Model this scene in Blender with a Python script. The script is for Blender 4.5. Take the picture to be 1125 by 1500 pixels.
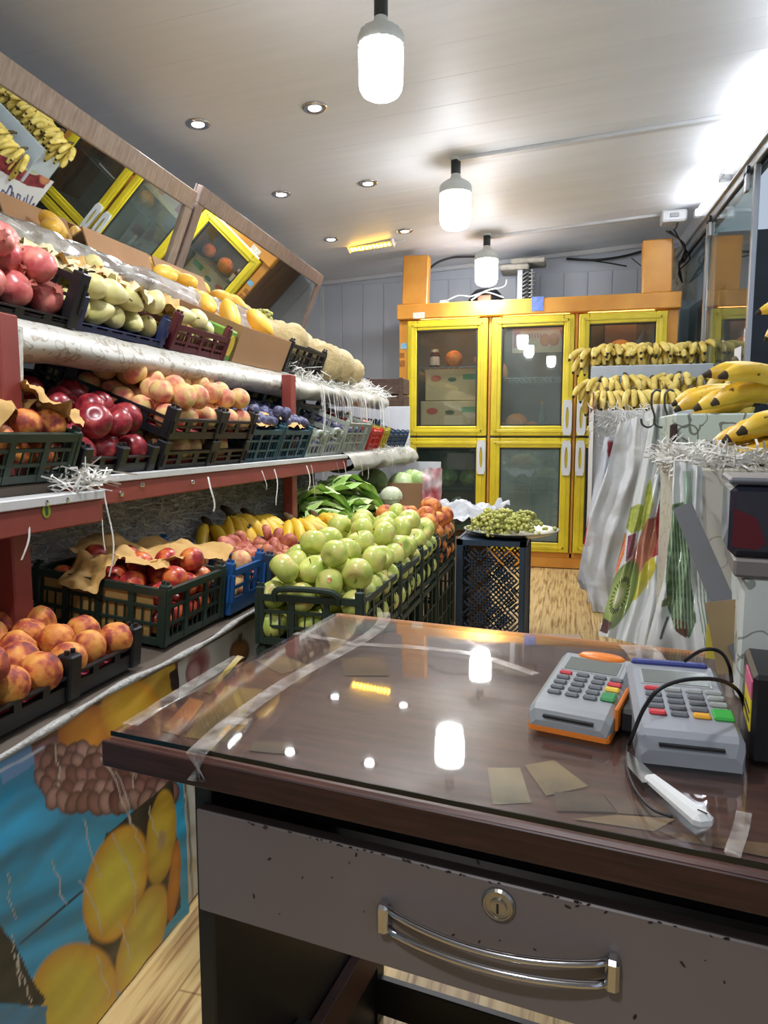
import bpy, bmesh, math, random
import numpy as np
from mathutils import Matrix, Vector, Euler, noise
for o in list(bpy.data.objects): bpy.data.objects.remove(o, do_unlink=True)
scene = bpy.context.scene
COL = scene.collection
R = math.radians
random.seed(7); np.random.seed(7)

# ---------------------------------------------------------------- camera (calibrated on a 1125x1500 frame)
F_PX, CAM_H = 1030.0, 1.06
CAM_YAW, CAM_PITCH = math.atan((837 - 562.5) / F_PX * math.cos(math.atan(113 / F_PX))), math.atan(113 / F_PX)
cd = bpy.data.cameras.new('camera'); cam = bpy.data.objects.new('camera', cd); COL.objects.link(cam)
cd.sensor_fit = 'VERTICAL'; cd.sensor_height = 36.0; cd.lens = 36.0 * F_PX / 1500.0
cd.clip_start = 0.02; cd.clip_end = 60
cam.location = (0, 0, CAM_H)
cam.rotation_euler = (math.pi / 2 - CAM_PITCH, 0, CAM_YAW)
scene.camera = cam
CM = np.array(Euler(cam.rotation_euler).to_matrix())
def ray(px, py): return CM @ np.array([(px - 562.5) / F_PX, -(py - 750) / F_PX, -1.0])
def P(px, py, x=None, y=None, z=None):
    """a pixel gives a direction; the plane it touches gives the distance"""
    r = ray(px, py)
    if x is not None: t = x / r[0]
    elif y is not None: t = y / r[1]
    else: t = (z - CAM_H) / r[2]
    return Vector((r[0] * t, r[1] * t, CAM_H + r[2] * t))
def proj(pts):
    c = (np.asarray(pts) - np.array([0, 0, CAM_H])) @ CM
    return np.stack([562.5 + F_PX * c[:, 0] / -c[:, 2], 750 - F_PX * c[:, 1] / -c[:, 2]], 1)

# ---------------------------------------------------------------- world, exposure
w = bpy.data.worlds.new('night'); scene.world = w; w.use_nodes = True
w.node_tree.nodes['Background'].inputs[0].default_value = (0.5, 0.58, 0.7, 1)
w.node_tree.nodes['Background'].inputs[1].default_value = 0.42
scene.view_settings.view_transform = 'Standard'; scene.view_settings.look = 'None'
scene.view_settings.gamma = 1.0; scene.view_settings.use_curve_mapping = False
scene.view_settings.exposure = 1.15
BULB_W, BULB_P, TUBE_W, SPOT_W, SPOT_P, YEL_W = 13.0, 6.2, 15.0, 22.0, 1.2, 9.0

# ---------------------------------------------------------------- materials
def lin(c):
    if isinstance(c, str): c = tuple(int(c[i:i + 2], 16) for i in (0, 2, 4))
    f = lambda v: v / 12.92 if v <= .04045 else ((v + .055) / 1.055) ** 2.4
    return tuple(f(v / 255.0) for v in c) + (1.0,)
MATS = {}
def newmat(name):
    m = bpy.data.materials.new(name); m.use_nodes = True
    return m, m.node_tree, m.node_tree.nodes['Principled BSDF']
def N(nt, t, **kw):
    n = nt.nodes.new(t)
    for k, v in kw.items(): setattr(n, k, v)
    return n
def mat(name, col, rough=.5, metal=0., var=.0, scale=20., bump=0., col2=None, coat=0., stretch=None, bscale=None, spec=.5, trans=0.):
    """plain procedural material: colour noise between col and col2, optional bump"""
    if name in MATS: return MATS[name]
    m, nt, b = newmat(name)
    c = lin(col)
    b.inputs['Base Color'].default_value = c
    b.inputs['Roughness'].default_value = rough; b.inputs['Metallic'].default_value = metal
    b.inputs['Specular IOR Level'].default_value = spec
    b.inputs['Coat Weight'].default_value = coat
    if trans: b.inputs['Transmission Weight'].default_value = trans
    tc = N(nt, 'ShaderNodeTexCoord'); mp = N(nt, 'ShaderNodeMapping'); nt.links.new(tc.outputs['Object'], mp.inputs[0])
    if stretch: mp.inputs['Scale'].default_value = stretch
    if var or col2:
        c2 = lin(col2) if col2 else tuple(v * (1 - var) for v in c[:3]) + (1,)
        nz = N(nt, 'ShaderNodeTexNoise'); nz.inputs['Scale'].default_value = scale; nz.inputs['Detail'].default_value = 5
        nt.links.new(mp.outputs[0], nz.inputs['Vector'])
        rp = N(nt, 'ShaderNodeValToRGB'); rp.color_ramp.elements[0].position = .35; rp.color_ramp.elements[1].position = .68
        rp.color_ramp.elements[0].color = c; rp.color_ramp.elements[1].color = c2
        nt.links.new(nz.outputs['Fac'], rp.inputs[0]); nt.links.new(rp.outputs[0], b.inputs['Base Color'])
    if bump:
        nb = N(nt, 'ShaderNodeTexNoise'); nb.inputs['Scale'].default_value = bscale or scale * 3; nb.inputs['Detail'].default_value = 4
        nt.links.new(mp.outputs[0], nb.inputs['Vector'])
        bp = N(nt, 'ShaderNodeBump'); bp.inputs['Strength'].default_value = bump; bp.inputs['Distance'].default_value = .01
        nt.links.new(nb.outputs['Fac'], bp.inputs['Height']); nt.links.new(bp.outputs[0], b.inputs['Normal'])
    MATS[name] = m; return m
def fruit(name, stops, scale=9., rough=.4, bump=.05, speck=None, unit=False):
    """skin: blotches of noise shifted per fruit, ramp over stops [(pos,col)], optional fine specks"""
    if name in MATS: return MATS[name]
    if unit: scale *= .11; speck = (speck[0], 22) if speck else None
    m, nt, b = newmat(name)
    tc = N(nt, 'ShaderNodeTexCoord'); oi = N(nt, 'ShaderNodeObjectInfo')
    mul = N(nt, 'ShaderNodeVectorMath', operation='MULTIPLY_ADD'); cmb = N(nt, 'ShaderNodeCombineXYZ')
    k = N(nt, 'ShaderNodeMath', operation='MULTIPLY'); k.inputs[1].default_value = 37.
    nt.links.new(oi.outputs['Random'], k.inputs[0])
    for i in range(3): nt.links.new(k.outputs[0], cmb.inputs[i])
    mul.inputs[1].default_value = (1, 1, 1)
    nt.links.new(tc.outputs['Object'], mul.inputs[0]); nt.links.new(cmb.outputs[0], mul.inputs[2])
    nz = N(nt, 'ShaderNodeTexNoise'); nz.inputs['Scale'].default_value = scale; nz.inputs['Detail'].default_value = 3
    nt.links.new(mul.outputs[0], nz.inputs['Vector'])
    rp = N(nt, 'ShaderNodeValToRGB'); el = rp.color_ramp.elements
    while len(el) < len(stops): el.new(.5)
    for e, (p, c) in zip(el, stops): e.position = p; e.color = lin(c)
    nt.links.new(nz.outputs['Fac'], rp.inputs[0])
    out = rp.outputs[0]
    if speck:
        v = N(nt, 'ShaderNodeTexNoise'); v.inputs['Scale'].default_value = 260 if len(speck) < 2 else speck[1]
        nt.links.new(mul.outputs[0], v.inputs['Vector'])
        r2 = N(nt, 'ShaderNodeValToRGB'); r2.color_ramp.elements[0].position = .66; r2.color_ramp.elements[1].position = .72
        r2.color_ramp.elements[0].color = (0, 0, 0, 1)
        nt.links.new(v.outputs['Fac'], r2.inputs[0])
        mx = N(nt, 'ShaderNodeMix', data_type='RGBA'); mx.inputs[7].default_value = lin(speck[0])
        nt.links.new(r2.outputs[0], mx.inputs[0]); nt.links.new(out, mx.inputs[6]); out = mx.outputs[2]
    nt.links.new(out, b.inputs['Base Color'])
    b.inputs['Roughness'].default_value = rough
    bp = N(nt, 'ShaderNodeBump'); bp.inputs['Strength'].default_value = bump; bp.inputs['Distance'].default_value = .1 if unit else .004
    n2 = N(nt, 'ShaderNodeTexNoise'); n2.inputs['Scale'].default_value = 14 if unit else 140; nt.links.new(mul.outputs[0], n2.inputs['Vector'])
    nt.links.new(n2.outputs['Fac'], bp.inputs['Height']); nt.links.new(bp.outputs[0], b.inputs['Normal'])
    MATS[name] = m; return m
def emis(name, col, s):
    m, nt, b = newmat(name)
    b.inputs['Base Color'].default_value = (1, 1, 1, 1)
    b.inputs['Emission Color'].default_value = lin(col); b.inputs['Emission Strength'].default_value = s
    MATS[name] = m; return m
def glass(name, tint=(235, 245, 240), gloss=.0, fog=0., fogcol=(200, 210, 205), scale=3., rough=.02, fresnel=1.45, lo=.4, hi=.7):
    """thin pane: clear, mirrors by fresnel, with a patchy film of grease or fog"""
    m, nt, b = newmat(name); nt.nodes.remove(b)
    out = nt.nodes['Material Output']
    tr = N(nt, 'ShaderNodeBsdfTransparent'); tr.inputs[0].default_value = lin(tint)
    gl = N(nt, 'ShaderNodeBsdfGlossy'); gl.inputs['Roughness'].default_value = rough
    ge = N(nt, 'ShaderNodeNewGeometry'); dt = N(nt, 'ShaderNodeVectorMath', operation='DOT_PRODUCT')
    nt.links.new(ge.outputs['Normal'], dt.inputs[0]); nt.links.new(ge.outputs['Incoming'], dt.inputs[1])
    ab = N(nt, 'ShaderNodeMath', operation='ABSOLUTE'); nt.links.new(dt.outputs['Value'], ab.inputs[0])
    om = N(nt, 'ShaderNodeMath', operation='SUBTRACT'); om.inputs[0].default_value = 1.; nt.links.new(ab.outputs[0], om.inputs[1])
    pw = N(nt, 'ShaderNodeMath', operation='POWER'); pw.inputs[1].default_value = 5.; nt.links.new(om.outputs[0], pw.inputs[0])
    f0 = ((fresnel - 1) / (fresnel + 1)) ** 2
    ad = N(nt, 'ShaderNodeMath', operation='MULTIPLY_ADD', use_clamp=True); ad.inputs[1].default_value = 1 - f0; ad.inputs[2].default_value = f0 + gloss
    nt.links.new(pw.outputs[0], ad.inputs[0])
    mx = N(nt, 'ShaderNodeMixShader'); nt.links.new(ad.outputs[0], mx.inputs[0])
    src = tr.outputs[0]
    if fog:
        df = N(nt, 'ShaderNodeBsdfDiffuse'); df.inputs[0].default_value = lin(fogcol)
        tc = N(nt, 'ShaderNodeTexCoord'); nz = N(nt, 'ShaderNodeTexNoise'); nz.inputs['Scale'].default_value = scale; nz.inputs['Detail'].default_value = 6
        nt.links.new(tc.outputs['Object'], nz.inputs['Vector'])
        mr = N(nt, 'ShaderNodeMapRange'); mr.inputs[1].default_value = lo; mr.inputs[2].default_value = hi
        mr.inputs[3].default_value = fog * .35; mr.inputs[4].default_value = fog
        nt.links.new(nz.outputs['Fac'], mr.inputs[0])
        m2 = N(nt, 'ShaderNodeMixShader'); nt.links.new(mr.outputs[0], m2.inputs[0])
        nt.links.new(tr.outputs[0], m2.inputs[1]); nt.links.new(df.outputs[0], m2.inputs[2]); src = m2.outputs[0]
    nt.links.new(src, mx.inputs[1]); nt.links.new(gl.outputs[0], mx.inputs[2])
    nt.links.new(mx.outputs[0], out.inputs[0])
    MATS[name] = m; return m
def printed(name, rough=.35, coat=.2, bump=0., alpha=None):
    """flat print carried by the mesh's colour attribute 'print'"""
    m, nt, b = newmat(name)
    a = N(nt, 'ShaderNodeVertexColor', layer_name='print'); nt.links.new(a.outputs[0], b.inputs['Base Color'])
    b.inputs['Roughness'].default_value = rough; b.inputs['Coat Weight'].default_value = coat
    if bump:
        tc = N(nt, 'ShaderNodeTexCoord'); nb = N(nt, 'ShaderNodeTexNoise'); nb.inputs['Scale'].default_value = 14; nb.inputs['Detail'].default_value = 3
        nt.links.new(tc.outputs['Object'], nb.inputs['Vector'])
        bp = N(nt, 'ShaderNodeBump'); bp.inputs['Strength'].default_value = bump; bp.inputs['Distance'].default_value = .02
        nt.links.new(nb.outputs['Fac'], bp.inputs['Height']); nt.links.new(bp.outputs[0], b.inputs['Normal'])
    MATS[name] = m; return m
def wood(name, c1, c2, scale=(2, 2, 30), rough=.35, coat=0., bands=6.):
    m, nt, b = newmat(name)
    tc = N(nt, 'ShaderNodeTexCoord'); mp = N(nt, 'ShaderNodeMapping'); mp.inputs['Scale'].default_value = scale
    nt.links.new(tc.outputs['Object'], mp.inputs[0])
    nz = N(nt, 'ShaderNodeTexNoise'); nz.inputs['Scale'].default_value = bands; nz.inputs['Detail'].default_value = 6; nz.inputs['Distortion'].default_value = .6
    nt.links.new(mp.outputs[0], nz.inputs['Vector'])
    rp = N(nt, 'ShaderNodeValToRGB'); rp.color_ramp.elements[0].color = lin(c1); rp.color_ramp.elements[1].color = lin(c2)
    rp.color_ramp.elements[0].position = .36; rp.color_ramp.elements[1].position = .66
    nt.links.new(nz.outputs['Fac'], rp.inputs[0]); nt.links.new(rp.outputs[0], b.inputs['Base Color'])
    b.inputs['Roughness'].default_value = rough; b.inputs['Coat Weight'].default_value = coat
    MATS[name] = m; return m
def rings(name, base, ink, scale=9., rough=.3, width=.05, ring=.33, soft=.02):
    """contact paper with scattered ring strokes"""
    m, nt, b = newmat(name)
    tc = N(nt, 'ShaderNodeTexCoord'); last = None
    for i, sc in enumerate((scale, scale * 1.37)):
        mp = N(nt, 'ShaderNodeMapping'); mp.inputs['Location'].default_value = (i * 3.3, i * 1.7, i * .9)
        nt.links.new(tc.outputs['Object'], mp.inputs[0])
        nz = N(nt, 'ShaderNodeTexNoise'); nz.inputs['Scale'].default_value = sc * .8; nt.links.new(mp.outputs[0], nz.inputs['Vector'])
        ad = N(nt, 'ShaderNodeVectorMath', operation='MULTIPLY_ADD'); ad.inputs[1].default_value = (.05, .05, .05)
        nt.links.new(nz.outputs['Color'], ad.inputs[0]); nt.links.new(mp.outputs[0], ad.inputs[2])
        v = N(nt, 'ShaderNodeTexVoronoi'); v.inputs['Scale'].default_value = sc; nt.links.new(ad.outputs[0], v.inputs['Vector'])
        s = N(nt, 'ShaderNodeMath', operation='SUBTRACT'); s.inputs[1].default_value = ring + i * .08; nt.links.new(v.outputs['Distance'], s.inputs[0])
        a = N(nt, 'ShaderNodeMath', operation='ABSOLUTE'); nt.links.new(s.outputs[0], a.inputs[0])
        mr = N(nt, 'ShaderNodeMapRange'); mr.inputs[1].default_value = width * .5; mr.inputs[2].default_value = width * .5 + soft
        mr.inputs[3].default_value = .85; mr.inputs[4].default_value = 0; nt.links.new(a.outputs[0], mr.inputs[0])
        mx = N(nt, 'ShaderNodeMix', data_type='RGBA'); mx.inputs[7].default_value = lin(ink)
        nt.links.new(mr.outputs[0], mx.inputs[0])
        if last is None: mx.inputs[6].default_value = lin(base)
        else: nt.links.new(last, mx.inputs[6])
        last = mx.outputs[2]
    nt.links.new(last, b.inputs['Base Color']); b.inputs['Roughness'].default_value = rough
    MATS[name] = m; return m

# ---------------------------------------------------------------- mesh building
class MB:
    def __init__(s): s.v = []; s.f = []; s.mi = []; s.cur = 0
    def add(s, vs, fs):
        o = len(s.v); s.v += [tuple(p) for p in vs]
        s.f += [tuple(i + o for i in f) for f in fs]; s.mi += [s.cur] * len(fs); return s
    def box(s, x0, x1, y0, y1, z0, z1, M=None, bev=0.):
        if bev > 0:
            b = min(bev, (x1 - x0) * .45, (y1 - y0) * .45, (z1 - z0) * .45); vs = []
            for sx in (0, 1):
                for sy in (0, 1):
                    for sz in (0, 1):
                        X, Y, Z = (x0, x1)[sx], (y0, y1)[sy], (z0, z1)[sz]
                        dx, dy, dz = (b, -b)[sx], (b, -b)[sy], (b, -b)[sz]
                        vs += [(X, Y + dy, Z + dz), (X + dx, Y, Z + dz), (X + dx, Y + dy, Z)]
            I = lambda a, b_, c, k: (a * 4 + b_ * 2 + c) * 3 + k
            fs = []
            for a in (0, 1):
                q = [I(a, 0, 0, 0), I(a, 1, 0, 0), I(a, 1, 1, 0), I(a, 0, 1, 0)]; fs.append(q if a else q[::-1])
                q = [I(0, a, 0, 1), I(1, a, 0, 1), I(1, a, 1, 1), I(0, a, 1, 1)]; fs.append(q[::-1] if a else q)
                q = [I(0, 0, a, 2), I(1, 0, a, 2), I(1, 1, a, 2), I(0, 1, a, 2)]; fs.append(q if a else q[::-1])
            for a in (0, 1):
                for c in (0, 1):
                    fs.append([I(a, c, 0, 0), I(a, c, 0, 1), I(a, c, 1, 1), I(a, c, 1, 0)])
                    fs.append([I(a, 0, c, 0), I(a, 0, c, 2), I(a, 1, c, 2), I(a, 1, c, 0)])
                    fs.append([I(0, a, c, 1), I(0, a, c, 2), I(1, a, c, 2), I(1, a, c, 1)])
                    for d in (0, 1): fs.append([I(a, c, d, 0), I(a, c, d, 1), I(a, c, d, 2)])
        else:
            vs = [(x0, y0, z0), (x1, y0, z0), (x1, y1, z0), (x0, y1, z0), (x0, y0, z1), (x1, y0, z1), (x1, y1, z1), (x0, y1, z1)]
            fs = [(3, 2, 1, 0), (4, 5, 6, 7), (0, 1, 5, 4), (1, 2, 6, 5), (2, 3, 7, 6), (3, 0, 4, 7)]
        if M is not None: vs = [M @ Vector(p) for p in vs]
        return s.add(vs, fs)
    def tube(s, pts, r, n=8, cap=True):
        pts = [Vector(p) for p in pts]; k = len(pts); rr = r if isinstance(r, (list, tuple)) else [r] * k
        vs = []; up = None
        for i, p in enumerate(pts):
            t = (pts[min(i + 1, k - 1)] - pts[max(i - 1, 0)])
            t = t.normalized() if t.length > 1e-9 else Vector((0, 0, 1))
            if up is None:
                up = Vector((0, 0, 1)) if abs(t.z) < .9 else Vector((1, 0, 0))
            a = up - t * up.dot(t)
            if a.length < 1e-6: a = t.orthogonal()
            a.normalize(); up = a; c = t.cross(a)
            for j in range(n):
                q = 2 * math.pi * j / n; vs.append(p + (a * math.cos(q) + c * math.sin(q)) * rr[i])
        fs = [(i * n + j, i * n + (j + 1) % n, (i + 1) * n + (j + 1) % n, (i + 1) * n + j) for i in range(k - 1) for j in range(n)]
        if cap: fs += [tuple(range(n))[::-1], tuple((k - 1) * n + j for j in range(n))]
        return s.add(vs, fs)
    def lathe(s, prof, n=24, M=None, fn=None):
        """prof [(r,z)] bottom to top; fn(theta)->radius factor"""
        vs = []; k = len(prof)
        for r, z in prof:
            for j in range(n):
                q = 2 * math.pi * j / n; g = fn(q, z) if fn else 1.
                vs.append((r * g * math.cos(q), r * g * math.sin(q), z))
        fs = [(i * n + j, i * n + (j + 1) % n, (i + 1) * n + (j + 1) % n, (i + 1) * n + j) for i in range(k - 1) for j in range(n)]
        if prof[0][0] > 1e-6: fs.append(tuple(range(n))[::-1])
        if prof[-1][0] > 1e-6: fs.append(tuple((k - 1) * n + j for j in range(n)))
        if M is not None: vs = [M @ Vector(p) for p in vs]
        return s.add(vs, fs)
    def grid(s, fn, nu, nv, closed=False):
        vs = [fn(i / nu, j / nv) for j in range(nv + 1) for i in range(nu + 1)]
        fs = [(j * (nu + 1) + i, j * (nu + 1) + i + 1, (j + 1) * (nu + 1) + i + 1, (j + 1) * (nu + 1) + i) for j in range(nv) for i in range(nu)]
        return s.add(vs, fs)
    def prism(s, poly, z0, z1, M=None):
        n = len(poly); vs = [(x, y, z0) for x, y in poly] + [(x, y, z1) for x, y in poly]
        fs = [tuple(range(n))[::-1], tuple(range(n, 2 * n))] + [(i, (i + 1) % n, n + (i + 1) % n, n + i) for i in range(n)]
        if M is not None: vs = [M @ Vector(p) for p in vs]
        return s.add(vs, fs)
    def mesh(s, name, mats, smooth=False, colors=None):
        me = bpy.data.meshes.new(name); me.from_pydata(s.v, [], s.f)
        for m in (mats if isinstance(mats, (list, tuple)) else [mats]): me.materials.append(m)
        if any(s.mi): me.polygons.foreach_set('material_index', s.mi)
        if smooth: me.polygons.foreach_set('use_smooth', [True] * len(s.f))
        if colors is not None:
            ca = me.color_attributes.new('print', 'FLOAT_COLOR', 'POINT')
            ca.data.foreach_set('color', np.asarray(colors, dtype=np.float32).ravel())
        me.update(); return me
    def build(s, name, mats, parent=None, smooth=False, colors=None, loc=None, rot=None):
        return link(name, s.mesh(name, mats, smooth, colors), parent, loc, rot)
def link(name, me, parent=None, loc=None, rot=None):
    o = bpy.data.objects.new(name, me); COL.objects.link(o)
    if parent is not None: o.parent = parent
    if loc is not None: o.location = loc
    if rot is not None: o.rotation_euler = rot
    return o
def tag(o, label, cat=None, group=None, kind=None):
    if label: o['label'] = label
    if cat: o['category'] = cat
    if group: o['group'] = group
    if kind: o['kind'] = kind
    return o
def thing(name, label, cat, M=None, group=None):
    o = bpy.data.objects.new(name, None); COL.objects.link(o); o.empty_display_size = .05
    if M is not None: o.matrix_world = M
    return tag(o, label, cat, group)
def struct(name, mb, m, parent=None, label=None, **kw):
    o = mb.build(name, m, parent, **kw)
    if parent is None: o['kind'] = 'structure'
    if label: o['label'] = label
    return o
def T(x=0, y=0, z=0, rz=0, ry=0, rx=0):
    return Matrix.Translation((x, y, z)) @ Matrix.Rotation(rz, 4, 'Z') @ Matrix.Rotation(ry, 4, 'Y') @ Matrix.Rotation(rx, 4, 'X')
def rot_any(): return Euler((random.uniform(0, 6.28), random.uniform(0, 6.28), random.uniform(0, 6.28))).to_matrix().to_4x4()
def pull(pts, k=6):
    """smooth polyline through points"""
    pts = [Vector(p) for p in pts]; out = []
    for i in range(len(pts) - 1):
        a, b, c, d = pts[max(i - 1, 0)], pts[i], pts[i + 1], pts[min(i + 2, len(pts) - 1)]
        for j in range(k):
            t = j / k
            out.append(.5 * ((2 * b) + (c - a) * t + (2 * a - 5 * b + 4 * c - d) * t * t + (3 * b - a - 3 * c + d) * t ** 3))
    return out + [pts[-1]]
# ---- flat print painter (colours of a printed sheet) ------------------------------------------------
def fbm(pts, sc, seed=0):
    return np.array([noise.noise(Vector((p[0] * sc + seed, p[1] * sc + seed * 1.3, seed * .7))) for p in pts])
def paint(uv, base, shapes):
    """uv (n,2) drawing coordinates; shapes drawn in order: e ellipse, p polygon, s stroke"""
    n = len(uv); c = np.tile(np.array(lin(base)), (n, 1)) if not isinstance(base, np.ndarray) else base
    for sh in shapes:
        k = sh[0]
        if k == 'e':
            _, cx, cy, rx, ry, ang, c1, c2 = sh
            a = R(ang); dx, dy = uv[:, 0] - cx, uv[:, 1] - cy
            u = (dx * math.cos(a) + dy * math.sin(a)) / rx; v = (-dx * math.sin(a) + dy * math.cos(a)) / ry
            d = np.sqrt(u * u + v * v); msk = np.clip((1.04 - d) / .08, 0, 1)[:, None]
            t = np.clip((d - .35) / .65, 0, 1)[:, None] ** 1.5
            colr = np.array(lin(c1)) * (1 - t) + np.array(lin(c2)) * t
        elif k == 'p':
            _, poly, c1 = sh[:3]; amp = sh[3] if len(sh) > 3 else .0; c2 = sh[4] if len(sh) > 4 else c1
            ins = np.zeros(n, bool); m = len(poly)
            for i in range(m):
                (x0, y0), (x1, y1) = poly[i], poly[(i + 1) % m]
                if y0 == y1: continue
                cr = ((y0 > uv[:, 1]) != (y1 > uv[:, 1])) & (uv[:, 0] < (x1 - x0) * (uv[:, 1] - y0) / (y1 - y0) + x0)
                ins ^= cr
            msk = ins.astype(float)[:, None]
            if amp:
                t = np.clip(.5 + fbm(uv, amp, 3.), 0, 1)[:, None]
                colr = np.array(lin(c1)) * (1 - t) + np.array(lin(c2)) * t
            else: colr = np.array(lin(c1))[None]
        else:
            _, pts, wd, c1 = sh; d = np.full(n, 1e9)
            for (x0, y0), (x1, y1) in zip(pts[:-1], pts[1:]):
                ex, ey = x1 - x0, y1 - y0; L = ex * ex + ey * ey + 1e-12
                t = np.clip(((uv[:, 0] - x0) * ex + (uv[:, 1] - y0) * ey) / L, 0, 1)
                d = np.minimum(d, np.hypot(uv[:, 0] - x0 - t * ex, uv[:, 1] - y0 - t * ey))
            msk = np.clip((wd - d) / (wd * .4) + .5, 0, 1)[:, None]; colr = np.array(lin(c1))[None]
        c = c * (1 - msk) + colr * msk
    c[:, 3] = 1; return c
# ================================================================ the room
def ceil_z(x): return 2.61 + .055 * x
XL, YB, YF = -2.30, 6.40, -1.60
def xr(y): return .90 - .0375 * (y - 4.0)          # glazed side of the shop
M_CEIL = mat('pvc_ceiling', (224, 227, 231), .5, var=.05, scale=2.5, stretch=(.4, 6, 1), bump=.04, bscale=8)
M_WALL = mat('wall_panel_paint', (190, 197, 206), .38, var=.08, scale=3)
M_DARKWALL = mat('wall_dark', (70, 72, 76), .8, var=.15, scale=4)
# floor: printed vinyl, straw coloured wood with darker grain
m, nt, b = newmat('vinyl_floor')
tc = N(nt, 'ShaderNodeTexCoord'); mp = N(nt, 'ShaderNodeMapping'); mp.inputs['Scale'].default_value = (16, .9, 1); nt.links.new(tc.outputs['Object'], mp.inputs[0])
nz = N(nt, 'ShaderNodeTexNoise'); nz.inputs['Scale'].default_value = 4; nz.inputs['Detail'].default_value = 8; nz.inputs['Distortion'].default_value = .25; nt.links.new(mp.outputs[0], nz.inputs['Vector'])
rp = N(nt, 'ShaderNodeValToRGB'); e = rp.color_ramp.elements; e.new(.5); e[0].position, e[1].position, e[2].position = .34, .5, .7
e[0].color, e[1].color, e[2].color = lin((150, 112, 72)), lin((205, 175, 118)), lin((219, 194, 140)); nt.links.new(nz.outputs['Fac'], rp.inputs[0])
br = N(nt, 'ShaderNodeTexBrick'); mp2 = N(nt, 'ShaderNodeMapping'); mp2.inputs['Rotation'].default_value = (0, 0, math.pi / 2); nt.links.new(tc.outputs['Object'], mp2.inputs[0]); nt.links.new(mp2.outputs[0], br.inputs['Vector'])
br.inputs['Color1'].default_value = (1, 1, 1, 1); br.inputs['Color2'].default_value = (.86, .84, .82, 1); br.inputs['Mortar'].default_value = (.55, .5, .45, 1)
br.inputs['Scale'].default_value = 1; br.inputs['Brick Width'].default_value = 1.1; br.inputs['Row Height'].default_value = .14; br.inputs['Mortar Size'].default_value = .0025
mx = N(nt, 'ShaderNodeMix', data_type='RGBA', blend_type='MULTIPLY'); mx.inputs[0].default_value = 1; nt.links.new(rp.outputs[0], mx.inputs[6]); nt.links.new(br.outputs[0], mx.inputs[7])
wn = N(nt, 'ShaderNodeTexNoise'); wn.inputs['Scale'].default_value = 1.7; wn.inputs['Detail'].default_value = 9; nt.links.new(tc.outputs['Object'], wn.inputs['Vector'])
wr = N(nt, 'ShaderNodeValToRGB'); wr.color_ramp.elements[0].position = .6; wr.color_ramp.elements[1].position = .75; wr.color_ramp.elements[0].color = (0, 0, 0, 1); wr.color_ramp.elements[1].color = (.5, .5, .5, 1)
nt.links.new(wn.outputs['Fac'], wr.inputs[0]); m3 = N(nt, 'ShaderNodeMix', data_type='RGBA'); m3.inputs[7].default_value = lin((140, 100, 75)); nt.links.new(wr.outputs[0], m3.inputs[0]); nt.links.new(mx.outputs[2], m3.inputs[6])
nt.links.new(m3.outputs[2], b.inputs['Base Color']); b.inputs['Roughness'].default_value = .42
M_FLOOR = m
struct('floor', MB().box(XL, 1.0, YF, YB, -.05, 0), M_FLOOR)
M_PAVE = mat('pavement', (84, 82, 80), .9, var=.25, scale=8, bump=.2)
struct('floor_outside', MB().box(1.0, 5.0, YF - 1, 8.5, -.15, -.02), M_PAVE)
struct('wall_street', MB().box(1.0, 5.0, 8.4, 8.5, -.02, 3.2), M_DARKWALL)
struct('wall_outside', MB().box(4.9, 5.0, YF - 1, 8.5, -.02, 3.2), M_DARKWALL)
# ceiling of long pvc boards running across the shop
ce = struct('ceiling', MB().add([(XL - .02, YF, ceil_z(XL) + .012), (1.05, YF, ceil_z(1.05) + .012), (1.05, YB, ceil_z(1.05) + .012), (XL - .02, YB, ceil_z(XL) + .012),
    (XL - .02, YF, ceil_z(XL) + .06), (1.05, YF, ceil_z(1.05) + .06), (1.05, YB, ceil_z(1.05) + .06), (XL - .02, YB, ceil_z(XL) + .06)],
    [(0, 1, 2, 3), (7, 6, 5, 4), (0, 4, 5, 1), (1, 5, 6, 2), (2, 6, 7, 3), (3, 7, 4, 0)]), M_CEIL)
bw = .25; y = YF; bm = None
ang = math.atan(.055)
while y < YB - .01:
    w_ = min(bw, YB - y)
    if bm is None:
        bm = MB().box(0, (1.03 - XL) / math.cos(ang), .0004, w_ - .0004, 0, .011, bev=.0008).mesh('ceiling_board', M_CEIL)
    link('ceiling_board', bm, ce, (XL, y, ceil_z(XL)), (0, -ang, 0)); y += bw
# walls
struct('wall_left', MB().box(XL - .08, XL, YF, YB, 0, 2.52), M_WALL)
wb = struct('wall_back', MB().box(XL - .08, 1.0, YB, YB + .08, 0, 2.7), M_WALL)
x = XL
pm_ = MB().box(0, .196, -.008, 0, 0, 2.44, bev=.004).mesh('wall_panel', M_WALL)
while x < .85:
    link('wall_panel', pm_, wb, (x + .002, YB, .0)); x += .2
struct('wall_front', MB().box(XL - .08, 1.0, YF - .08, YF, 0, 2.7), mat('wall_front_paint', (150, 150, 148), .7, var=.1, scale=3))
M_TRIM = mat('white_trim', (205, 207, 208), .4, var=.06, scale=6)
t1 = MB(); t1.add([(XL, YB - .03, ceil_z(XL) - .035), (1.0, YB - .03, ceil_z(1.) - .035), (1.0, YB - .008, ceil_z(1.) - .035), (XL, YB - .008, ceil_z(XL) - .035),
    (XL, YB - .03, ceil_z(XL) - .002), (1.0, YB - .03, ceil_z(1.) - .002), (1.0, YB - .008, ceil_z(1.) - .002), (XL, YB - .008, ceil_z(XL) - .002)],
    [(3, 2, 1, 0), (4, 5, 6, 7), (0, 1, 5, 4), (1, 2, 6, 5), (2, 3, 7, 6), (3, 0, 4, 7)])
struct('trim_1', t1, M_TRIM)
struct('trim_2', MB().box(XL, XL + .025, YB - .035, YB - .008, 0, 2.44), M_TRIM)
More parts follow.
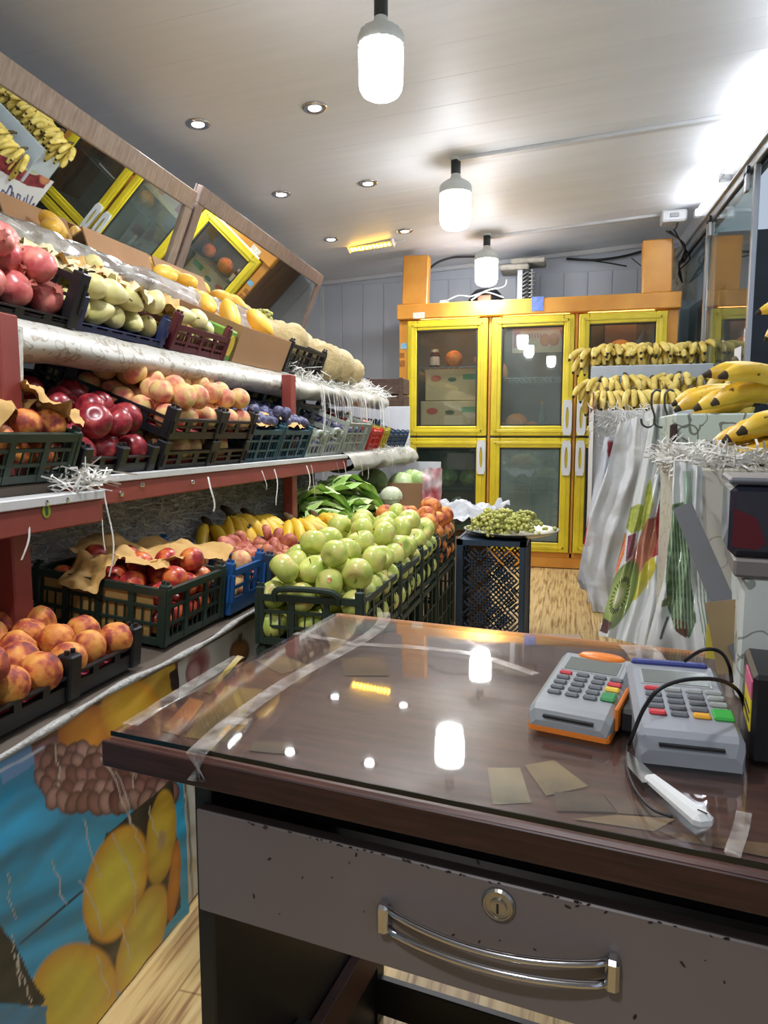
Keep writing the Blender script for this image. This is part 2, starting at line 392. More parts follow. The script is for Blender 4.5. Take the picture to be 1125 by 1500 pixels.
# white conduits across the ceiling
def conduit(pa, pb, w_=.045, lab=''):
    a, b_ = Vector(pa), Vector(pb); L = (b_ - a).length
    o = MB().box(0, L, -w_ / 2, w_ / 2, -.02, 0, bev=.003).build('cable_trunking', M_TRIM)
    d = (b_ - a).normalized(); o.rotation_euler = (0, -math.asin(d.z), math.atan2(d.y, d.x)); o.location = a
    return tag(o, lab, 'trunking')
conduit((-.66, 4.03, ceil_z(-.66)), (.9, 4.03, ceil_z(.9)), lab='white cable trunking on the ceiling starting at the second pendant bulb')
conduit((-.66, 5.60, ceil_z(-.66)), (.60, 5.60, ceil_z(.6)), lab='white cable trunking on the ceiling ending at the junction box')
jb = thing('junction_box', 'small white junction box at the end of the ceiling trunking', 'junction box', T(.66, 5.58, ceil_z(.66)))
MB().box(-.085, .085, -.07, .07, -.085, -.004, bev=.012).build('casing', M_TRIM, jb)
MB().box(-.03, .03, -.078, -.068, -.06, -.03, bev=.004).build('cover_plate', mat('grey_plastic', (150, 150, 150), .5), jb)
MB().tube(pull([(.03, -.02, -.08), (.02, -.03, -.12), (.0, -.03, -.14)]), .006).build('cable_tail', mat('black_rubber', (20, 20, 22), .55), jb)
M_BLK = MATS['black_rubber']

# ---- glazed side: track, fascia, panes
def along(y, dx=0): return Vector((xr(y) + dx, y, 0))
wall_ang = math.atan(.0375)
def side_box(y0, y1, d0, d1, z0, z1, bev=0.):
    """box following the glazed side; d measured outward"""
    mb = MB(); L = (y1 - y0) / math.cos(wall_ang)
    M = Matrix.Translation((xr(y0), y0, 0)) @ Matrix.Rotation(wall_ang, 4, 'Z')
    return mb.box(d0, d1, 0, L, z0, z1, M=M, bev=bev)
M_ALU = mat('aluminium', (190, 192, 194), .28, .85, var=.1, scale=30, stretch=(20, 1, 20))
M_FASC = mat('fascia_white', (196, 200, 204), .35, var=.06, scale=5)
struct('wall_right', side_box(YF, YB, .0, .08, 2.47, 2.70), M_FASC, label='white fascia above the glass panes')
tr = thing('sliding_track', 'aluminium sliding door track above the glass panes', 'track', T(xr(4), 4, 2.4))
def sub(parent, name, mb, m_, **kw):
    o = mb.build(name, m_, None, **kw); o.parent = parent; o.matrix_parent_inverse = parent.matrix_world.inverted(); return o
bpy.context.view_layer.update()
sub(tr, 'rail', side_box(1.2, 6.35, -.035, -.012, 2.425, 2.475, .004), M_ALU)
sub(tr, 'rail', side_box(1.2, 6.35, .01, .03, 2.425, 2.475, .004), M_ALU)
sub(tr, 'top_channel', side_box(1.2, 6.35, -.05, .045, 2.476, 2.49, .003), M_ALU)
M_GLASS = glass('shop_glass', (225, 238, 236), gloss=.06, fog=.08, fogcol=(190, 205, 205), scale=2)
M_GLASSEDGE = mat('glass_edge', (120, 160, 150), .15)
def pane(n, y0, y1, d, lab, stile_near=True, stile_far=True):
    o = struct('window_%d' % n, side_box(y0, y1, d - .004, d + .004, .12, 2.40), M_GLASS, label=lab)
    if stile_near: sub(o, 'window_stile', side_box(y0 - .03, y0, d - .014, d + .014, .1, 2.42, .003), M_ALU)
    if stile_far: sub(o, 'window_stile', side_box(y1, y1 + .03, d - .014, d + .014, .1, 2.42, .003), M_ALU)
    sub(o, 'bottom_rail', side_box(y0, y1, d - .014, d + .014, .04, .12, .003), M_ALU)
    return o
pane(1, 4.10, 5.16, -.024, 'sliding glass pane hung from the track by rollers')
pane(2, 5.22, 6.32, .02, 'fixed glass pane between the sliding pane and the wall panels')
for yy in (4.22, 5.08):
    h = thing('door_roller', 'steel roller bracket carrying the sliding glass pane, %s' % ('beside the aluminium stile' if yy < 4.5 else 'at its far corner'), 'roller', T(xr(yy) - .03, yy, 2.40))
    MB().box(-.016, .004, -.025, .025, -.07, .02, bev=.003).build('clamp_plate', M_ALU, h)
    for s in (-1, 1): MB().lathe([(.0, -.008), (.02, -.008), (.02, .008), (0, .008)], 14, M=T(-.012, s * .024, .035, 0, math.pi / 2)).build('wheel', mat('dark_steel', (70, 72, 76), .35, .8), h)
    MB().tube([(-.008, 0, .0), (-.008, 0, .06)], .006).build('bolt', M_ALU, h)
# brown strip curtain / posts behind the fixed pane
ss = thing('slat_screen', 'brown vertical slat screen standing outside the fixed glass pane', 'screen', T(xr(5.9) + .17, 5.9, 0))
M_SLAT = mat('brown_slat', (120, 92, 70), .5, var=.3, scale=6, stretch=(8, 8, 1))
bpy.context.view_layer.update()
for i in range(5): sub(ss, 'slat', side_box(5.45 + i * .19, 5.60 + i * .19, .16, .18, -.02, 2.1, .004), M_SLAT)
# tube lamps on the fascia
M_TUBE = emis('tube_light', (244, 248, 255), TUBE_W)
def tube_lamp(y0, y1, lab):
    t = thing('tube_lamp', lab, 'lamp', T(xr((y0 + y1) / 2) - .03, (y0 + y1) / 2, 2.575, wall_ang)); L = (y1 - y0) / 2
    MB().box(.0, .028, -L, L, -.022, .022, bev=.004).build('batten', M_TRIM, t)
    MB().tube([(-.02, -L + .03, 0), (-.02, L - .03, 0)], .016, 12).build('tube', M_TUBE, t, smooth=True)
    for s in (-1, 1): MB().box(-.04, .0, s * L - .03, s * L + .03, -.024, .024, bev=.004).build('end_cap', mat('lamp_cap', (200, 202, 204), .45), t)
tube_lamp(4.72, 5.42, 'lit white tube lamp on the fascia next to the fixed glass pane')
tube_lamp(1.75, 3.25, 'added white tube lamp over the open doorway, out of frame')  # unseen lamp, added as side fill for the left shelves
tube_lamp(3.45, 4.62, 'lit white tube lamp on the fascia above the sliding glass pane')
cw = thing('cable_bunch', 'tangle of loose black wires in the corner by the tube lamp', 'cable', T(.70, 5.9, 2.4))
for i in range(4):
    a = random.uniform(-.05, .05)
    MB().tube(pull([(-.04 + a, -.3, .12), (.05, -.22 + a, .03), (.1 + a, -.1, -.04), (.06, .05, -.08 - a), (.11, .2, -.15)]), .005).build('wire', M_BLK, cw)
foam = MB().grid(lambda u, v: (.70 + .16 * u + .02 * noise.noise(Vector((u * 6, v * 6, 1))), 6.33 - .12 * u + .03 * noise.noise(Vector((u * 5, v * 7, 4))), 2.14 + .42 * v + .02 * noise.noise(Vector((u * 7, v * 3, 9)))), 10, 14)
tag(foam.build('plaster_patch', mat('old_plaster', (176, 166, 150), .9, var=.4, scale=14, bump=.5)), 'crumbling beige plaster in the corner above the fridge', 'plaster')

# ---- pendant bulbs
M_BULB = emis('bulb_light', (250, 250, 255), BULB_W)
M_HOUS = mat('bulb_housing', (200, 205, 200), .4, var=.05, scale=30)
M_SOCK = mat('socket_black', (34, 40, 38), .5)
def bulb(px, py, y, lab, k=1.):
    p = P(px, py, y=y); t = thing('pendant_bulb', lab, 'bulb', T(p.x, p.y, p.z) @ Matrix.Scale(k, 4))
    MB().lathe([(.0, -.100), (.03, -.0995), (.055, -.095), (.072, -.085), (.082, -.068), (.086, -.045), (.087, .07), (.085, .088), (.082, .094)], 32).build('diffuser', M_BULB, t, smooth=True)
    MB().lathe([(.084, .088), (.089, .090), (.088, .120), (.080, .140), (.055, .158), (.030, .172), (.026, .190), (.024, .2)], 36, fn=lambda q, z: 1 + .03 * math.cos(18 * q) * (1 if z < .15 else .2)).build('housing', M_HOUS, t, smooth=True)
    MB().lathe([(.025, .192), (.027, .2), (.027, .262), (.022, .275), (.012, .29), (.006, .296)], 18).build('socket', M_SOCK, t, smooth=True)
    zc = (ceil_z(p.x) - p.z) / k
    ld = bpy.data.lights.new('bulb_glow', 'AREA'); ld.shape = 'DISK'; ld.size = .15 * k; ld.energy = BULB_P; ld.color = lin((248, 250, 255))[:3]
    lo_ = bpy.data.objects.new('bulb_glow', ld); COL.objects.link(lo_); lo_.parent = t; lo_.location = (0, 0, -.103)
    MB().tube(pull([(0, 0, .29), (.003, .002, .29 + (zc - .29) * .4), (-.002, 0, zc)]), .0045).build('cord', M_SOCK, t)
    MB().lathe([(0, zc - .012), (.03, zc - .012), (.034, zc + .001), (0, zc + .001)], 16).build('ceiling_rose', M_HOUS, t)
    return t
bulb(558, 104, 2.30, 'large lit bulb hanging above the apple crates, nearest the desk', .82)
bulb(667, 309, 4.03, 'lit bulb hanging from the start of the ceiling trunking, mid shop')
bulb(712.5, 399, 5.55, 'lit bulb hanging in front of the compressor on the fridge')
# two unseen bulbs added above the frame to brighten desk and drawer
def added_bulb_at(x, y, z, lab):
    q = proj([(x, 2.3, z)])[0]; t = bulb(q[0], q[1], 2.3, lab, .82); t.location = (x, y, z); return t
added_bulb_at(-.62, .95, 2.25, 'added lit bulb hanging above the desk, out of frame')
added_bulb_at(-.35, -.55, 2.25, 'added lit bulb hanging behind the desk, out of frame')
# ---- recessed spots
M_SPOT = emis('spot_light', (240, 246, 255), SPOT_W)
M_CHR = mat('chrome', (200, 200, 202), .15, 1.0)
names = ['beside the mirror, towards the desk', 'next to the first pendant bulb', 'beside the joint of the two mirrors', 'left of the second pendant bulb', 'nearest the corner where mirror and back wall meet', 'beside the yellow floodlight']
for (px, py), nm in zip(((290, 181), (461, 157), (412, 284), (539, 268), (485, 350), (593, 338)), names):
    r_ = ray(px, py); t_ = (2.61 - CAM_H) / (r_[2] - .055 * r_[0]); q = Vector((r_[0] * t_, r_[1] * t_, CAM_H + r_[2] * t_))
    t = thing('recessed_spotlight', 'round chrome recessed ceiling spotlight ' + nm, 'spotlight', T(q.x, q.y, q.z - .001, 0, -ang))
    MB().lathe([(.030, -.004), (.040, -.010), (.056, -.006), (.060, .0), (.030, .0)], 28).build('ring', M_CHR, t, smooth=True)
    MB().lathe([(.0, -.010), (.018, -.009), (.029, -.005), (.029, .0)], 24).build('lens', M_SPOT, t, smooth=True)
    ld = bpy.data.lights.new('spot_glow', 'AREA'); ld.shape = 'DISK'; ld.size = .05; ld.energy = SPOT_P; ld.spread = R(130); ld.color = lin((246, 249, 255))[:3]
    lo_ = bpy.data.objects.new('spot_glow', ld); COL.objects.link(lo_); lo_.parent = t; lo_.location = (0, 0, -.0125)
# ---- yellow floodlight
a, b_ = P(511, 366, y=5.44), P(575, 356, y=5.36); c = (a + b_) / 2; L = (b_ - a).length
d = (b_ - a).normalized()
fl = thing('floodlight', 'slim yellow LED floodlight on a ceiling bracket', 'floodlight', Matrix.Translation(c) @ Matrix.Rotation(math.atan2(d.y, d.x), 4, 'Z') @ Matrix.Rotation(-math.asin(d.z), 4, 'Y') @ Matrix.Rotation(R(-35), 4, 'X'))
MB().box(-L / 2, L / 2, -.03, .03, 0, .03, bev=.006).build('housing', M_TRIM, fl)
MB().box(-L / 2 + .012, L / 2 - .012, -.022, .022, -.004, .0005).build('reflector', mat('yellow_reflector', (250, 214, 120), .35), fl)
M_YEL = emis('yellow_diode_light', (255, 196, 60), YEL_W * 3)
dm = MB().box(-.009, .009, -.014, .014, -.010, -.003, bev=.003).mesh('diode', M_YEL)
for i in range(11): link('diode', dm, fl, (-L / 2 + .03 + i * (L - .06) / 10, 0, 0))
for s in (-1, 1): MB().box(s * L / 2 - .008, s * L / 2 + .008, -.034, .034, -.012, .034, bev=.004).build('end_cap', mat('cap_white', (225, 225, 220), .4), fl)
MB().tube([(0, 0, .03), (0, .02, .06), (0, .035, .085)], .006).build('bracket', M_ALU, fl)
MB().tube(pull([(L / 2, .0, .02), (L / 2 + .05, .03, .04), (L / 2 + .1, .05, .12)]), .004).build('cord', M_TRIM, fl)

# ---- leaning mirrors with wooden frames
MT, MY, MD = .398, .047, -2.397
mn = Vector((math.cos(MT) * math.cos(MY), math.cos(MT) * math.sin(MY), -math.sin(MT)))
mh = Vector((-math.sin(MY), math.cos(MY), 0)); mdn = mn.cross(mh); mdn = mdn if mdn.z < 0 else -mdn
M_MIRROR = mat('mirror_silver', (226, 232, 230), .012, 1.0)
M_MWOOD = wood('mirror_frame_wood', (150, 132, 118), (176, 160, 144), (12, 2, 12), .45)
M_MWOOD2 = wood('mirror_frame_wood_dark', (124, 108, 102), (150, 134, 126), (12, 2, 12), .45)
def mirror(y0, y1, ztop, length, lab, mw, fw=.085):
    # origin: far upper corner in the mirror plane
    base = Vector((0, 0, 0)) + mn * MD
    s = Vector((0, 0, ztop)) ; # solve point with y=y0,z=ztop on plane
    def pt(y, z): return Vector(((MD - mn.y * y - mn.z * z) / mn.x, y, z))
    o0 = pt(y0, ztop)
    M = Matrix((( mh.x, mdn.x, mn.x, o0.x), (mh.y, mdn.y, mn.y, o0.y), (mh.z, mdn.z, mn.z, o0.z), (0, 0, 0, 1)))
    L = y1 - y0
    t = thing('wall_mirror', lab, 'mirror', M)
    MB().box(fw * .5, L - fw * .5, fw * .5, length - fw * .5, -.004, 0).build('mirror_glass', M_MIRROR, t)
    MB().box(0, L, 0, fw, -.02, .012, bev=.003).build('frame_top', mw, t)
    MB().box(0, L, length - fw, length, -.02, .012, bev=.003).build('frame_bottom', mw, t)
    for q in (0, L - fw * .8): MB().box(q, q + fw * .8, fw, length - fw, -.02, .012, bev=.003).build('frame_side', mw, t)
    MB().box(0, L, 0, length, -.03, -.021).build('backing_board', M_MWOOD2, t)
    return t
mirror(.55, 3.245, 2.243, .66, 'long wood-framed mirror leaning over the upper shelf, showing bananas and the fridge handles', M_MWOOD)
mirror(3.265, 5.30, 2.283, .66, 'wood-framed mirror leaning beside the back wall, showing the tilted fridge door', M_MWOOD2)
# ================================================================ the fridge
M_ORANGE = mat('fridge_orange', (224, 160, 66), .38, var=.0, col2=(208, 140, 52), scale=5, bump=.03, bscale=30)
M_YELLOW = mat('fridge_yellow', (226, 205, 48), .35, col2=(206, 184, 40), scale=6)
M_FIN = mat('fridge_inside', (128, 134, 132), .5, var=.2, scale=4)
M_SIDE = wood('fridge_side', (112, 78, 44), (140, 100, 60), (4, 4, 1), .4)
M_SEAL = mat('door_seal', (40, 42, 40), .7)
M_HANDLE = mat('handle_white', (214, 218, 222), .35)
FX0, FX1, FY, FT = -1.381, .742, 5.70, 2.105
fr = thing('display_fridge', 'tall orange display fridge with six yellow-framed glass doors', 'fridge', T((FX0 + FX1) / 2, FY, 0))
cx = (FX0 + FX1) / 2
def fb(name, x0, x1, y0, y1, z0, z1, m_, bev=0., parent=None):
    return MB().box(x0 - cx, x1 - cx, y0 - FY, y1 - FY, z0, z1, bev=bev).build(name, m_, parent or fr)
fb('back_panel', FX0, FX1, 6.34, 6.37, .05, 2.1, M_FIN)
for nm, x0, x1 in (('side_panel', FX0, FX0 + .03), ('side_panel', FX1 - .03, FX1)):
    fb(nm, x0, x1, FY + .03, 6.34, .0, 2.1, M_SIDE)
for x in (-.642, .016): fb('divider', x - .012, x + .012, FY + .05, 6.33, .1, 1.98, M_FIN)
fb('top_panel', FX0 + .03, FX1 - .03, FY + .02, 6.34, 2.03, 2.09, M_FIN)
fb('bottom_panel', FX0 + .03, FX1 - .03, FY + .02, 6.34, .06, .12, M_FIN)
fb('middle_deck', FX0 + .03, FX1 - .03, FY + .03, 6.34, 1.025, 1.055, M_FIN)
fb('top_rail', FX0 - .012, FX1 + .012, FY - .04, FY + .03, 1.985, FT, M_ORANGE, .008)
fb('plinth', FX0, FX1, FY - .005, FY + .03, .005, .085, M_ORANGE, .004)
fb('bottom_rail', FX0, FX1, FY + .0, FY + .03, .085, .13, M_ORANGE, .004)
for x0, x1 in ((FX0, -1.312), (-.652, -.632), (.006, .028), (.668, FX1)):
    fb('stile', x0, x1, FY + .0, FY + .03, .085, 1.985, M_ORANGE, .003)
st = MB().box(-.104, .104, -.05, .05, 0, .385, bev=.008)
for xx, lean in ((-1.25, .03), (.58, -.02)):
    o = st.build('duct_post', M_ORANGE, fr, loc=(xx - cx, .02, FT - .004), rot=(0, lean, 0))
# glass doors
M_G1 = glass('fridge_glass_clear', (240, 245, 243), gloss=.03, fog=.05, fogcol=(150, 160, 158), scale=4)
M_G2 = glass('fridge_glass_hazed', (238, 246, 243), gloss=.05, fog=.17, fogcol=(160, 176, 176), scale=2.2, lo=.35, hi=.62)
M_G3 = glass('fridge_glass_fogged', (225, 238, 232), gloss=.03, fog=.55, fogcol=(132, 150, 144), scale=2.5, lo=.25, hi=.6)
M_G4 = glass('fridge_glass_dark', (215, 226, 220), gloss=.04, fog=.14, fogcol=(120, 136, 128), scale=3)
cols = ((-1.306, -.658), (-.626, .001), (.033, .664))
def door(ci, up, gm, handle):
    x0, x1 = cols[ci]; z0, z1 = (1.052, 1.972) if up else (.132, 1.036)
    fw = .078; y0, y1 = FY - .035, FY - .002
    gl = MB().box(x0 + fw - .01 - cx, x1 - fw + .01 - cx, y0 + .012 - FY, y0 + .018 - FY, z0 + fw - .01, z1 - fw + .01).build('door_glass', gm, None)
    d_ = bpy.data.objects.new('door', None); COL.objects.link(d_); d_.parent = fr
    gl.parent = d_
    for nm, bx in (('door_stile', (x0, x0 + fw, z0, z1)), ('door_stile', (x1 - fw, x1, z0, z1)), ('door_rail', (x0 + fw, x1 - fw, z0, z0 + fw)), ('door_rail', (x0 + fw, x1 - fw, z1 - fw, z1))):
        mb = MB().box(bx[0] - cx, bx[1] - cx, y0 - FY, y1 - FY, bx[2], bx[3], bev=.006)
        # raised bead along the middle of the profile
        if bx[1] - bx[0] < bx[3] - bx[2]: mb.box(bx[0] + .026 - cx, bx[1] - .03 - cx, y0 - .005 - FY, y0 - FY + .001, bx[2] + .03, bx[3] - .03, bev=.002)
        else: mb.box(bx[0] - .04 - cx, bx[1] + .04 - cx, y0 - .005 - FY, y0 - FY + .001, bx[2] + .026, bx[3] - .03, bev=.002)
        mb.build(nm, M_YELLOW, d_)
    sl = MB()
    for bx in ((x0 + fw, x0 + fw + .012, z0 + fw, z1 - fw), (x1 - fw - .012, x1 - fw, z0 + fw, z1 - fw), (x0 + fw, x1 - fw, z0 + fw, z0 + fw + .01), (x0 + fw, x1 - fw, z1 - fw - .01, z1 - fw)):
        sl.box(bx[0] - cx, bx[1] - cx, y0 + .006 - FY, y0 + .026 - FY, bx[2], bx[3])
    sl.build('seal', M_SEAL, d_)
    if handle:
        hx = (x1 - .036) if handle == 'R' else (x0 + .036)
        hz0, hz1 = (z0 + .005, z0 + .275) if up else (z1 - .29, z1 - .02)
        h = MB(); n = 20; hc = (hz0 + hz1) / 2; hh = (hz1 - hz0) / 2
        # plate with an oval finger slot
        outer = []; inner = []
        for k in range(n):
            q = 2 * math.pi * k / n; cs, sn = math.cos(q), math.sin(q)
            m_ = max(abs(cs), abs(sn)); outer.append((hx + .034 * cs / m_, hc + hh * sn / m_)); inner.append((hx + .012 * cs, hc + hh * .62 * sn))
        for yy in (y0 - .022, y0 - .002):
            h.v += [(p[0] - cx, yy - FY, p[1]) for p in outer] + [(p[0] - cx, yy - FY, p[1]) for p in inner]
        for k in range(n):
            k2 = (k + 1) % n
            h.f += [(k, k2, n + k2, n + k), (2 * n + k, 3 * n + k, 3 * n + k2, 2 * n + k2), (k, 2 * n + k, 2 * n + k2, k2), (n + k, n + k2, 3 * n + k2, 3 * n + k)]
        h.mi += [0] * (4 * n)
        tag(h.build('handle', M_HANDLE, d_), 'white plastic pull handle with oval slot')
door(0, True, M_G1, None); door(0, False, M_G4, 'R')
door(1, True, M_G2, 'R'); door(1, False, M_G3, 'R')
door(2, True, M_G1, 'L'); door(2, False, M_G4, 'L')
# stickers on the case
def decal(px0, py0, px1, py1, y, col, nm, lab=None, parent=fr):
    a, b_ = P(px0, py0, y=y), P(px1, py1, y=y)
    o = MB().box(a.x - cx, b_.x - cx, y - FY - .0015, y - FY, b_.z, a.z).build(nm, mat('decal_%s' % nm, col, .4, col2=tuple(min(255, int(v * 1.25)) for v in col), scale=60), parent)
    if lab: o['label'] = lab
decal(779, 435, 796, 455, FY - .041, (96, 116, 180), 'blue_sticker', 'blue square sticker on the top rail')
decal(605, 458, 622, 466, FY - .041, (216, 206, 190), 'white_sticker', 'worn white sticker on the top rail')
decal(587, 503, 596, 511, FY - .001, (120, 170, 200), 'brand_sticker', 'small blue and white sticker on the left stile')
decal(585, 517, 592, 524, FY - .001, (150, 96, 40), 'worn_sticker'); decal(585, 528, 593, 537, FY - .001, (150, 96, 40), 'worn_sticker')
# wire shelves inside
M_WIRE = mat('fridge_wire', (150, 152, 150), .3, .8)
for (x0, x1) in ((-1.34, -.66), (-.62, .0), (.03, .70)):
    for z in (1.62, .62) if x0 < -1 else (1.52, .60):
        mb = MB()
        for k in range(16): mb.box(x0 + k * (x1 - x0) / 15 - .003 - cx, x0 + k * (x1 - x0) / 15 + .003 - cx, .12, .60, z - .006, z)
        for yy in (.12, .36, .60): mb.box(x0 - cx, x1 - cx, yy - .004, yy + .004, z - .012, z - .004)
        mb.build('wire_shelf', M_WIRE, fr)
# lit orange tube atop the middle compartment; outer two added to brighten the inside
M_FTUBE = emis('fridge_tube_light', (255, 180, 100), 16.)
for x0, x1 in ((-1.22, -.74), (-.55, -.04), (.10, .58)): MB().tube([(x0 - cx, .09, 1.965), (x1 - cx, .09, 1.965)], .009, 10).build('inner_lamp_and_fill', M_FTUBE, fr, smooth=True)
# ---- goods in the fridge (each its own thing)
M_CARTON = mat('carton_print', (186, 168, 128), .7, var=.12, scale=5)
def carton(px0, py0, px1, py1, y, dep, lab):
    a, b_ = P(px0, py0, y=y), P(px1, py1, y=y); w_, h_ = b_.x - a.x, a.z - b_.z
    t = thing('fruit_carton', lab, 'carton', T((a.x + b_.x) / 2, y, b_.z))
    MB().box(-w_ / 2, w_ / 2, 0, dep, 0, h_, bev=.004).build('box', M_CARTON, t)
    for (u, v, su, sv, c, nm) in ((-.30, .70, .10, .10, (176, 78, 60), 'red_print'), (.0, .66, .08, .07, (70, 96, 70), 'badge_print'), (.32, .74, .17, .12, (84, 140, 96), 'green_print')):
        MB().lathe([(0, -.001), (1, -.001), (1, 0), (0, 0)], 18 if nm != 'green_print' else 4, M=Matrix.Translation((u * w_, -.001, v * h_)) @ Matrix.Diagonal((su * w_, 1, sv * h_, 1)) @ Matrix.Rotation(math.pi / 2, 4, 'X') @ Matrix.Rotation(math.pi / 4 if nm == 'green_print' else 0, 4, 'Z')).build(nm, mat('carton_' + nm, c, .6), t)
    for u in (-.18, .26): MB().lathe([(0, -.002), (.016, -.002), (.016, -.0005), (0, -.0005)], 14, M=Matrix.Translation((u * w_, 0, .28 * h_)) @ Matrix.Rotation(math.pi / 2, 4, 'X')).build('hand_hole', mat('hole_dark', (36, 30, 24), .9), t)
carton(623, 541, 702, 586, 5.86, .38, 'printed beige fruit carton in the fridge, upper of a stack of two')
carton(616, 588, 702, 636, 5.84, .40, 'printed beige fruit carton in the fridge, lower of a stack of two')
# ================================================================ fruit and crates
def blob(fn, n=18, m=12):
    """closed surface from fn(theta, phi) -> point"""
    mb = MB(); vs = [fn(0., 0.)]
    for i in range(1, m):
        for j in range(n): vs.append(fn(math.pi * i / m, 2 * math.pi * j / n))
    vs.append(fn(math.pi, 0.)); last = len(vs) - 1
    fs = [(0, 1 + j, 1 + (j + 1) % n) for j in range(n)]
    for i in range(m - 2):
        for j in range(n):
            a, b_ = 1 + i * n + j, 1 + i * n + (j + 1) % n; fs.append((a, a + n, b_ + n, b_))
    o = 1 + (m - 2) * n; fs += [(last, o + (j + 1) % n, o + j) for j in range(n)]
    return mb.add(vs, fs)
def g(x, s): return math.exp(-(x / s) ** 2)
def f_apple(k):
    def fn(t, p):
        w_ = 1 + .03 * math.sin(5 * p + k) * (t / 3.14) ** 2 + .025 * math.sin(2 * p + k * 2)
        r_ = math.sin(t) ** .92 * (1 + .05 * math.cos(t)) * w_
        z = .9 * math.cos(t) - .34 * g(t, .42) + .22 * g(math.pi - t, .36)
        return (r_ * math.cos(p), r_ * math.sin(p), z)
    return blob(fn, 18, 14)
def f_peach(k):
    def fn(t, p):
        q = (p + math.pi) % (2 * math.pi) - math.pi
        w_ = 1 - .10 * g(q, .2) * math.sin(t) ** .5 + .02 * math.sin(3 * p + k)
        r_ = math.sin(t) * w_
        z = .95 * math.cos(t) * (1 - .03 * math.cos(p + k)) - .2 * g(t, .36)
        return (r_ * math.cos(p), r_ * math.sin(p), z)
    return blob(fn, 20, 12)
def f_flat(k):
    def fn(t, p):
        w_ = 1 + .05 * math.sin(3 * p + k); r_ = math.sin(t) ** .8 * w_
        return (r_ * math.cos(p), r_ * math.sin(p), .6 * math.cos(t) - .26 * g(t, .5) + .1 * g(math.pi - t, .4))
    return blob(fn, 16, 12)
def f_round(k, sx=1., sz=1., lump=.03, ribs=0, rd=.0):
    def fn(t, p):
        w_ = 1 + lump * math.sin(3 * p + k) * math.sin(t) + lump * math.sin(2 * t + k)
        if ribs: w_ *= 1 - rd * (1 - abs(math.sin(ribs * p / 2))) ** 2 * math.sin(t)
        return (sx * math.sin(t) * math.cos(p) * w_, sx * math.sin(t) * math.sin(p) * w_, sz * math.cos(t) * w_)
    return blob(fn, 30 if ribs else 16, 16 if ribs else 12)
def f_pear(k):
    def fn(t, p):
        b_ = .5 + .5 * math.cos(t)
        r_ = math.sin(t) * (1 - .42 * b_ ** 1.5) * (1 + .03 * math.sin(3 * p + k))
        return (r_ * math.cos(p), r_ * math.sin(p) + .08 * b_ * b_, .95 * math.cos(t) + .38 * b_ ** 2)
    return blob(fn, 16, 14)
FM = dict(
  apple=fruit('skin_green_apple', [(.30, (166, 188, 82)), (.47, (198, 206, 104)), (.60, (212, 210, 120)), (.74, (226, 190, 116))], 10, .28, .03, speck=((226, 220, 160), 220), unit=True),
  peach=fruit('skin_peach', [(.30, (118, 44, 42)), (.43, (176, 78, 50)), (.53, (214, 132, 60)), (.70, (228, 164, 76))], 13, .62, .10, unit=True),
  paleach=fruit('skin_pale_peach', [(.30, (196, 92, 84)), (.44, (222, 150, 112)), (.56, (228, 190, 124)), (.72, (220, 196, 116))], 10, .62, .08, unit=True),
  redapple=fruit('skin_red_apple', [(.28, (92, 18, 30)), (.48, (134, 32, 44)), (.62, (164, 52, 58)), (.78, (190, 96, 76))], 14, .3, .03, speck=((214, 150, 120), 240), unit=True),
  nectar=fruit('skin_nectarine', [(.28, (120, 28, 40)), (.46, (176, 52, 50)), (.58, (216, 104, 58)), (.72, (232, 150, 70))], 11, .3, .04, unit=True),
  flat=fruit('skin_flat_peach', [(.3, (150, 70, 66)), (.5, (190, 104, 84)), (.7, (216, 150, 104))], 14, .6, .08, unit=True),
  pome=fruit('skin_pomegranate', [(.3, (176, 70, 74)), (.5, (206, 112, 106)), (.72, (222, 156, 136))], 9, .3, .05, unit=True),
  pear=fruit('skin_pear', [(.3, (206, 200, 122)), (.5, (222, 214, 148)), (.72, (230, 220, 168))], 9, .4, .04, speck=((150, 140, 70), 200), unit=True),
  plum=fruit('skin_plum', [(.3, (44, 42, 66)), (.5, (74, 74, 108)), (.72, (116, 116, 146))], 16, .5, .04, unit=True),
  ymelon=fruit('skin_yellow_melon', [(.3, (222, 160, 40)), (.5, (238, 186, 66)), (.72, (244, 204, 96))], 7, .4, .05, unit=True),
  cant=fruit('skin_cantaloupe', [(.3, (172, 148, 96)), (.5, (196, 174, 122)), (.72, (210, 192, 146))], 9, .6, .3, speck=((232, 222, 190), 90), unit=True),
  omelon=fruit('skin_orange_melon', [(.3, (200, 120, 50)), (.5, (222, 146, 70)), (.72, (232, 176, 104))], 8, .55, .2, unit=True),
)
M_STEM = mat('fruit_stem', (92, 72, 44), .7)
FMESH = {}
def reg(kind, gens, m_): FMESH[kind] = [mb.mesh(kind, m_, True) for mb in gens]
reg('apple', [f_apple(k) for k in range(3)], FM['apple']); reg('redapple', [f_apple(k + 5) for k in range(3)], FM['redapple'])
reg('peach', [f_peach(k) for k in range(3)], FM['peach']); reg('paleach', [f_peach(k + 4) for k in range(3)], FM['paleach'])
reg('nectar', [f_peach(k + 8) for k in range(3)], FM['nectar']); reg('flat', [f_flat(k) for k in range(3)], FM['flat'])
reg('pome', [f_round(k, 1, .96, .03, 6, .05) for k in range(2)], FM['pome']); reg('pear', [f_pear(k) for k in range(3)], FM['pear'])
reg('plum', [f_round(k, .9, 1.05, .02) for k in range(2)], FM['plum']); reg('ymelon', [f_round(k, .62, 1.1, .03) for k in range(2)], FM['ymelon'])
reg('cant', [f_round(k, 1, .95, .015, 10, .06) for k in range(2)], FM['cant']); reg('omelon', [f_round(k, 1, .95, .02, 10, .05) for k in range(2)], FM['omelon'])
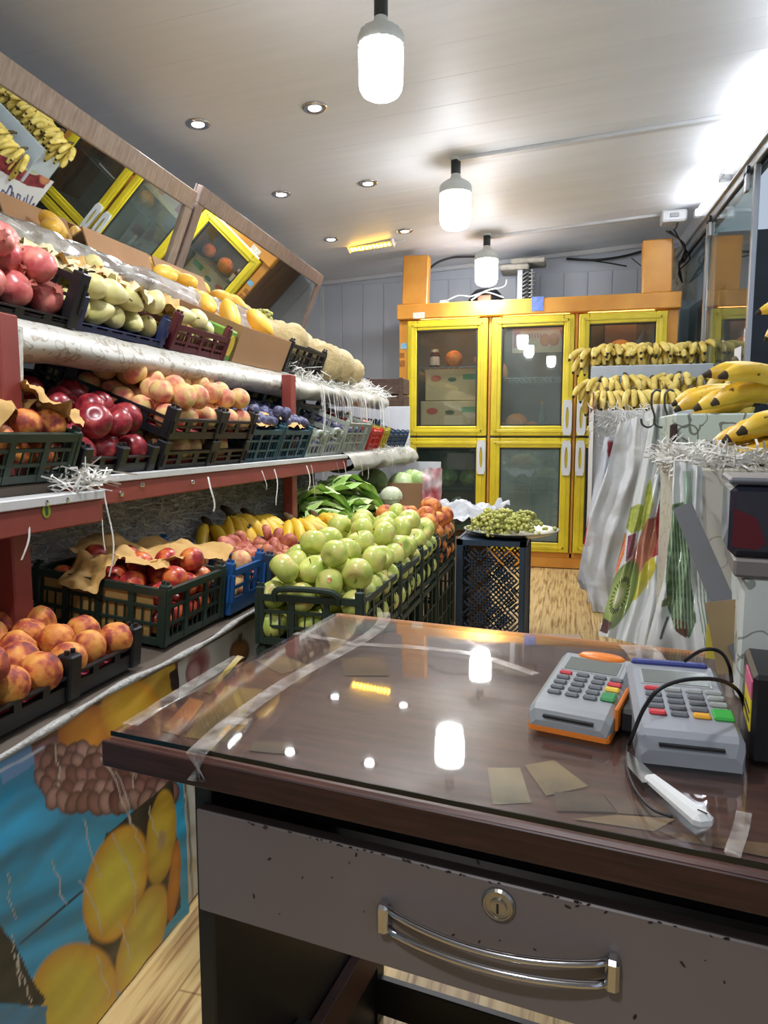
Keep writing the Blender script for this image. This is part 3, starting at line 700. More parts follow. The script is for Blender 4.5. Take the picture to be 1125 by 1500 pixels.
STEM = MB().tube([(0, 0, .5), (.02, 0, .72), (.07, .02, .93)], [.035, .03, .045], 6).mesh('stem', M_STEM)
PSTEM = MB().tube([(0, .07, 1.25), (.02, .08, 1.42), (.08, .1, 1.6)], [.06, .05, .06], 6).mesh('stem', M_STEM)
crown = MB().lathe([(.2, .8), (.18, .98), (.2, 1.12), (.3, 1.26)], 12, fn=lambda q, z: 1 + (.25 * math.cos(6 * q) if z > 1.1 else 0))
CROWN = crown.mesh('crown', fruit('pomegranate_crown', [(.3, (120, 60, 50)), (.6, (176, 96, 80))], 20, .6, unit=True))
FN = dict(apple='apple', redapple='red_apple', peach='peach', paleach='peach', nectar='nectarine', flat='flat_peach', pome='pomegranate', pear='pear', plum='plum', ymelon='yellow_melon', cant='cantaloupe', omelon='orange_melon')
FC = dict(apple='apple', redapple='apple', peach='peach', paleach='peach', nectar='nectarine', flat='peach', pome='pomegranate', pear='pear', plum='plum', ymelon='melon', cant='melon', omelon='melon')
def put(kind, p, r, label, group=None, rot=None, parts=True, upright=False):
    o = link(FN[kind], random.choice(FMESH[kind]))
    if rot is None:
        rot = Euler((random.gauss(0, .5), random.gauss(0, .5), random.uniform(0, 6.28))).to_matrix().to_4x4() if upright else rot_any()
    s = r * random.uniform(.93, 1.05)
    o.matrix_world = Matrix.Translation(p) @ rot @ Matrix.Scale(s, 4)
    tag(o, label, FC[kind], group)
    if parts:
        if kind in ('apple', 'redapple'): link('stem', STEM, o)
        if kind == 'pear': link('stem', PSTEM, o)
        if kind == 'pome': link('crown', CROWN, o)
    return o
def pack(wx, wy, n, r, wall, slope=1.1, steps=220, seed=1, sq=1.):
    """drop n balls of radius r into a wx x wy tray; they settle in layers and heap up a little above the wall"""
    rs = np.random.RandomState(seed); hx, hy = max(wx / 2 - r, .001), max(wy / 2 - r, .001)
    nx = max(1, int(wx / (2 * r))); ny = max(1, int(wy / (2 * r))); p = []
    for k in range(n):
        lay = k // (nx * ny); q = k % (nx * ny)
        p.append(((q % nx + .5 + .5 * (lay % 2)) / nx * wx - wx / 2, (q // nx + .5 + .5 * (lay % 2)) / ny * wy - wy / 2, r + lay * 1.75 * r))
    p = np.array(p) + rs.uniform(-.25, .25, (n, 3)) * r
    for it in range(steps):
        p[:, 2] -= .06 * r if it < steps - 60 else .012 * r
        d = p[:, None] - p[None]; L = np.sqrt((d ** 2).sum(-1)) + 1e-9; np.fill_diagonal(L, 9)
        ov = np.clip(2 * r * sq - L, 0, None)[..., None] * d / L[..., None]
        p += .36 * ov.sum(1)
        ex = np.minimum(np.clip(p[:, 2] - wall - r, 0, None) / slope, .6)[:, None] * np.array([[1., 1.]])
        p[:, 0] = np.clip(p[:, 0], -np.maximum(hx - ex[:, 0], hx * .55), np.maximum(hx - ex[:, 0], hx * .55))
        p[:, 1] = np.clip(p[:, 1], -np.maximum(hy - ex[:, 1], hy * .55), np.maximum(hy - ex[:, 1], hy * .55))
        p[:, 2] = np.clip(p[:, 2], r, None)
    return p[p[:, 2] < wall + 2.3 * r]
def fill(M, wx, wy, kind, n, r, wall, label, group, z0=.008, seed=1, slope=1.1, off=(0, 0), parts=True, keep=None, sq=1., upright=False, ry=0.):
    rm = M.to_3x3().to_4x4()
    for q in pack(wx, wy, n, r, wall, slope, seed=seed, sq=sq):
        if keep and not keep(q): continue
        put(kind, M @ Vector((q[0] + off[0], q[1] + off[1], q[2] + z0)), r, label, group, parts=parts, upright=upright,
            rot=(rm @ Matrix.Rotation(random.uniform(0, 6.28), 4, 'Z') @ Matrix.Rotation(ry + random.gauss(0, .35), 4, 'Y')) if ry else None)
class Shelf:
    def __init__(s, x0, z0, a): s.x0, s.z0, s.a = x0, z0, a
    def at(s, q, y, h=0): return Vector((s.x0 - q * math.cos(s.a) + h * math.sin(s.a), y, s.z0 + q * math.sin(s.a) + h * math.cos(s.a)))
    def M(s, q, y, h=0, yaw=0, dt=0): return Matrix.Translation(s.at(q, y, h)) @ Matrix.Rotation(s.a + dt, 4, 'Y') @ Matrix.Rotation(yaw, 4, 'Z')
PL = {}
def plastic(name, c, rough=.42): return mat('plastic_' + name, c, rough, var=.25, scale=9)
C_GREEN, C_BLACK, C_BLUE, C_TEAL = plastic('green', (42, 58, 48)), plastic('black', (30, 30, 33)), plastic('blue', (34, 88, 150)), plastic('teal', (36, 82, 96))
C_SAGE, C_RED, C_YEL, C_NAVY, C_MAR = plastic('sage', (160, 168, 156)), plastic('red', (206, 50, 44)), plastic('yellow', (196, 180, 52)), plastic('navy', (44, 70, 100)), plastic('maroon', (92, 34, 44))
C_DKB = plastic('dark_blue', (52, 70, 88))
def panel_mesh(L, h, style, m_):
    """one crate side in the local xz plane, x along the side"""
    mb = MB(); t = .006
    bx = lambda x0, x1, z0, z1, tt=t: mb.box(x0, x1, -tt / 2, tt / 2, z0, z1)
    if style == 'lattice':
        bx(-L / 2, L / 2, h - .016, h, .012); bx(-L / 2, L / 2, 0, .016); k = max(2, round(L / .085))
        for z in (h * .36, h * .66): bx(-L / 2, L / 2, z - .0035, z + .0035)
        for i in range(k + 1): x = -L / 2 + L * i / k; bx(x - .007, x + .007, 0, h, .008)
        kk = max(6, round(L / .022))
        for i in range(kk): x = -L / 2 + L * (i + .5) / kk; bx(x - .0016, x + .0016, 0, h * .66, .003)
    elif style == 'tray':
        bx(-L / 2, L / 2, 0, h * .62); bx(-L / 2, L / 2, h * .92, h, .01); k = max(2, round(L / .06))
        for i in range(k + 1): x = -L / 2 + L * i / k; bx(x - .008, x + .008, h * .6, h * .95, .008)
    elif style == 'slot':
        bx(-L / 2, L / 2, 0, h * .35); bx(-L / 2, L / 2, h * .85, h, .01); k = max(2, round(L / .08))
        for i in range(k + 1): x = -L / 2 + L * i / k; bx(x - .012, x + .012, h * .3, h * .9)
        bx(-L / 2, L / 2, h * .55, h * .62)
    elif style == 'handle':
        bx(-L / 2, L / 2, 0, .014); bx(-L / 2, L / 2, h * .5, h * .58); bx(-L / 2, -L * .2, h - .014, h, .01); bx(L * .2, L / 2, h - .014, h, .01)
        k = max(4, round(L / .04))
        for i in range(k + 1): x = -L / 2 + L * i / k; bx(x - .004, x + .004, 0, h * .55 if abs(x) < L * .2 else h)
        mb.tube(pull([(-L * .2, 0, h * .8), (-L * .17, 0, h * 1.12), (0, 0, h * 1.18), (L * .17, 0, h * 1.12), (L * .2, 0, h * .8)]), .009, 8)
    elif style == 'basket':
        bx(-L / 2, L / 2, h - .018, h, .012); bx(-L / 2, L / 2, 0, .018); bx(-L / 2, -L / 2 + .02, 0, h); bx(L / 2 - .02, L / 2, 0, h)
        s = .05; d = .0028
        for a in range(-20, 40):
            # herringbone of diagonal bars
            for z in range(0, int(h / s) + 1):
                x0 = -L / 2 + a * s; z0 = z * s
                if x0 < -L / 2 or x0 + s > L / 2 or z0 + s > h: continue
                for q in range(3):
                    u = (q + .5) / 3 * s
                    if (a + z) % 2: M = Matrix.Translation((x0 + u, 0, z0 + s / 2)) @ Matrix.Rotation(R(45), 4, 'Y')
                    else: M = Matrix.Translation((x0 + u, 0, z0 + s / 2)) @ Matrix.Rotation(R(-45), 4, 'Y')
                    mb.box(-d, d, -.003, .003, -s * .55, s * .55, M=M)
    return mb.mesh('side_panel', m_)
PCACHE = {}
def crate(name, label, M, lx, ly, h, m_, style='lattice', post=.015, group=None, base=True, cat='crate', mids=0, pw=.022, front=None):
    """lx along local x, ly along local y"""
    t = thing(name, label, cat, M, group)
    if base:
        MB().box(-lx / 2, lx / 2, -ly / 2, ly / 2, 0, .006).build('base', m_, t)
    for (L, dx, dy, rz) in ((lx, 0, -ly / 2, 0), (lx, 0, ly / 2, math.pi), (ly, lx / 2, 0, math.pi / 2), (ly, -lx / 2, 0, -math.pi / 2)):
        st = style
        if style == 'handle' and L == lx and lx != ly: st = 'lattice'
        hh = front if front and dx > 0 else h
        k = (round(L, 3), round(hh, 3), st, m_.name)
        if k not in PCACHE: PCACHE[k] = panel_mesh(L, hh, st, m_)
        link('side_panel', PCACHE[k], t, (dx, dy, 0), (0, 0, rz))
    k = (h + post, m_.name, pw)
    if k not in PCACHE:
        PCACHE[k] = MB().box(-pw * .5, pw * .5, -pw * .5, pw * .5, 0, h + post, bev=.003).tube([(-pw * .25, 0, h + post), (-pw * .25, 0, h + post + .007)], .0045, 8).tube([(pw * .25, 0, h + post), (pw * .25, 0, h + post + .007)], .0045, 8).mesh('corner_post', m_)
    for sx in (-1, 1):
        for sy in (-1, 1): link('corner_post', PCACHE[k], t, (sx * (lx / 2 - .006), sy * (ly / 2 - .006), 0), (0, 0, 0 if sx > 0 else math.pi))
    for i in range(mids):
        q = -ly / 2 + ly * (i + 1) / (mids + 1)
        for sx in (-1, 1): link('corner_post', PCACHE[k], t, (sx * (lx / 2 - .004), q, 0), (0, 0, math.pi / 2))
    return t
# ---- paper, shreds, bananas, grapes
M_KRAFT = mat('kraft_paper', (206, 164, 96), .75, var=.12, scale=6, bump=.3, bscale=30)
M_CREAMP = mat('cream_tissue', (226, 212, 170), .7, var=.1, scale=6, bump=.2)
def sheet(name, label, cat, M, sx, sy, amp, seed, m_, n=14, group=None, fold=0., curl=0.):
    def fn(u, v):
        x, y = (u - .5) * sx, (v - .5) * sy
        z = amp * (noise.noise(Vector((u * 2.6 + seed, v * 2.6, seed))) * 1.2 + .5 * noise.noise(Vector((u * 6, v * 6 + seed, seed * 2))) + .25 * abs(noise.noise(Vector((u * 11, v * 11, seed)))))
        z -= fold * max(0, u - .55) ** 1.5 + curl * ((u - .5) ** 2 + (v - .5) ** 2)
        e = .04 * noise.noise(Vector((u * 4, v * 4, seed + 5)))
        return (x + e * sx, y + e * sy, z)
    o = MB().grid(fn, n, n).build(name, m_, smooth=True); o.matrix_world = M
    return tag(o, label, cat, group)
def ribbon(mb, pts, wv, w_):
    k = len(pts); vs = []
    for p in pts: vs += [Vector(p) - wv * w_ / 2, Vector(p) + wv * w_ / 2]
    mb.add(vs, [(2 * i, 2 * i + 1, 2 * i + 3, 2 * i + 2) for i in range(k - 1)])
M_SHRED = mat('paper_shred', (232, 230, 222), .6, var=.12, scale=3)
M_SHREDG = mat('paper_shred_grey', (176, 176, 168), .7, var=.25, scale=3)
def shreds(name, label, n, pos, L, w_, m_, seed=0, droop=.0, parent=None, flat=.35, cat='paper shreds'):
    rs = random.Random(seed); mb = MB()
    for i in range(n):
        p = Vector(pos(rs)); d = Vector((rs.gauss(0, 1), rs.gauss(0, 1), rs.gauss(0, flat))).normalized(); l = L * rs.uniform(.5, 1.3); k = 4
        c = Vector((rs.gauss(0, 1), rs.gauss(0, 1), rs.gauss(0, .7))) * l * .12; pts = []
        for j in range(k + 1):
            t = j / k - .5; pts.append(p + d * l * t + c * math.sin(j * 1.9 + i) + Vector((0, 0, -droop * l * (t + .5) ** 2)))
        wv = d.cross(Vector((rs.gauss(0, 1), rs.gauss(0, 1), rs.gauss(0, 1)))).normalized(); ribbon(mb, pts, wv, w_ * rs.uniform(.7, 1.3))
    o = mb.build(name, m_, parent)
    return tag(o, label, cat if parent is None else None, None, 'stuff')
def hang(name, label, spots, Lr, w_, seed=0):
    rs = random.Random(seed); mb = MB()
    for p in spots:
        p = Vector(p); l = rs.uniform(*Lr); k = 9; pts = []; a = rs.uniform(0, 6); amp = rs.uniform(.006, .018)
        for j in range(k + 1):
            t = j / k; pts.append(p + Vector((.012 * math.sin(t * 2.2) + .004, amp * math.sin(a + t * 5) * t, .01 * math.sin(t * 3.0) * (1 - t) - l * t)))
        q = rs.uniform(-.6, .6); ribbon(mb, pts, Vector((math.sin(q) * .4, math.cos(q), 0)).normalized(), w_ * rs.uniform(.6, 1.3))
    return tag(mb.build(name, M_SHRED), label, 'paper shreds', None, 'stuff')
M_BAN = fruit('banana_skin', [(.3, (176, 150, 60)), (.48, (206, 180, 84)), (.7, (220, 200, 116))], 16, .45, .04, speck=((104, 74, 34), 46))
M_BANT = mat('banana_tip', (58, 44, 26), .8, var=.3, scale=60)
M_BANG = fruit('banana_skin_ripe', [(.3, (206, 160, 40)), (.48, (232, 190, 50)), (.7, (236, 200, 80))], 14, .42, .04, speck=((92, 66, 30), 60))
M_BANS = mat('banana_stalk', (120, 104, 44), .7, var=.3, scale=50)
def banana_mesh(L, bend, rad, skin, seed=0):
    mb = MB(); k = 14; h0 = bend * .5; pts = []; p = Vector((0, 0, 0)); rr = []
    for i in range(k + 1):
        t = i / k; pts.append(p.copy()); a = h0 - bend * t; p = p + Vector((math.cos(a), 0, math.sin(a))) * L / k
        rr.append(rad * (.32 if t < .04 else .34 if t < .12 else min(1, .34 + (t - .12) / .16) if t < .25 else 1 if t < .8 else max(.22, 1 - (t - .8) / .2 * .8)))
    mb.tube(pts, rr, 7)
    n = 7; nf = k * n; mb.mi = [1 if (i // n) >= k - 1 or (i // n) < 1 else 0 for i in range(nf)] + [1, 1]
    return mb.mesh('banana', [skin, M_BANT], True)
BMESH = [banana_mesh(.17, R(70), .0175, M_BAN), banana_mesh(.16, R(85), .0165, M_BAN), banana_mesh(.18, R(62), .018, M_BAN)]
BMESHG = [banana_mesh(.18, R(70), .018, M_BANG), banana_mesh(.17, R(90), .017, M_BANG)]
def bunch(label, M, n, fan=1.3, pitch=.9, group='banana bunches', ms=None, tiers=2, spread=.02, scale=1., name='banana_bunch', seed=0):
    """fingers leave one crown and splay by fan, dipping by pitch"""
    rs = random.Random(seed); t = thing(name, label, 'bananas', M @ Matrix.Scale(scale, 4), group); ms = ms or BMESH
    MB().tube([(-.035, 0, .022), (-.012, 0, .014), (.006, 0, 0)], [.007, .011, .012], 8).build('crown', mat('banana_crown', (92, 74, 40), .8, var=.4, scale=60), t, smooth=True)
    for i in range(n):
        ti = i % tiers; k = (n + tiers - 1) // tiers; f = ((i // tiers) + .5) / k - .5
        yaw = f * fan + rs.gauss(0, .04)
        o = link('banana', rs.choice(ms), t)
        o.matrix_local = Matrix.Translation((0, f * spread, -.012 * ti)) @ Matrix.Rotation(yaw, 4, 'Z') @ Matrix.Rotation(pitch + ti * .32 + rs.gauss(0, .05), 4, 'Y')
    return t
M_GRAPE = fruit('grape_skin', [(.3, (150, 158, 70)), (.5, (186, 186, 96)), (.72, (208, 200, 124))], 30, .3, .02)
def ico(r_, c):
    t = (1 + 5 ** .5) / 2; vs = [(-1, t, 0), (1, t, 0), (-1, -t, 0), (1, -t, 0), (0, -1, t), (0, 1, t), (0, -1, -t), (0, 1, -t), (t, 0, -1), (t, 0, 1), (-t, 0, -1), (-t, 0, 1)]
    fs = [(0, 11, 5), (0, 5, 1), (0, 1, 7), (0, 7, 10), (0, 10, 11), (1, 5, 9), (5, 11, 4), (11, 10, 2), (10, 7, 6), (7, 1, 8), (3, 9, 4), (3, 4, 2), (3, 2, 6), (3, 6, 8), (3, 8, 9), (4, 9, 5), (2, 4, 11), (6, 2, 10), (8, 6, 7), (9, 8, 1)]
    l = math.sqrt(1 + t * t); V = [Vector(v) / l for v in vs]; cache = {}; F = []
    def mid(a, b_):
        k = (min(a, b_), max(a, b_))
        if k not in cache: V.append(((V[a] + V[b_]) / 2).normalized()); cache[k] = len(V) - 1
        return cache[k]
    for a, b_, d in fs:
        x, y_, z = mid(a, b_), mid(b_, d), mid(d, a); F += [(a, x, z), (b_, y_, x), (d, z, y_), (x, y_, z)]
    return [v * r_ + Vector(c) for v in V], F
def grapes(label, M, n, L, W, H, r_=.0085, group=None, seed=0, m_=None, name='grape_bunch'):
    rs = random.Random(seed); t = thing(name, label, 'grapes', M, group); mb = MB()
    for i in range(n):
        a, b_ = rs.gauss(0, .42), rs.gauss(0, .42); hz = max(0, 1 - a * a - b_ * b_)
        mb.add(*ico(r_ * rs.uniform(.8, 1.15), (a * L / 2, b_ * W / 2, r_ + rs.uniform(0, 1) ** .5 * H * hz)))
    mb.build('berries', m_ or M_GRAPE, t, smooth=True)['kind'] = 'stuff'
    st = MB()
    for i in range(5): st.tube(pull([(-L * .3, rs.uniform(-.02, .02), H * .6), (rs.uniform(-.02, .02), rs.uniform(-.03, .03), H * 1.02), (L * .3, rs.uniform(-.03, .03), H * .7)], 4), .0016, 5)
    st.build('stalk', mat('grape_stalk', (120, 116, 60), .7), t); return t
M_LEAF = fruit('lettuce_leaf', [(.3, (128, 176, 80)), (.5, (172, 206, 112)), (.72, (212, 226, 160))], 12, .45, .3)
M_RIB = mat('lettuce_rib', (222, 230, 186), .45, var=.1)
def cabbage(label, M, r_, group, seed=0, m_=None):
    t = thing('cabbage', label, 'cabbage', M, group); m_ = m_ or MATS['cabbage_leaf']
    b0 = f_round(seed, .94, .86, .02); MB().add([Vector(v) * r_ for v in b0.v], b0.f).build('heart', m_, t, smooth=True)
    for k in range(6):
        a0 = k * 1.05 + seed
        def fn(u, v):
            th = .12 + v * 1.7; ph = a0 + (u - .5) * 1.9 * (1 - .25 * v)
            rr = r_ * (1.0 + .02 * k / 6 + .05 * max(0, .25 - v) + .018 * math.sin(ph * 9 + v * 4) + .02 * noise.noise(Vector((u * 5, v * 5, k + seed))))
            return (rr * math.sin(th) * math.cos(ph), rr * math.sin(th) * math.sin(ph), .88 * rr * math.cos(th))
        MB().grid(fn, 10, 10).build('leaf', m_, t, smooth=True)
    return t
fruit('cabbage_leaf', [(.3, (128, 160, 84)), (.5, (168, 192, 120)), (.72, (206, 218, 170))], 8, .4, .25)
# ================================================================ left-hand tiered fruit rack
LOW, MID, UP = Shelf(-.80, .593, .10), Shelf(-1.00, .962, .36), Shelf(-1.10, 1.29, .40)
M_REDST = mat('rack_red', (140, 62, 54), .45, var=.15, scale=12)
M_BOARD = mat('rack_board', (96, 84, 72), .8, var=.2, scale=6)
M_WSTRIP = mat('rack_white_strip', (204, 204, 202), .5, var=.12, scale=10)
rack = thing('fruit_rack', 'three-tier red steel fruit rack along the mirror wall', 'rack', T(-1.0, 2.4, 0))
RO = Vector((-1.0, 2.4, 0))
def rk(name, mb, m_, lab=None):
    mb.v = [tuple(Vector(v) - RO) for v in mb.v]; o = mb.build(name, m_, rack)
    if lab: o['label'] = lab
    return o
def board(sh, y0, y1, ln, t=.018):
    mb = MB(); mb.box(-ln, 0, y0, y1, -t, 0, M=Matrix.Translation((sh.x0, 0, sh.z0)) @ Matrix.Rotation(sh.a, 4, 'Y')); return mb
rk('shelf_board', board(LOW, .25, 4.6, 1.25), M_BOARD); rk('shelf_board', board(MID, .6, 4.45, .95), M_BOARD); rk('shelf_board', board(UP, .6, 4.2, .96), M_BOARD)
yj = P(125, 750, x=-1.0).y
rk('front_beam', MB().box(-1.0, -.955, .5, yj, .878, .926, bev=.003), M_REDST)
rk('front_beam', MB().box(-1.03, -.985, yj - .06, 3.06, .908, .955, bev=.003), M_REDST)
rk('edge_strip', MB().box(-1.02, -.951, .5, yj, .926, .945, bev=.002), M_WSTRIP)
rk('edge_strip', MB().box(-1.05, -.980, yj, 3.06, .955, .972, bev=.002), M_WSTRIP)
for px in (10, 424): yy = P(px, 640, x=-1.04).y; rk('post', MB().box(-1.06, -1.02, yy - .024, yy + .024, .55, 1.285, bev=.003), M_REDST)
for yy in (1.1, 2.44, 4.3): rk('rear_post', MB().box(-2.05, -2.0, yy - .03, yy + .03, 0, 1.72, bev=.003), M_REDST)
rk('shelf_rail', MB().box(-1.12, -1.08, .6, 4.2, 1.232, 1.272, bev=.003), M_REDST)
for yy in (1.1, 2.43, 4.3):
    mb = MB()
    for sh, ln in ((MID, .95), (UP, 1.0)): mb.box(-ln, -.03, yy - .015, yy + .015, -.05, -.019, M=Matrix.Translation((sh.x0, 0, sh.z0)) @ Matrix.Rotation(sh.a, 4, 'Y'))
    rk('bracket_arm', mb, M_REDST)
for k, (px, py) in enumerate(((98, 733), (68, 737), (178, 724), (209, 710), (283, 706))):
    p = P(px, py, x=-.953 if k < 2 else -.983)
    rk('bolt', MB().lathe([(0, 0), (.0075, 0), (.006, .004), (0, .005)], 10, M=T(p.x - .002, p.y, p.z, 0, math.pi / 2)), M_CHR)
p = P(68, 748, x=-.954); rk('green_sticker', MB().lathe([(0, 0), (.011, 0), (.011, .001), (0, .001)], 16, M=T(p.x - .0005, p.y, p.z, 0, math.pi / 2) @ Matrix.Diagonal((1.3, 1, 1, 1))), mat('sticker_green', (130, 150, 40), .4), 'small round green sticker with a dark mark')
rk('sticker_mark', MB().box(p.x, p.x + .0015, p.y - .003, p.y + .003, p.z - .008, p.z + .008), mat('sticker_ink', (40, 60, 30), .5))
# dark back boards closing the rack
rk('back_board', MB().box(-1.70, -1.68, .4, 4.5, .60, 1.26), mat('rack_dark', (34, 32, 32), .85))

# ---- printed banner below the lower tier
def banner(name, label, y0, y1, z0, z1, x, shapes, base, nu, nv, bulge=.012, seed=1., curl=0.):
    mb = MB().grid(lambda u, v: (x + bulge * noise.noise(Vector((u * 3 + seed, v * 2, seed))) + .0025 * noise.noise(Vector((u * 14, v * 14, seed))) + curl * max(0, u - .86) * (1 - v), y0 + (y1 - y0) * u, z0 + (z1 - z0) * v), nu, nv)
    flat_ = [(x, y0 + (y1 - y0) * i / nu, z0 + (z1 - z0) * j / nv) for j in range(nv + 1) for i in range(nu + 1)]
    px = proj(flat_)
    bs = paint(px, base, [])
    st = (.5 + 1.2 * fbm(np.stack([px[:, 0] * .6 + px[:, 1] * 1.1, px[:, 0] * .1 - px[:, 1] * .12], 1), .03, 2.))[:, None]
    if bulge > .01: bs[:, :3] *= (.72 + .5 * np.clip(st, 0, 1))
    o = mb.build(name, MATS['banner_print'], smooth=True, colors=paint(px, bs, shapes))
    return tag(o, label, 'banner')
printed('banner_print', .38, .25)
crk = lambda pts: ('s', pts, .9, (196, 190, 176))
rs = random.Random(3); cracks = []
for (x0, y0, n) in ((80, 1090, 5), (145, 1110, 8), (165, 1130, 9), (120, 1200, 6), (160, 1220, 9), (115, 1290, 7), (190, 1100, 4), (205, 1090, 3), (75, 1260, 5), (10, 1280, 6), (20, 1370, 6), (30, 1400, 6), (215, 1180, 4), (170, 1350, 5), (140, 1400, 5)):
    pts = [(x0, y0)]
    for k in range(n): pts.append((pts[-1][0] + rs.uniform(-3, 9), pts[-1][1] + rs.uniform(8, 17)))
    cracks.append(crk(pts))
dates = [('e', 60 + 15 * i + 8 * (j % 2), 1105 + 17 * j + rs.uniform(-5, 5), 12, 19, rs.uniform(-30, 30), rs.choice([(150, 104, 96), (124, 76, 70), (176, 136, 124)]), (74, 44, 42)) for j in range(5) for i in range(13) if ((60 + 15 * i - 155) / 105) ** 2 + ((1105 + 17 * j - 1138) / 62) ** 2 < 1]
shapesA = [('p', [(0, 1110), (60, 1080), (62, 1110), (0, 1150)], (104, 150, 196)), ('p', [(40, 1080), (270, 960), (275, 1140), (240, 1140), (60, 1130)], (92, 52, 40), .03, (130, 84, 52)),
    ('p', [(92, 1060), (255, 970), (262, 1010), (130, 1085), (90, 1100)], (200, 164, 60), .05, (160, 120, 40)), ('e', 122, 1076, 38, 46, 20, (214, 140, 44), (180, 96, 40)),
    ('e', 190, 1045, 45, 50, 0, (216, 168, 50), (196, 130, 36)), ('e', 212, 1108, 34, 32, 0, (206, 140, 44), (160, 84, 36)), ('p', [(246, 985), (268, 975), (264, 1010), (250, 1012)], (50, 30, 34)), ('p', [(45, 1095), (85, 1075), (80, 1120), (52, 1140)], (150, 104, 110), .05, (110, 70, 74))] + dates + [
    ('p', [(150, 1222), (250, 1140), (262, 1330), (180, 1440), (150, 1470), (120, 1330), (150, 1240)], (46, 42, 34)),
    ('e', 232, 1226, 22, 70, 6, (206, 178, 60), (186, 146, 40)), ('e', 233, 1230, 7, 16, 6, (180, 150, 110), (200, 170, 80)),
    ('e', 167, 1294, 43, 88, 14, (218, 204, 70), (214, 150, 44)), ('e', 206, 1376, 30, 86, 18, (208, 194, 76), (200, 150, 52)),
    ('e', 252, 1290, 8, 60, 4, (200, 130, 40), (180, 100, 30)), ('e', 108, 1462, 62, 82, 14, (206, 190, 66), (208, 150, 46)),
    ('p', [(-10, 1340), (28, 1388), (52, 1440), (68, 1464), (60, 1474), (-10, 1470)], (34, 46, 44), .03, (20, 30, 32)), ('s', [(33, 1384), (120, 1305)], 1.6, (20, 50, 80)), ('s', [(-40, 1150), (62, 1095)], 2, (200, 210, 220)), ('p', [(-60, 1480), (70, 1474), (70, 1560), (-60, 1560)], (60, 130, 170))] + cracks
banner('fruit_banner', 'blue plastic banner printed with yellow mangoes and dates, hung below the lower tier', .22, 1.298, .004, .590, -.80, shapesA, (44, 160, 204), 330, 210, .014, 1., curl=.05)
shapesB = [('e', 291, 972, 17, 26, 15, (150, 84, 84), (196, 170, 165)), ('e', 284, 985, 12, 20, 10, (190, 150, 146), (120, 60, 64)), ('e', 352, 955, 15, 20, 10, (176, 124, 76), (120, 76, 50)), ('s', [(353, 930), (352, 940)], 3, (120, 90, 60)), ('s', [(258, 970), (262, 1060), (270, 1120), (283, 1320)], 1.5, (150, 150, 140)), ('s', [(268, 1130), (276, 1200), (279, 1280)], .8, (90, 100, 90)), ('s', [(262, 1140), (270, 1175)], .8, (90, 100, 90))]
banner('white_banner', 'white plastic banner printed with an onion and a fig, beside the desk corner', 1.285, 2.05, .004, .588, -.807, shapesB, (206, 206, 198), 150, 90, .006, 2.)
# rolled edge along the top of the banners
o = MB().tube(pull([(-.797 + .004 * math.sin(k * 2.1), .25 + k * .17, .592 + .004 * math.sin(k * 1.7)) for k in range(11)], 4), [.0065 + .002 * math.sin(k * 1.3) for k in range(41)], 8).build('rolled_plastic_edge', mat('white_plastic', (180, 178, 172), .4, var=.25, scale=30, bump=.6), smooth=True)
tag(o, 'crumpled white plastic roll along the front of the lower tier', 'plastic roll')

# ---- lower tier goods
M = LOW.M(.215, .90, .012)
crate('peach_tray', 'black plastic tray of large peaches on the lower tier above the blue banner', M, .38, .56, .045, C_BLACK, 'tray', .035, mids=2, pw=.03)
sheet('tray_liner', 'magenta paper liner under the large peaches', 'liner', M @ T(0, 0, .0195), .34, .52, .004, 3., mat('liner_pink', (176, 66, 88), .6))
fill(M, .40, .57, 'peach', 58, .0345, .08, 'large orange-red peach in the black tray above the blue banner', 'large peaches in the front tray', .024, seed=4, slope=.9)
M = LOW.M(.20, 1.425, .012)
crate('fruit_crate', 'dark green lattice crate of nectarines under kraft paper on the lower tier', M, .33, .255, .125, C_GREEN, 'lattice', .01)
fill(M, .31, .235, 'nectar', 46, .031, .11, 'red nectarine in the dark green lattice crate on the lower tier', 'nectarines in the green crate', .008, seed=5, slope=.7)
sheet('kraft_paper', 'kraft paper covering the back of the nectarine crate', 'paper', M @ T(-.03, .05, .155, .3, .1), .26, .17, .03, 7., M_KRAFT)
sheet('kraft_paper', 'kraft paper spilling over the near rim of the nectarine crate', 'paper', M @ T(-.03, -.125, .135, 0, 0, R(38)), .10, .10, .018, 9., M_KRAFT)
sheet('kraft_paper', 'small kraft paper scrap lying among the nectarines', 'paper', M @ T(.06, -.05, .157, .9, .2), .12, .10, .018, 12., M_KRAFT)
sheet('crate_lining', 'kraft paper lining behind the lattice of the nectarine crate', 'paper', M @ T(-.02, -.119, .062, 0, 0, math.pi / 2), .30, .11, .004, 14., M_KRAFT)
M = LOW.M(.18, 1.668, .012)
crate('fruit_crate', 'blue plastic crate squeezed between the green crate and the flat peaches', M, .31, .185, .115, C_BLUE, 'slot', .02)
fill(M, .28, .165, 'paleach', 16, .031, .09, 'pale peach in the blue crate on the lower tier', 'peaches in the blue crate', .008, seed=6)
sheet('kraft_paper', 'kraft paper folded over the blue crate', 'paper', M @ T(-.02, -.02, .138, .2, .05), .24, .15, .025, 17., M_KRAFT)
M = LOW.M(.135, 1.965, .008)
crate('fruit_crate', 'dark crate of flat peaches between the blue crate and the apples', M, .255, .38, .10, C_DKB, 'lattice', .03)
fill(M, .255, .37, 'flat', 74, .030, .10, 'brownish pink flat peach in the dark crate', 'flat peaches', .008, seed=7, slope=.75, sq=.86)
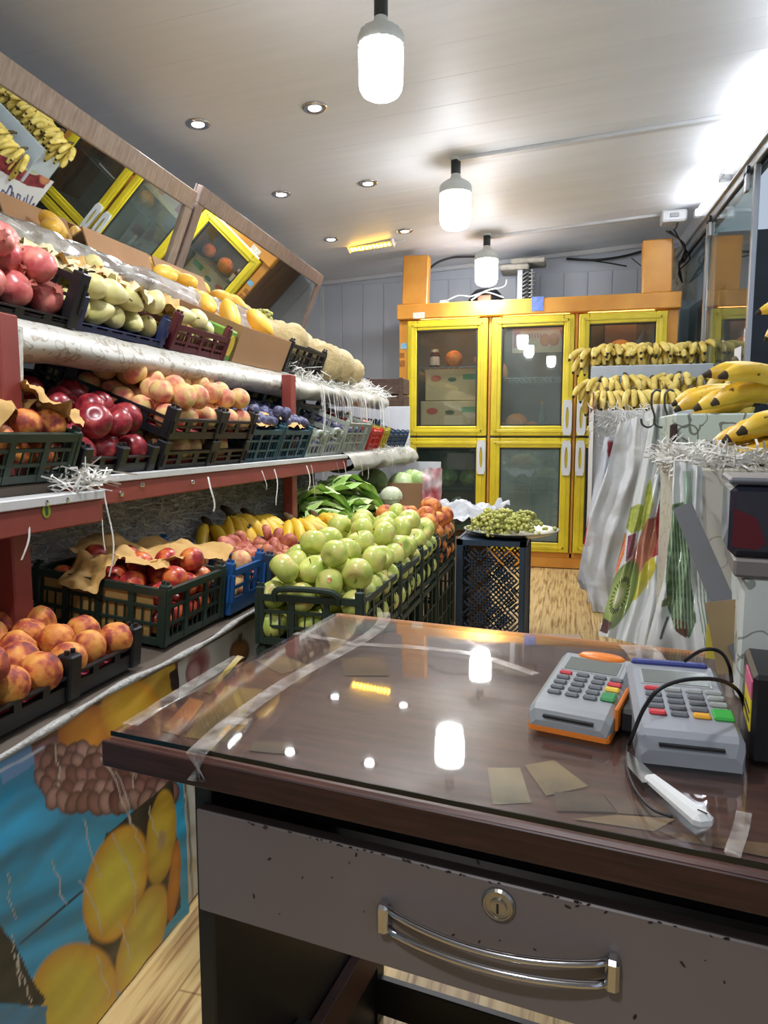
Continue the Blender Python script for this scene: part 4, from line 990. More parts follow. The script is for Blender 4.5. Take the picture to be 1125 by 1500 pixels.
# ---- straw bank behind
def bank(u, v):
    y = .55 + 2.9 * v; q = .34 + .46 * u
    h = .30 * math.sin(min(1, u * 1.6) * math.pi / 2) ** 1.2 * (1 - .35 * max(0, v - .6) / .4) + .03 * noise.noise(Vector((u * 5, v * 16, 2)))
    return LOW.at(q, y, max(.004, h))
tag(MB().grid(bank, 14, 50).build('straw_bank', mat('straw_grey', (214, 212, 202), .8, var=.35, scale=40, bump=.8), smooth=True), 'bank of grey shredded paper packed behind the lower tier crates', 'paper shreds', None, 'stuff')
shreds('loose_straw', 'loose shredded paper lying on the bank behind the lower tier', 9000, lambda r: Vector(bank(r.uniform(0, 1), r.uniform(0, 1))) + Vector((.004, 0, abs(r.gauss(0, .008)))), .075, .004, M_SHRED, 2, flat=.25)
# ---- bananas on the straw
for k, (px, py, yaw, n, pit) in enumerate(((306, 772, -.6, 6, .7), (338, 755, -.3, 9, .9), (368, 758, -.2, 9, .8), (428, 765, -.45, 10, .65), (463, 760, -.6, 9, .55))):
    p = P(px, py, x=(-1.16, -1.12, -1.10, -.98, -.94)[k])
    bunch('ripe yellow banana bunch on the straw, %s' % ('half hidden by the flat peach crate', 'standing tallest behind the flat peaches', 'second along from the tallest one', 'leaning on the green apples', 'next to the romaine lettuce')[k], T(p.x, p.y, p.z, yaw), n, 1.9, pit, 'bananas on the straw', BMESHG, 2, .03, 1.2, seed=k)
# ---- romaine lettuce
def lettuce(label, M, L, n, seed, gr):
    rs = random.Random(seed); t = thing('romaine_lettuce', label, 'lettuce', M, gr)
    for k in range(n):
        f = (k + .5) / n - .5; lift = rs.uniform(.02, .13) + .06 * (1 - abs(f) * 2); wid = rs.uniform(.045, .075); ll = L * rs.uniform(.85, 1.05); sd = rs.uniform(0, 9)
        def fn(u, v, f=f, lift=lift, wid=wid, ll=ll, sd=sd):
            s = (u - .5) * 2; w_ = wid * (.28 + .72 * math.sin(min(1, v * 1.15) * math.pi * .62) ** 1.3) * (1 if v < .9 else 1 - (v - .9) * 5)
            z = .02 + lift * math.sin(v * 2.2) + .02 * s * s * (1 - v) + .022 * math.sin(s * 5 + sd + v * 17) * v * abs(s) ** 1.2 + .006 * noise.noise(Vector((u * 8, v * 8, sd)))
            return (ll * v * math.cos(f * 1.25) + .0, s * w_ + f * .12 + ll * v * math.sin(f * 1.25) * .8, z)
        MB().grid(fn, 12, 16).build('leaf', M_LEAF, t, smooth=True)
        def rb(u, v, f=f, lift=lift, ll=ll):
            return (ll * v * math.cos(f * 1.25), (u - .5) * .034 * (1 - v * .85) + f * .12 + ll * v * math.sin(f * 1.25) * .8, .022 + lift * math.sin(v * 2.2) + .007 * (1 - (2 * u - 1) ** 2))
        MB().tube([rb(.5, i / 12) for i in range(12)], [.012 * (1 - i / 12) + .002 for i in range(12)], 6).build('leaf_rib', M_RIB, t, smooth=True)
    return t
p = P(566, 766, x=-.82); lettuce('large romaine lettuce with pale stalks towards the cabbages', T(p.x, p.y, p.z - .01, R(225), -.10), .36, 20, 1, 'romaine lettuces')
p = P(530, 778, x=-.86); lettuce('darker romaine lettuce lying under the large one beside the bananas', T(p.x, p.y, p.z - .02, R(215), -.06), .30, 16, 4, 'romaine lettuces')
# ---- apple and peach crates in front, on stacked crates
ROWS = ((1.545, 1.905), (1.92, 2.205), (2.22, 2.485), (2.50, 2.88))
WHO = ('near green apples', 'second green apples', 'third green apples', 'orange peaches')
for k, (y0, y1) in enumerate(ROWS):
    M = T(-.595, (y0 + y1) / 2, .552)
    lab = ('dark green crate of green apples at the desk corner, its near rim with a grip', 'dark green crate of green apples next to the crate with the grip', 'dark green crate of green apples next to the orange peaches', 'dark green crate of orange peaches behind the green apples')[k]
    cr = crate('fruit_crate', lab, M, .265, y1 - y0, .125, C_GREEN, 'lattice', .018)
    if k == 0: MB().tube(pull([(-.085, -(y1 - y0) / 2 - .004, .11), (-.07, -(y1 - y0) / 2 - .012, .14), (.06, -(y1 - y0) / 2 - .012, .14), (.075, -(y1 - y0) / 2 - .004, .11)]), .008, 8).build('grip', C_GREEN, cr)
    if k < 3: fill(M, .285, (y1 - y0) + .015, 'apple', (66, 52, 48)[k], .0375, .14, ('yellow-green apple heaped in the near crate with the grip, beside the desk', 'yellow-green apple heaped in the crate next to the grip crate', 'yellow-green apple heaped in the crate next to the orange peaches')[k], 'green apples in the %s crate' % ('near', 'second', 'third')[k], .008, seed=11 + k, slope=1.4)
    else: fill(M, .285, y1 - y0 + .01, 'peach', 64, .0375, .14, 'orange peach in the crate behind the green apples', 'orange peaches behind the apples', .008, seed=14, slope=1.2)
    for j in range(2):
        crate('empty_crate', 'dark green crate standing under the %s, %s of two' % (WHO[k], ('lower', 'upper')[j]), T(-.595, (y0 + y1) / 2, .002 + j * .275), .265, y1 - y0 - .008, .262, C_GREEN, 'lattice', .008)
# small stickers on two of the apples
bpy.context.view_layer.update()
aps = [o for o in COL.objects if o.name.split('.')[0] == 'apple' and o.parent is None]; apx = proj([o.matrix_world.translation for o in aps])
for (sx_, sy_), what in (((478, 842), 'above the grip of the near crate'), ((590, 800), 'in the middle of the apple heap')):
    c_ = [(np.hypot(apx[i][0] - sx_, apx[i][1] - sy_) + 60 * (o.matrix_world.translation - cam.location).length, o) for i, o in enumerate(aps)]
    o = min(c_, key=lambda q: q[0])[1]; v_ = (cam.location + Vector((0, 0, .4)) - o.matrix_world.translation).normalized(); r_ = o.matrix_world.to_scale().x
    W = Matrix.Translation(o.matrix_world.translation) @ v_.to_track_quat('Z', 'Y').to_matrix().to_4x4()
    k_ = MB().lathe([(.0065, .86 * r_), (.0065, 1.0 * r_), (0, 1.01 * r_)], 16).build('sticker', mat('sticker_red', (190, 60, 50), .4, col2=(220, 190, 120), scale=120), o)
    k_.matrix_parent_inverse = Matrix(); k_.matrix_local = o.matrix_world.inverted() @ W
    o['label'] = 'yellow-green apple with a small red sticker ' + what; del o['group']
# ---- cabbages in a cardboard box, onion-like heads, plastic
M_CARD = mat('cardboard', (176, 136, 96), .8, var=.1, scale=8, bump=.05)
def cardbox(name, label, M, lx, ly, h, t=.006, m_=None, flaps=()):
    o = thing(name, label, 'box', M); m_ = m_ or M_CARD
    MB().box(-lx / 2, lx / 2, -ly / 2, ly / 2, 0, t).build('base', m_, o)
    for nm, b_ in (('side_panel', (-lx / 2, lx / 2, -ly / 2, -ly / 2 + t)), ('side_panel', (-lx / 2, lx / 2, ly / 2 - t, ly / 2)), ('side_panel', (-lx / 2, -lx / 2 + t, -ly / 2 + t, ly / 2 - t)), ('side_panel', (lx / 2 - t, lx / 2, -ly / 2 + t, ly / 2 - t))):
        MB().box(*b_, t, h).build(nm, m_, o)
    for (side, ang_) in flaps:
        sx = 1 if side == 'x' else -1
        MB().box(0, .09, -ly / 2, ly / 2, -t / 2, t / 2).build('flap', m_, o, loc=(sx * lx / 2, 0, h), rot=(0, ang_, 0 if sx > 0 else math.pi))
    return o
p = P(567, 745, x=-1.02); q = P(625, 742, y=p.y)
cardbox('cardboard_box', 'brown cardboard box of cabbages on the lower tier', T((p.x + q.x) / 2, p.y + .16, p.z - .02), q.x - p.x, .32, .17)
bx_ = Vector(((p.x + q.x) / 2, p.y + .16, p.z))
for k, (dx, dy, dz, r_) in enumerate(((-.05, -.06, .13, .085), (.06, -.04, .14, .08), (-.02, .08, .14, .085))):
    cabbage('pale green cabbage in the cardboard box', T(bx_.x + dx, bx_.y + dy, bx_.z + dz, k), r_, 'cabbages in the box', k)
p = P(545, 706, x=-1.20); cabbage('green cabbage lying behind the cardboard box', T(p.x, p.y, p.z), .10, None, 5)
p = P(573, 727, x=-.86); cabbage('small white cabbage between lettuce and cardboard box', T(p.x, p.y, p.z, 1), .055, None, 7, fruit('white_cabbage_leaf', [(.3, (196, 204, 160)), (.6, (220, 224, 196))], 8, .4, .2))
p = P(583, 757, x=-.82); cabbage('pale small cabbage right against the green apples', T(p.x, p.y, p.z, 2), .05, None, 8, MATS['white_cabbage_leaf'])
p = P(604, 676, y=4.55); 
tag(MB().box(-.17, .17, 0, .012, -.16, 0).build('small_white_board', mat('white_board', (206, 208, 212), .4, var=.05), loc=(p.x + .02, 4.55, p.z)), 'small white board standing behind the cabbage box', 'board')
# ---- crate on end with a tray of grapes
p0, p1 = P(671, 790, y=3.2), P(769, 790, y=3.2); wd = p1.x - p0.x; zt = p0.z
bt = thing('basket_crate', 'dark blue woven-lattice crate standing on end under the grape tray', 'crate', T((p0.x + p1.x) / 2, 3.2, 0))
MB().box(-wd / 2, wd / 2, .0, .40, zt - .012, zt, bev=.003).build('top_panel', C_DKB, bt); MB().box(-wd / 2, wd / 2, .0, .40, 0, .012, bev=.003).build('bottom_panel', C_DKB, bt)
def weave(L, h):
    mb = MB(); t = .008
    for b_ in ((-L / 2, L / 2, h - .025, h), (-L / 2, L / 2, 0, .025), (-L / 2, -L / 2 + .022, 0, h), (L / 2 - .022, L / 2, 0, h)): mb.box(b_[0], b_[1], -t, t, b_[2], b_[3])
    s = .052; nx, nz = int((L - .05) / s), int((h - .06) / s); ox, oz = -nx * s / 2, (h - nz * s) / 2
    for i in range(nx):
        for j in range(nz):
            cx_, cz_ = ox + (i + .5) * s, oz + (j + .5) * s; sg = 1 if (i + j) % 2 else -1
            for k in range(4):
                off = (k - 1.5) * s * .26
                mb.box(-.0035, .0035, -.004, .004, -s * .6, s * .6, M=Matrix.Translation((cx_ + off, 0, cz_ + off * sg * -1)) @ Matrix.Rotation(sg * R(45), 4, 'Y'))
    return mb
for nm, L, loc, rz in (('side_panel', wd, (0, 0, 0), 0), ('side_panel', wd, (0, .4, 0), math.pi), ('side_panel', .4, (wd / 2, .2, 0), math.pi / 2), ('side_panel', .4, (-wd / 2, .2, 0), -math.pi / 2)):
    weave(L, zt).build(nm, C_DKB, bt, loc=loc, rot=(0, 0, rz))
c = P(741, 778, z=zt + .03); M_STEEL = mat('tray_steel', (186, 188, 184), .28, .9, var=.1, scale=20)
c = Vector(((p0.x + p1.x) / 2 + .075, 3.40, zt))
trv = MB().lathe([(0, .002), (.15, .002), (.19, .012), (.225, .028), (.228, .032), (.22, .031), (.188, .017), (.148, .007), (0, .006)], 48).build('grape_tray', M_STEEL, smooth=True, loc=c + Vector((0, 0, .001)))
tag(trv, 'round steel tray of green grapes on the upright crate', 'tray')
for k, (dx, dy, a) in enumerate(((-.10, -.07, .3), (-.02, -.10, 1.2), (.06, -.07, -.4), (-.09, .04, .9), (.0, .02, 2.0), (.08, .02, .2), (-.03, .09, -.7))):
    grapes('green grape bunch heaped on the steel tray', Matrix.Translation(c + Vector((dx - .02, dy, .014 + .012 * (k > 2)))) @ Matrix.Rotation(a, 4, 'Z'), 110, .19, .14, .085, .0095, 'grapes on the steel tray', k)
p = P(690, 745, y=3.75)
sheet('grey_cloth', 'crumpled pale plastic sheet behind the grape tray', 'plastic sheet', T(p.x, 3.75, p.z - .02, .3, -.1, .2), .36, .30, .10, 21., mat('pale_plastic', (188, 190, 194), .3, var=.15, scale=8, bump=.4), 22)
M = T(P(672, 776, y=3.62).x, 3.70, .02)
cardbox('brown_carton', 'brown carton standing behind the grape tray under the plastic sheet', M, .30, .26, P(672, 776, y=3.6).z - .05)
p = P(633, 712, y=3.9)
sheet('printed_bag', 'white and red printed plastic bag beside the cabbage box', 'bag', T(p.x, 3.9, p.z, .1, .0, math.pi / 2 - .1), .11, .20, .03, 25., mat('bag_red_white', (222, 214, 212), .35, col2=(190, 50, 60), scale=9), 14)

# ---- middle tier goods
M = MID.M(.16, 1.11, .004)
crate('fruit_crate', 'dark green lattice crate with kraft paper at the start of the middle tier', M, .30, .26, .10, C_GREEN, 'lattice', .005)
fill(M, .28, .24, 'peach', 30, .032, .09, 'orange fruit wrapped in paper in the green crate of the middle tier', 'orange fruit in the green middle-tier crate', .008, seed=31)
for k, (dx, dy, a, s) in enumerate(((.03, -.03, .4, .17), (.08, .09, 1.2, .14), (-.06, .05, 2.1, .16))):
    sheet('kraft_paper', ('kraft paper peak rising from the green middle-tier crate', 'kraft paper flap hanging over the red apples', 'kraft paper folded at the back of the green middle-tier crate')[k], 'paper', M @ T(dx, dy, .135 + .01 * k, a, .2 + .25 * (k == 1)), s, s * .8, .035, 30. + k, M_KRAFT)
sheet('crate_lining', 'kraft paper lining behind the lattice of the green middle-tier crate', 'paper', M @ T(0, -.122, .05, 0, 0, math.pi / 2), .28, .09, .004, 34., M_KRAFT)
M = MID.M(.15, 1.40, .004)
crate('apple_tray', 'black tray of dark red apples on the middle tier', M, .28, .26, .045, C_BLACK, 'tray', .025, mids=1, pw=.03)
fill(M, .28, .27, 'redapple', 26, .0385, .06, 'dark red apple in the black tray of the middle tier', 'red apples in the black tray', .008, seed=33, slope=.8)
p = MID.at(.5, 1.14, .05); put('redapple', p, .05, 'lone dark red fruit in the shade behind the rack post')
for k, (y0, y1) in enumerate(((1.56, 1.81), (1.82, 2.02))):
    for j in range(2):
        M = MID.M(.16, (y0 + y1) / 2, .004 + j * .088)
        crate('peach_tray', 'black tray of pale peaches %s, %s one of two' % (('next to the red apples', 'next to the teal crates')[k], ('lower', 'upper')[j]), M, .31, y1 - y0, .055, C_BLACK, 'slot', .027, pw=.028)
        sheet('tray_liner', 'red paper liner in the %s peach tray %s' % (('lower', 'upper')[j], ('beside the red apples', 'beside the teal crates')[k]), 'liner', M @ T(0, 0, .0125), .28, y1 - y0 - .03, .002, 3. + k + j, mat('liner_red', (190, 70, 80), .6), 6)
        if j == 0: fill(M, .29, y1 - y0 - .02, 'paleach', 18, .033, .05, 'pale peach in the lower black trays of the middle tier', 'pale peaches in the lower trays', .014, seed=35 + k, keep=lambda q: q[2] < .05)
        else: fill(M, .31, y1 - y0 + .01, 'paleach', (36, 24)[k], .033, .05, 'pale yellow-pink peach in the upper black trays of the middle tier', 'pale peaches in the upper trays', .014, seed=38 + k, slope=.8)
for k, (q, y) in enumerate(((.44, 1.84), (.46, 2.06))):
    M = MID.M(q, y, .06)
    crate('fruit_crate', ('dark crate of wrapped pears behind the pale peaches', 'teal crate of wrapped pears behind the teal plum crates')[k], M, .24, .22, .09, (C_BLACK, C_TEAL)[k], 'lattice', .03)
    fill(M, .22, .2, 'pear', 9, .034, .08, ('pale pear in the dark crate behind the peaches', 'pale pear in the teal crate behind the plums')[k], ('pears behind the peaches', 'pears behind the plums')[k], .008, seed=41 + k)
    for j in range(3): sheet('kraft_paper', 'twist of kraft paper around the middle-tier pears', 'paper', M @ T(-.06 + j * .06, .05 - .05 * j, .13, j, .5), .10, .09, .025, 44. + j + 3 * k, M_KRAFT, 8, group='kraft twists on the middle tier')
for k, (y0, y1) in enumerate(((2.035, 2.285), (2.30, 2.56))):
    M = MID.M(.15, (y0 + y1) / 2, .004)
    crate('fruit_crate', 'teal plastic crate of dark plums, %s' % ('beside the pale peaches', 'beside the rack post')[k], M, .28, y1 - y0, .115, C_TEAL, 'lattice', .015)
    fill(M, .27, y1 - y0 - .01, 'plum', 66, .0225, .075, 'dark blue plum in the teal crates', 'plums in the teal crates', .075, seed=51 + k, slope=.6, parts=False)
    sheet('kraft_paper', 'kraft paper tucked in the front of the plum crate %s' % ('beside the pale peaches', 'beside the rack post')[k], 'paper', M @ T(.10, 0, .135, .1, .25), .09, y1 - y0 - .07, .02, 55. + k, M_KRAFT, 10)
for k, (q, y, n) in enumerate(((.42, 2.30, 38), (.42, 2.58, 36))):
    M = MID.M(q, y, .03)
    crate('fruit_crate', 'teal crate of dark plums at the back, %s' % ('behind the near plum crate', 'behind the rack post')[k], M, .24, .25, .11, C_TEAL, 'lattice', .04)
    fill(M, .23, .24, 'plum', n, .0225, .11, 'dark blue plum in the rear teal crates', 'plums in the rear teal crates', .06, seed=57 + k, slope=.6, parts=False)
for k, (y0, y1, h, c_) in enumerate(((2.60, 2.78, .09, C_SAGE), (2.79, 3.00, .10, C_SAGE), (3.03, 3.40, .15, C_SAGE), (3.46, 3.66, .115, C_RED), (3.68, 3.80, .12, C_YEL))):
    M = MID.M(.15, (y0 + y1) / 2, .004)
    lab = ('low sage crate of plums right beside the rack post', 'sage crate with arched grips, next to the tall sage crate', 'tall sage-grey plastic crate on the middle tier', 'bright red plastic crate on the middle tier', 'yellow plastic crate beside the red one')[k]
    crate('fruit_crate', lab, M, .26, y1 - y0, h, c_, 'handle' if k < 2 else 'lattice', .01)
    if k < 2: fill(M, .25, y1 - y0, 'plum', 22, .0225, .05, 'dark plum in the sage crates with grips', 'plums in the sage crates', .008, seed=61 + k, parts=False)
    if k == 2: fill(M, .24, y1 - y0 - .02, 'plum', 30, .0225, .05, 'dark plum in the tall sage crate', 'plums in the tall sage crate', .08, seed=64, parts=False)
    if k == 3: fill(M, .24, y1 - y0, 'nectar', 40, .026, .1, 'small red-orange fruit in the bright red crate', 'fruit in the red crate', .008, seed=65)
    if k == 4: fill(M, .24, y1 - y0, 'ymelon', 14, .026, .1, 'small yellow fruit in the yellow crate', 'fruit in the yellow crate', .008, seed=66)
for k, y in enumerate((2.82, 3.06, 3.3)):
    M = MID.M(.44, y, .03)
    crate('fruit_crate', 'dark crate of green-yellow fruit behind the sage crates, %s' % ('next to the rack post', 'middle one', 'behind the tall sage crate')[k], M, .25, .22, .10, C_NAVY, 'lattice', .03)
    fill(M, .24, .22, 'pear', 22, .028, .09, 'yellow-green pear in the crates behind the sage crates', 'pears behind the sage crates', .008, seed=71 + k, parts=False)
for k in range(4):
    y = 3.90 + .125 * k; M = MID.M(.13, y, .012)
    crate('punnet_crate', 'small navy crate on the cloth at the end of the middle tier', M, .20, .115, .085, C_NAVY, 'lattice', .02, 'navy crates at the end of the middle tier')
    fill(M, .18, .10, 'plum', 8, .019, .06, 'small dark plum in the navy crates', 'plums in the navy crates', .008, seed=81 + k, parts=False)
p0, p1 = P(528, 596, y=4.50), P(600, 650, y=4.50)
tag(MB().box(p0.x - .25, p1.x, 4.50, 4.512, p1.z - .02, p0.z, bev=.002).build('white_partition', MATS['white_board']), 'white board closing the end of the middle tier beside the fridge', 'board')
p = P(565, 575, y=4.9)
o = thing('wooden_crate', 'dark brown wooden crate behind the melons next to the fridge', 'crate', T(p.x, 4.95, 0))
for k in range(4): MB().box(-.14, .14, -.09, .09, p.z + .10 - .115 * (k + 1), p.z + .10 - .115 * k - .006, bev=.003).build('slat', wood('brown_crate_%d' % k, (66, 48, 38), (92, 70, 54), (3, 3, 20), .7), o)
for sx in (-1, 1): MB().box(sx * .12 - .015, sx * .12 + .015, -.095, -.088, 0, p.z + .10, bev=.002).build('upright', MATS['brown_crate_0'], o)
# ---- cloths over the shelf edges
M_CLOTH = rings('ring_cloth', (186, 184, 174), (140, 128, 108), 20, .35, .05, .3, .03)
M_CLOTH2 = mat('plain_cloth', (182, 180, 168), .4, var=.1, scale=14, bump=.2)
def drape(name, label, sh, y0, y1, back, drop, m_, seed, sag=.02, nu=60):
    def fn(u, v):
        y = y0 + (y1 - y0) * u; w_ = noise.noise(Vector((u * 9, seed, 0)))
        if v < .45: q = back * (1 - v / .45); p = sh.at(q + .0, y, .006 + .003 * noise.noise(Vector((u * 20, v * 8, seed)))); return p
        t = (v - .45) / .55; e = sh.at(-.012, y, .006); dd = drop * (1 + .28 * w_) 
        fold = .012 * math.sin(u * 31 + seed + 2 * w_) * t
        if t < .6: return e + Vector((.03 * math.sin(t / .6 * 1.6) + fold, 0, -dd * (t / .6) ** 1.15))
        s_ = (t - .6) / .4; return e + Vector((.03 + fold - (.10 + sag) * s_, 0, -dd - .02 * math.sin(s_ * 3.14)))
    return tag(MB().grid(fn, nu, 16).build(name, m_, smooth=True), label, 'cloth')
drape('shelf_cloth', 'white ring-patterned plastic cloth hanging over the upper tier edge below the pears', UP, .62, 2.66, .30, .058, M_CLOTH, 1., .02, 90)
drape('shelf_cloth', 'off-white cloth over the upper tier edge below the melons, with paper strips hanging', UP, 2.68, 4.14, .34, .06, M_CLOTH2, 5., .04)
drape('shelf_cloth', 'off-white cloth over the end of the middle tier beside the fridge', Shelf(-1.0, .972, .36), 3.06, 4.47, .3, .07, M_CLOTH2, 8., .05)
p = P(6, 500, x=-1.06); tag(MB().grid(lambda u, v: (-1.055 + .012 * math.sin(u * 9 + v), p.y - .10 + .14 * u, 1.27 - .20 * v), 8, 8).build('corner_plastic', mat('crinkled_plastic', (200, 200, 192), .25, var=.15, scale=14, bump=.5), smooth=True), 'crinkled plastic hanging in front of the rack post under the upper tier', 'plastic')
rs = random.Random(5)
hang('hanging_strips', 'white paper strips hanging from the cloth below the melons', [UP.at(-.045, rs.choice([rs.gauss(3.25, .12), rs.gauss(3.55, .05), rs.gauss(3.95, .05), rs.uniform(2.9, 4.1)]), .0) + Vector((0, 0, rs.uniform(-.03, .01))) for k in range(80)], (.05, .26), .005, 3)
hang('hanging_strips', 'single white paper strips hanging from the middle tier edge', [Vector((-.97, y, .945)) for y in (.98, 1.06, 1.28, 1.30, 1.75, 2.1, 2.2, 2.5, 2.55, 2.85, 2.95, 3.2, 3.3, 3.8, 3.85)], (.05, .2), .006, 4)
shreds('loose_straw', 'white shredded paper spilling from the middle tier beside the red apples', 260, lambda r: MID.at(max(-.03, r.gauss(.06, .07)), r.gauss(1.255, .035), abs(r.gauss(.01, .012))), .085, .004, M_SHRED, 5)
shreds('loose_straw', 'white shredded paper around the melons at the end of the upper tier', 420, lambda r: UP.at(max(-.03, r.gauss(.06, .08)), r.choice([r.uniform(2.7, 3.7), r.gauss(3.95, .08)]), abs(r.gauss(.012, .016))), .09, .004, M_SHRED, 6)
shreds('loose_straw', 'white shredded paper on the cloth at the end of the middle tier', 160, lambda r: MID.at(max(-.02, r.gauss(.03, .04)), r.uniform(3.5, 4.4), abs(r.gauss(.012, .01))), .07, .004, M_SHRED, 7)
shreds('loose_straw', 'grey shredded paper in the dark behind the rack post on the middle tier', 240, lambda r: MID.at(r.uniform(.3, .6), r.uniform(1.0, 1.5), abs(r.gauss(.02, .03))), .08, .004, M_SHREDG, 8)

# ---- upper tier goods
M = UP.M(.16, 1.19, .008)
crate('pomegranate_crate', 'black slotted crate of pomegranates at the start of the upper tier', M, .31, .40, .115, C_BLACK, 'slot', .012, pw=.03, front=.022)
fill(M, .29, .38, 'pome', 52, .0375, .07, 'pink-red pomegranate in the black slotted crate', 'pomegranates', .008, seed=91, slope=.7)
for k, (y0, y1) in enumerate(((1.41, 1.76), (1.80, 2.11))):
    M = UP.M(.18, (y0 + y1) / 2, .008)
    crate('pear_crate', ('low crate of wrapped pears with blue corner posts beside the pomegranates', 'maroon plastic crate of wrapped yellow fruit on the upper tier')[k], M, .34, y1 - y0, (.05, .075)[k], (plastic('blue_corner', (40, 50, 92)), C_MAR)[k], ('tray', 'lattice')[k], .03, front=(.018, None)[k])
    fill(M, .33, y1 - y0, 'pear', (40, 30)[k], .034, .07, ('pale green pear in the low blue-cornered crate', 'pale yellow pear in the maroon crate')[k], ('pears in the blue-cornered crate', 'pears in the maroon crate')[k], .008, seed=93 + k, slope=.8)
    for j in range(20 if k == 0 else 12):
        sheet('fruit_wrap', ('crumpled cream tissue among the pears of the blue-cornered crate', 'crumpled kraft tissue among the fruit of the maroon crate')[k], 'paper', M @ T(random.uniform(-.14, .13), random.uniform(-.14, .14), .115 - .02 * k, random.uniform(0, 6), random.uniform(-.4, .4)), .11, .085, .03, 100. + j + 20 * k, (M_CREAMP, M_KRAFT)[k if j % 3 else 1], 9, group=('cream tissue on the pears', 'kraft tissue on the maroon crate')[k])
M = UP.M(.53, 1.55, .02)
crate('pear_crate', 'blue-cornered crate of wrapped pears behind the pomegranates', M, .33, .62, .05, MATS['plastic_blue_corner'], 'tray', .03)
fill(M, .32, .62, 'pear', 62, .034, .06, 'pale green pear in the rear blue-cornered crate', 'pears in the rear crate', .008, seed=97, slope=.8)
for j in range(12):
    sheet('fruit_wrap', 'crumpled cream tissue on the rear pears', 'paper', M @ T(random.uniform(-.15, .15), random.uniform(-.28, .28), .115, random.uniform(0, 6), random.uniform(-.4, .4)), .12, .09, .03, 140. + j, (M_CREAMP, M_KRAFT)[j % 3 == 0], 9, group='cream tissue on the rear pears')
M_GBOX = mat('green_print_box', (70, 140, 56), .45, col2=(150, 180, 70), scale=7)
for k, (q, y, lx, ly) in enumerate(((.10, 2.155, .16, .05), (.62, 2.0, .05, .34))):
    M = UP.M(q, y, .008); o = thing('green_box', ('green printed mango box end beside the maroon crate', 'green printed box edge behind the maroon crate')[k], 'box', M)
    MB().box(-lx / 2, lx / 2, -ly / 2, ly / 2, 0, .10, bev=.004).build('box', M_GBOX, o)
    MB().lathe([(0, 0), (.035, 0), (.035, .0015), (0, .0015)], 18, M=T(lx / 2, 0, .05, 0, math.pi / 2) @ Matrix.Diagonal((1, .6, 1, 1))).build('fruit_print', mat('mango_print', (214, 186, 60), .5), o)
for k, (q, y, lx, ly, n) in enumerate(((.20, 2.41, .36, .42, 14), (.54, 2.42, .29, .40, 11), (.54, 2.86, .29, .42, 11), (.80, 2.22, .20, .34, 6), (.80, 2.9, .20, .6, 9))):
    M = UP.M(q, y, .008 + (.03 if q > .5 else 0))
    cardbox('melon_box', ('cardboard box of yellow melons at the front of the upper tier', 'cardboard box of yellow melons just behind the front box', 'cardboard box of yellow melons behind the black melon crate', 'cardboard box of yellow melons below the long mirror', 'cardboard box of yellow melons below the second mirror')[k], M, lx, ly, .125, flaps=(('-', R(-50)),) if k > 0 else ())
    fill(M, lx - .02, ly - .02, 'ymelon', n, .058, .10, 'oblong yellow melon in the cardboard boxes of the upper tier', 'yellow melons in the boxes', .008, seed=111 + k, slope=.9, sq=.92, ry=1.45)
M = UP.M(.20, 2.90, .008)
crate('melon_crate', 'black lattice crate of cantaloupes on the upper tier', M, .30, .40, .12, C_BLACK, 'lattice', .012)
for k, (dx, dy) in enumerate(((-.03, -.10), (-.05, .09), (.06, -.01))): put('cant', M @ Vector((dx, dy, .095 + .012 * k)), .078, 'pale ribbed cantaloupe in the black lattice crate', 'cantaloupes in the black crate')
M = UP.M(.56, 3.25, .02); crate('melon_crate', 'small dark crate with one cantaloupe and grapes below the mirror', M, .26, .30, .10, C_BLACK, 'lattice', .012)
put('cant', M @ Vector((0, -.05, .10)), .08, 'pale cantaloupe in the small dark crate below the mirror')
grapes('green grape bunch beside the cantaloupe in the small dark crate', M @ T(.05, .08, .07), 130, .18, .13, .11, .0105, None, 31)
for k, (q, y, r_) in enumerate(((.07, 3.20, .088), (.075, 3.40, .088), (.26, 3.28, .09), (.07, 3.60, .076), (.25, 3.50, .085))):
    put('cant', UP.at(q, y, r_ * .95 + .008), r_, ('ribbed cantaloupe resting against the black melon crate', 'ribbed cantaloupe in the middle of the melon row', 'ribbed cantaloupe behind the melon row', 'smallest ribbed melon at the end of the row', 'ribbed cantaloupe behind the smallest melon')[k], rot=Euler((R(75), 0, R(60 + 40 * k))).to_matrix().to_4x4())
# clear bubble wrap along the box edges
M_WRAP = glass('bubble_wrap', (240, 240, 240), gloss=.10, fog=.5, fogcol=(224, 224, 220), scale=14, rough=.12, lo=.42, hi=.58)
def wrapf(u, v):
    y = 1.05 + 1.55 * u; q = .74 - .52 * u + .02 * math.sin(u * 22); a = v * 3.8
    return UP.at(q + .07 * math.cos(a) + .02 * noise.noise(Vector((u * 16, v * 5, 1))), y, .125 + .055 * math.sin(a) + .014 * noise.noise(Vector((u * 22, v * 7, 4))))
tag(MB().grid(wrapf, 90, 14).build('bubble_wrap', M_WRAP, smooth=True), 'clear crinkled plastic wrap draped along the boxes of the upper tier', 'plastic wrap')
# ================================================================ banana stands along the glazed side
M_WPAN = mat('stand_white', (200, 202, 204), .45, var=.08, scale=5)
M_RING = rings('ring_paper_green', (190, 204, 194), (92, 96, 84), 13, .3, .04, .32, .015)
M_RINGW = rings('ring_paper_white', (214, 220, 212), (132, 138, 124), 16, .3, .03, .3, .015)
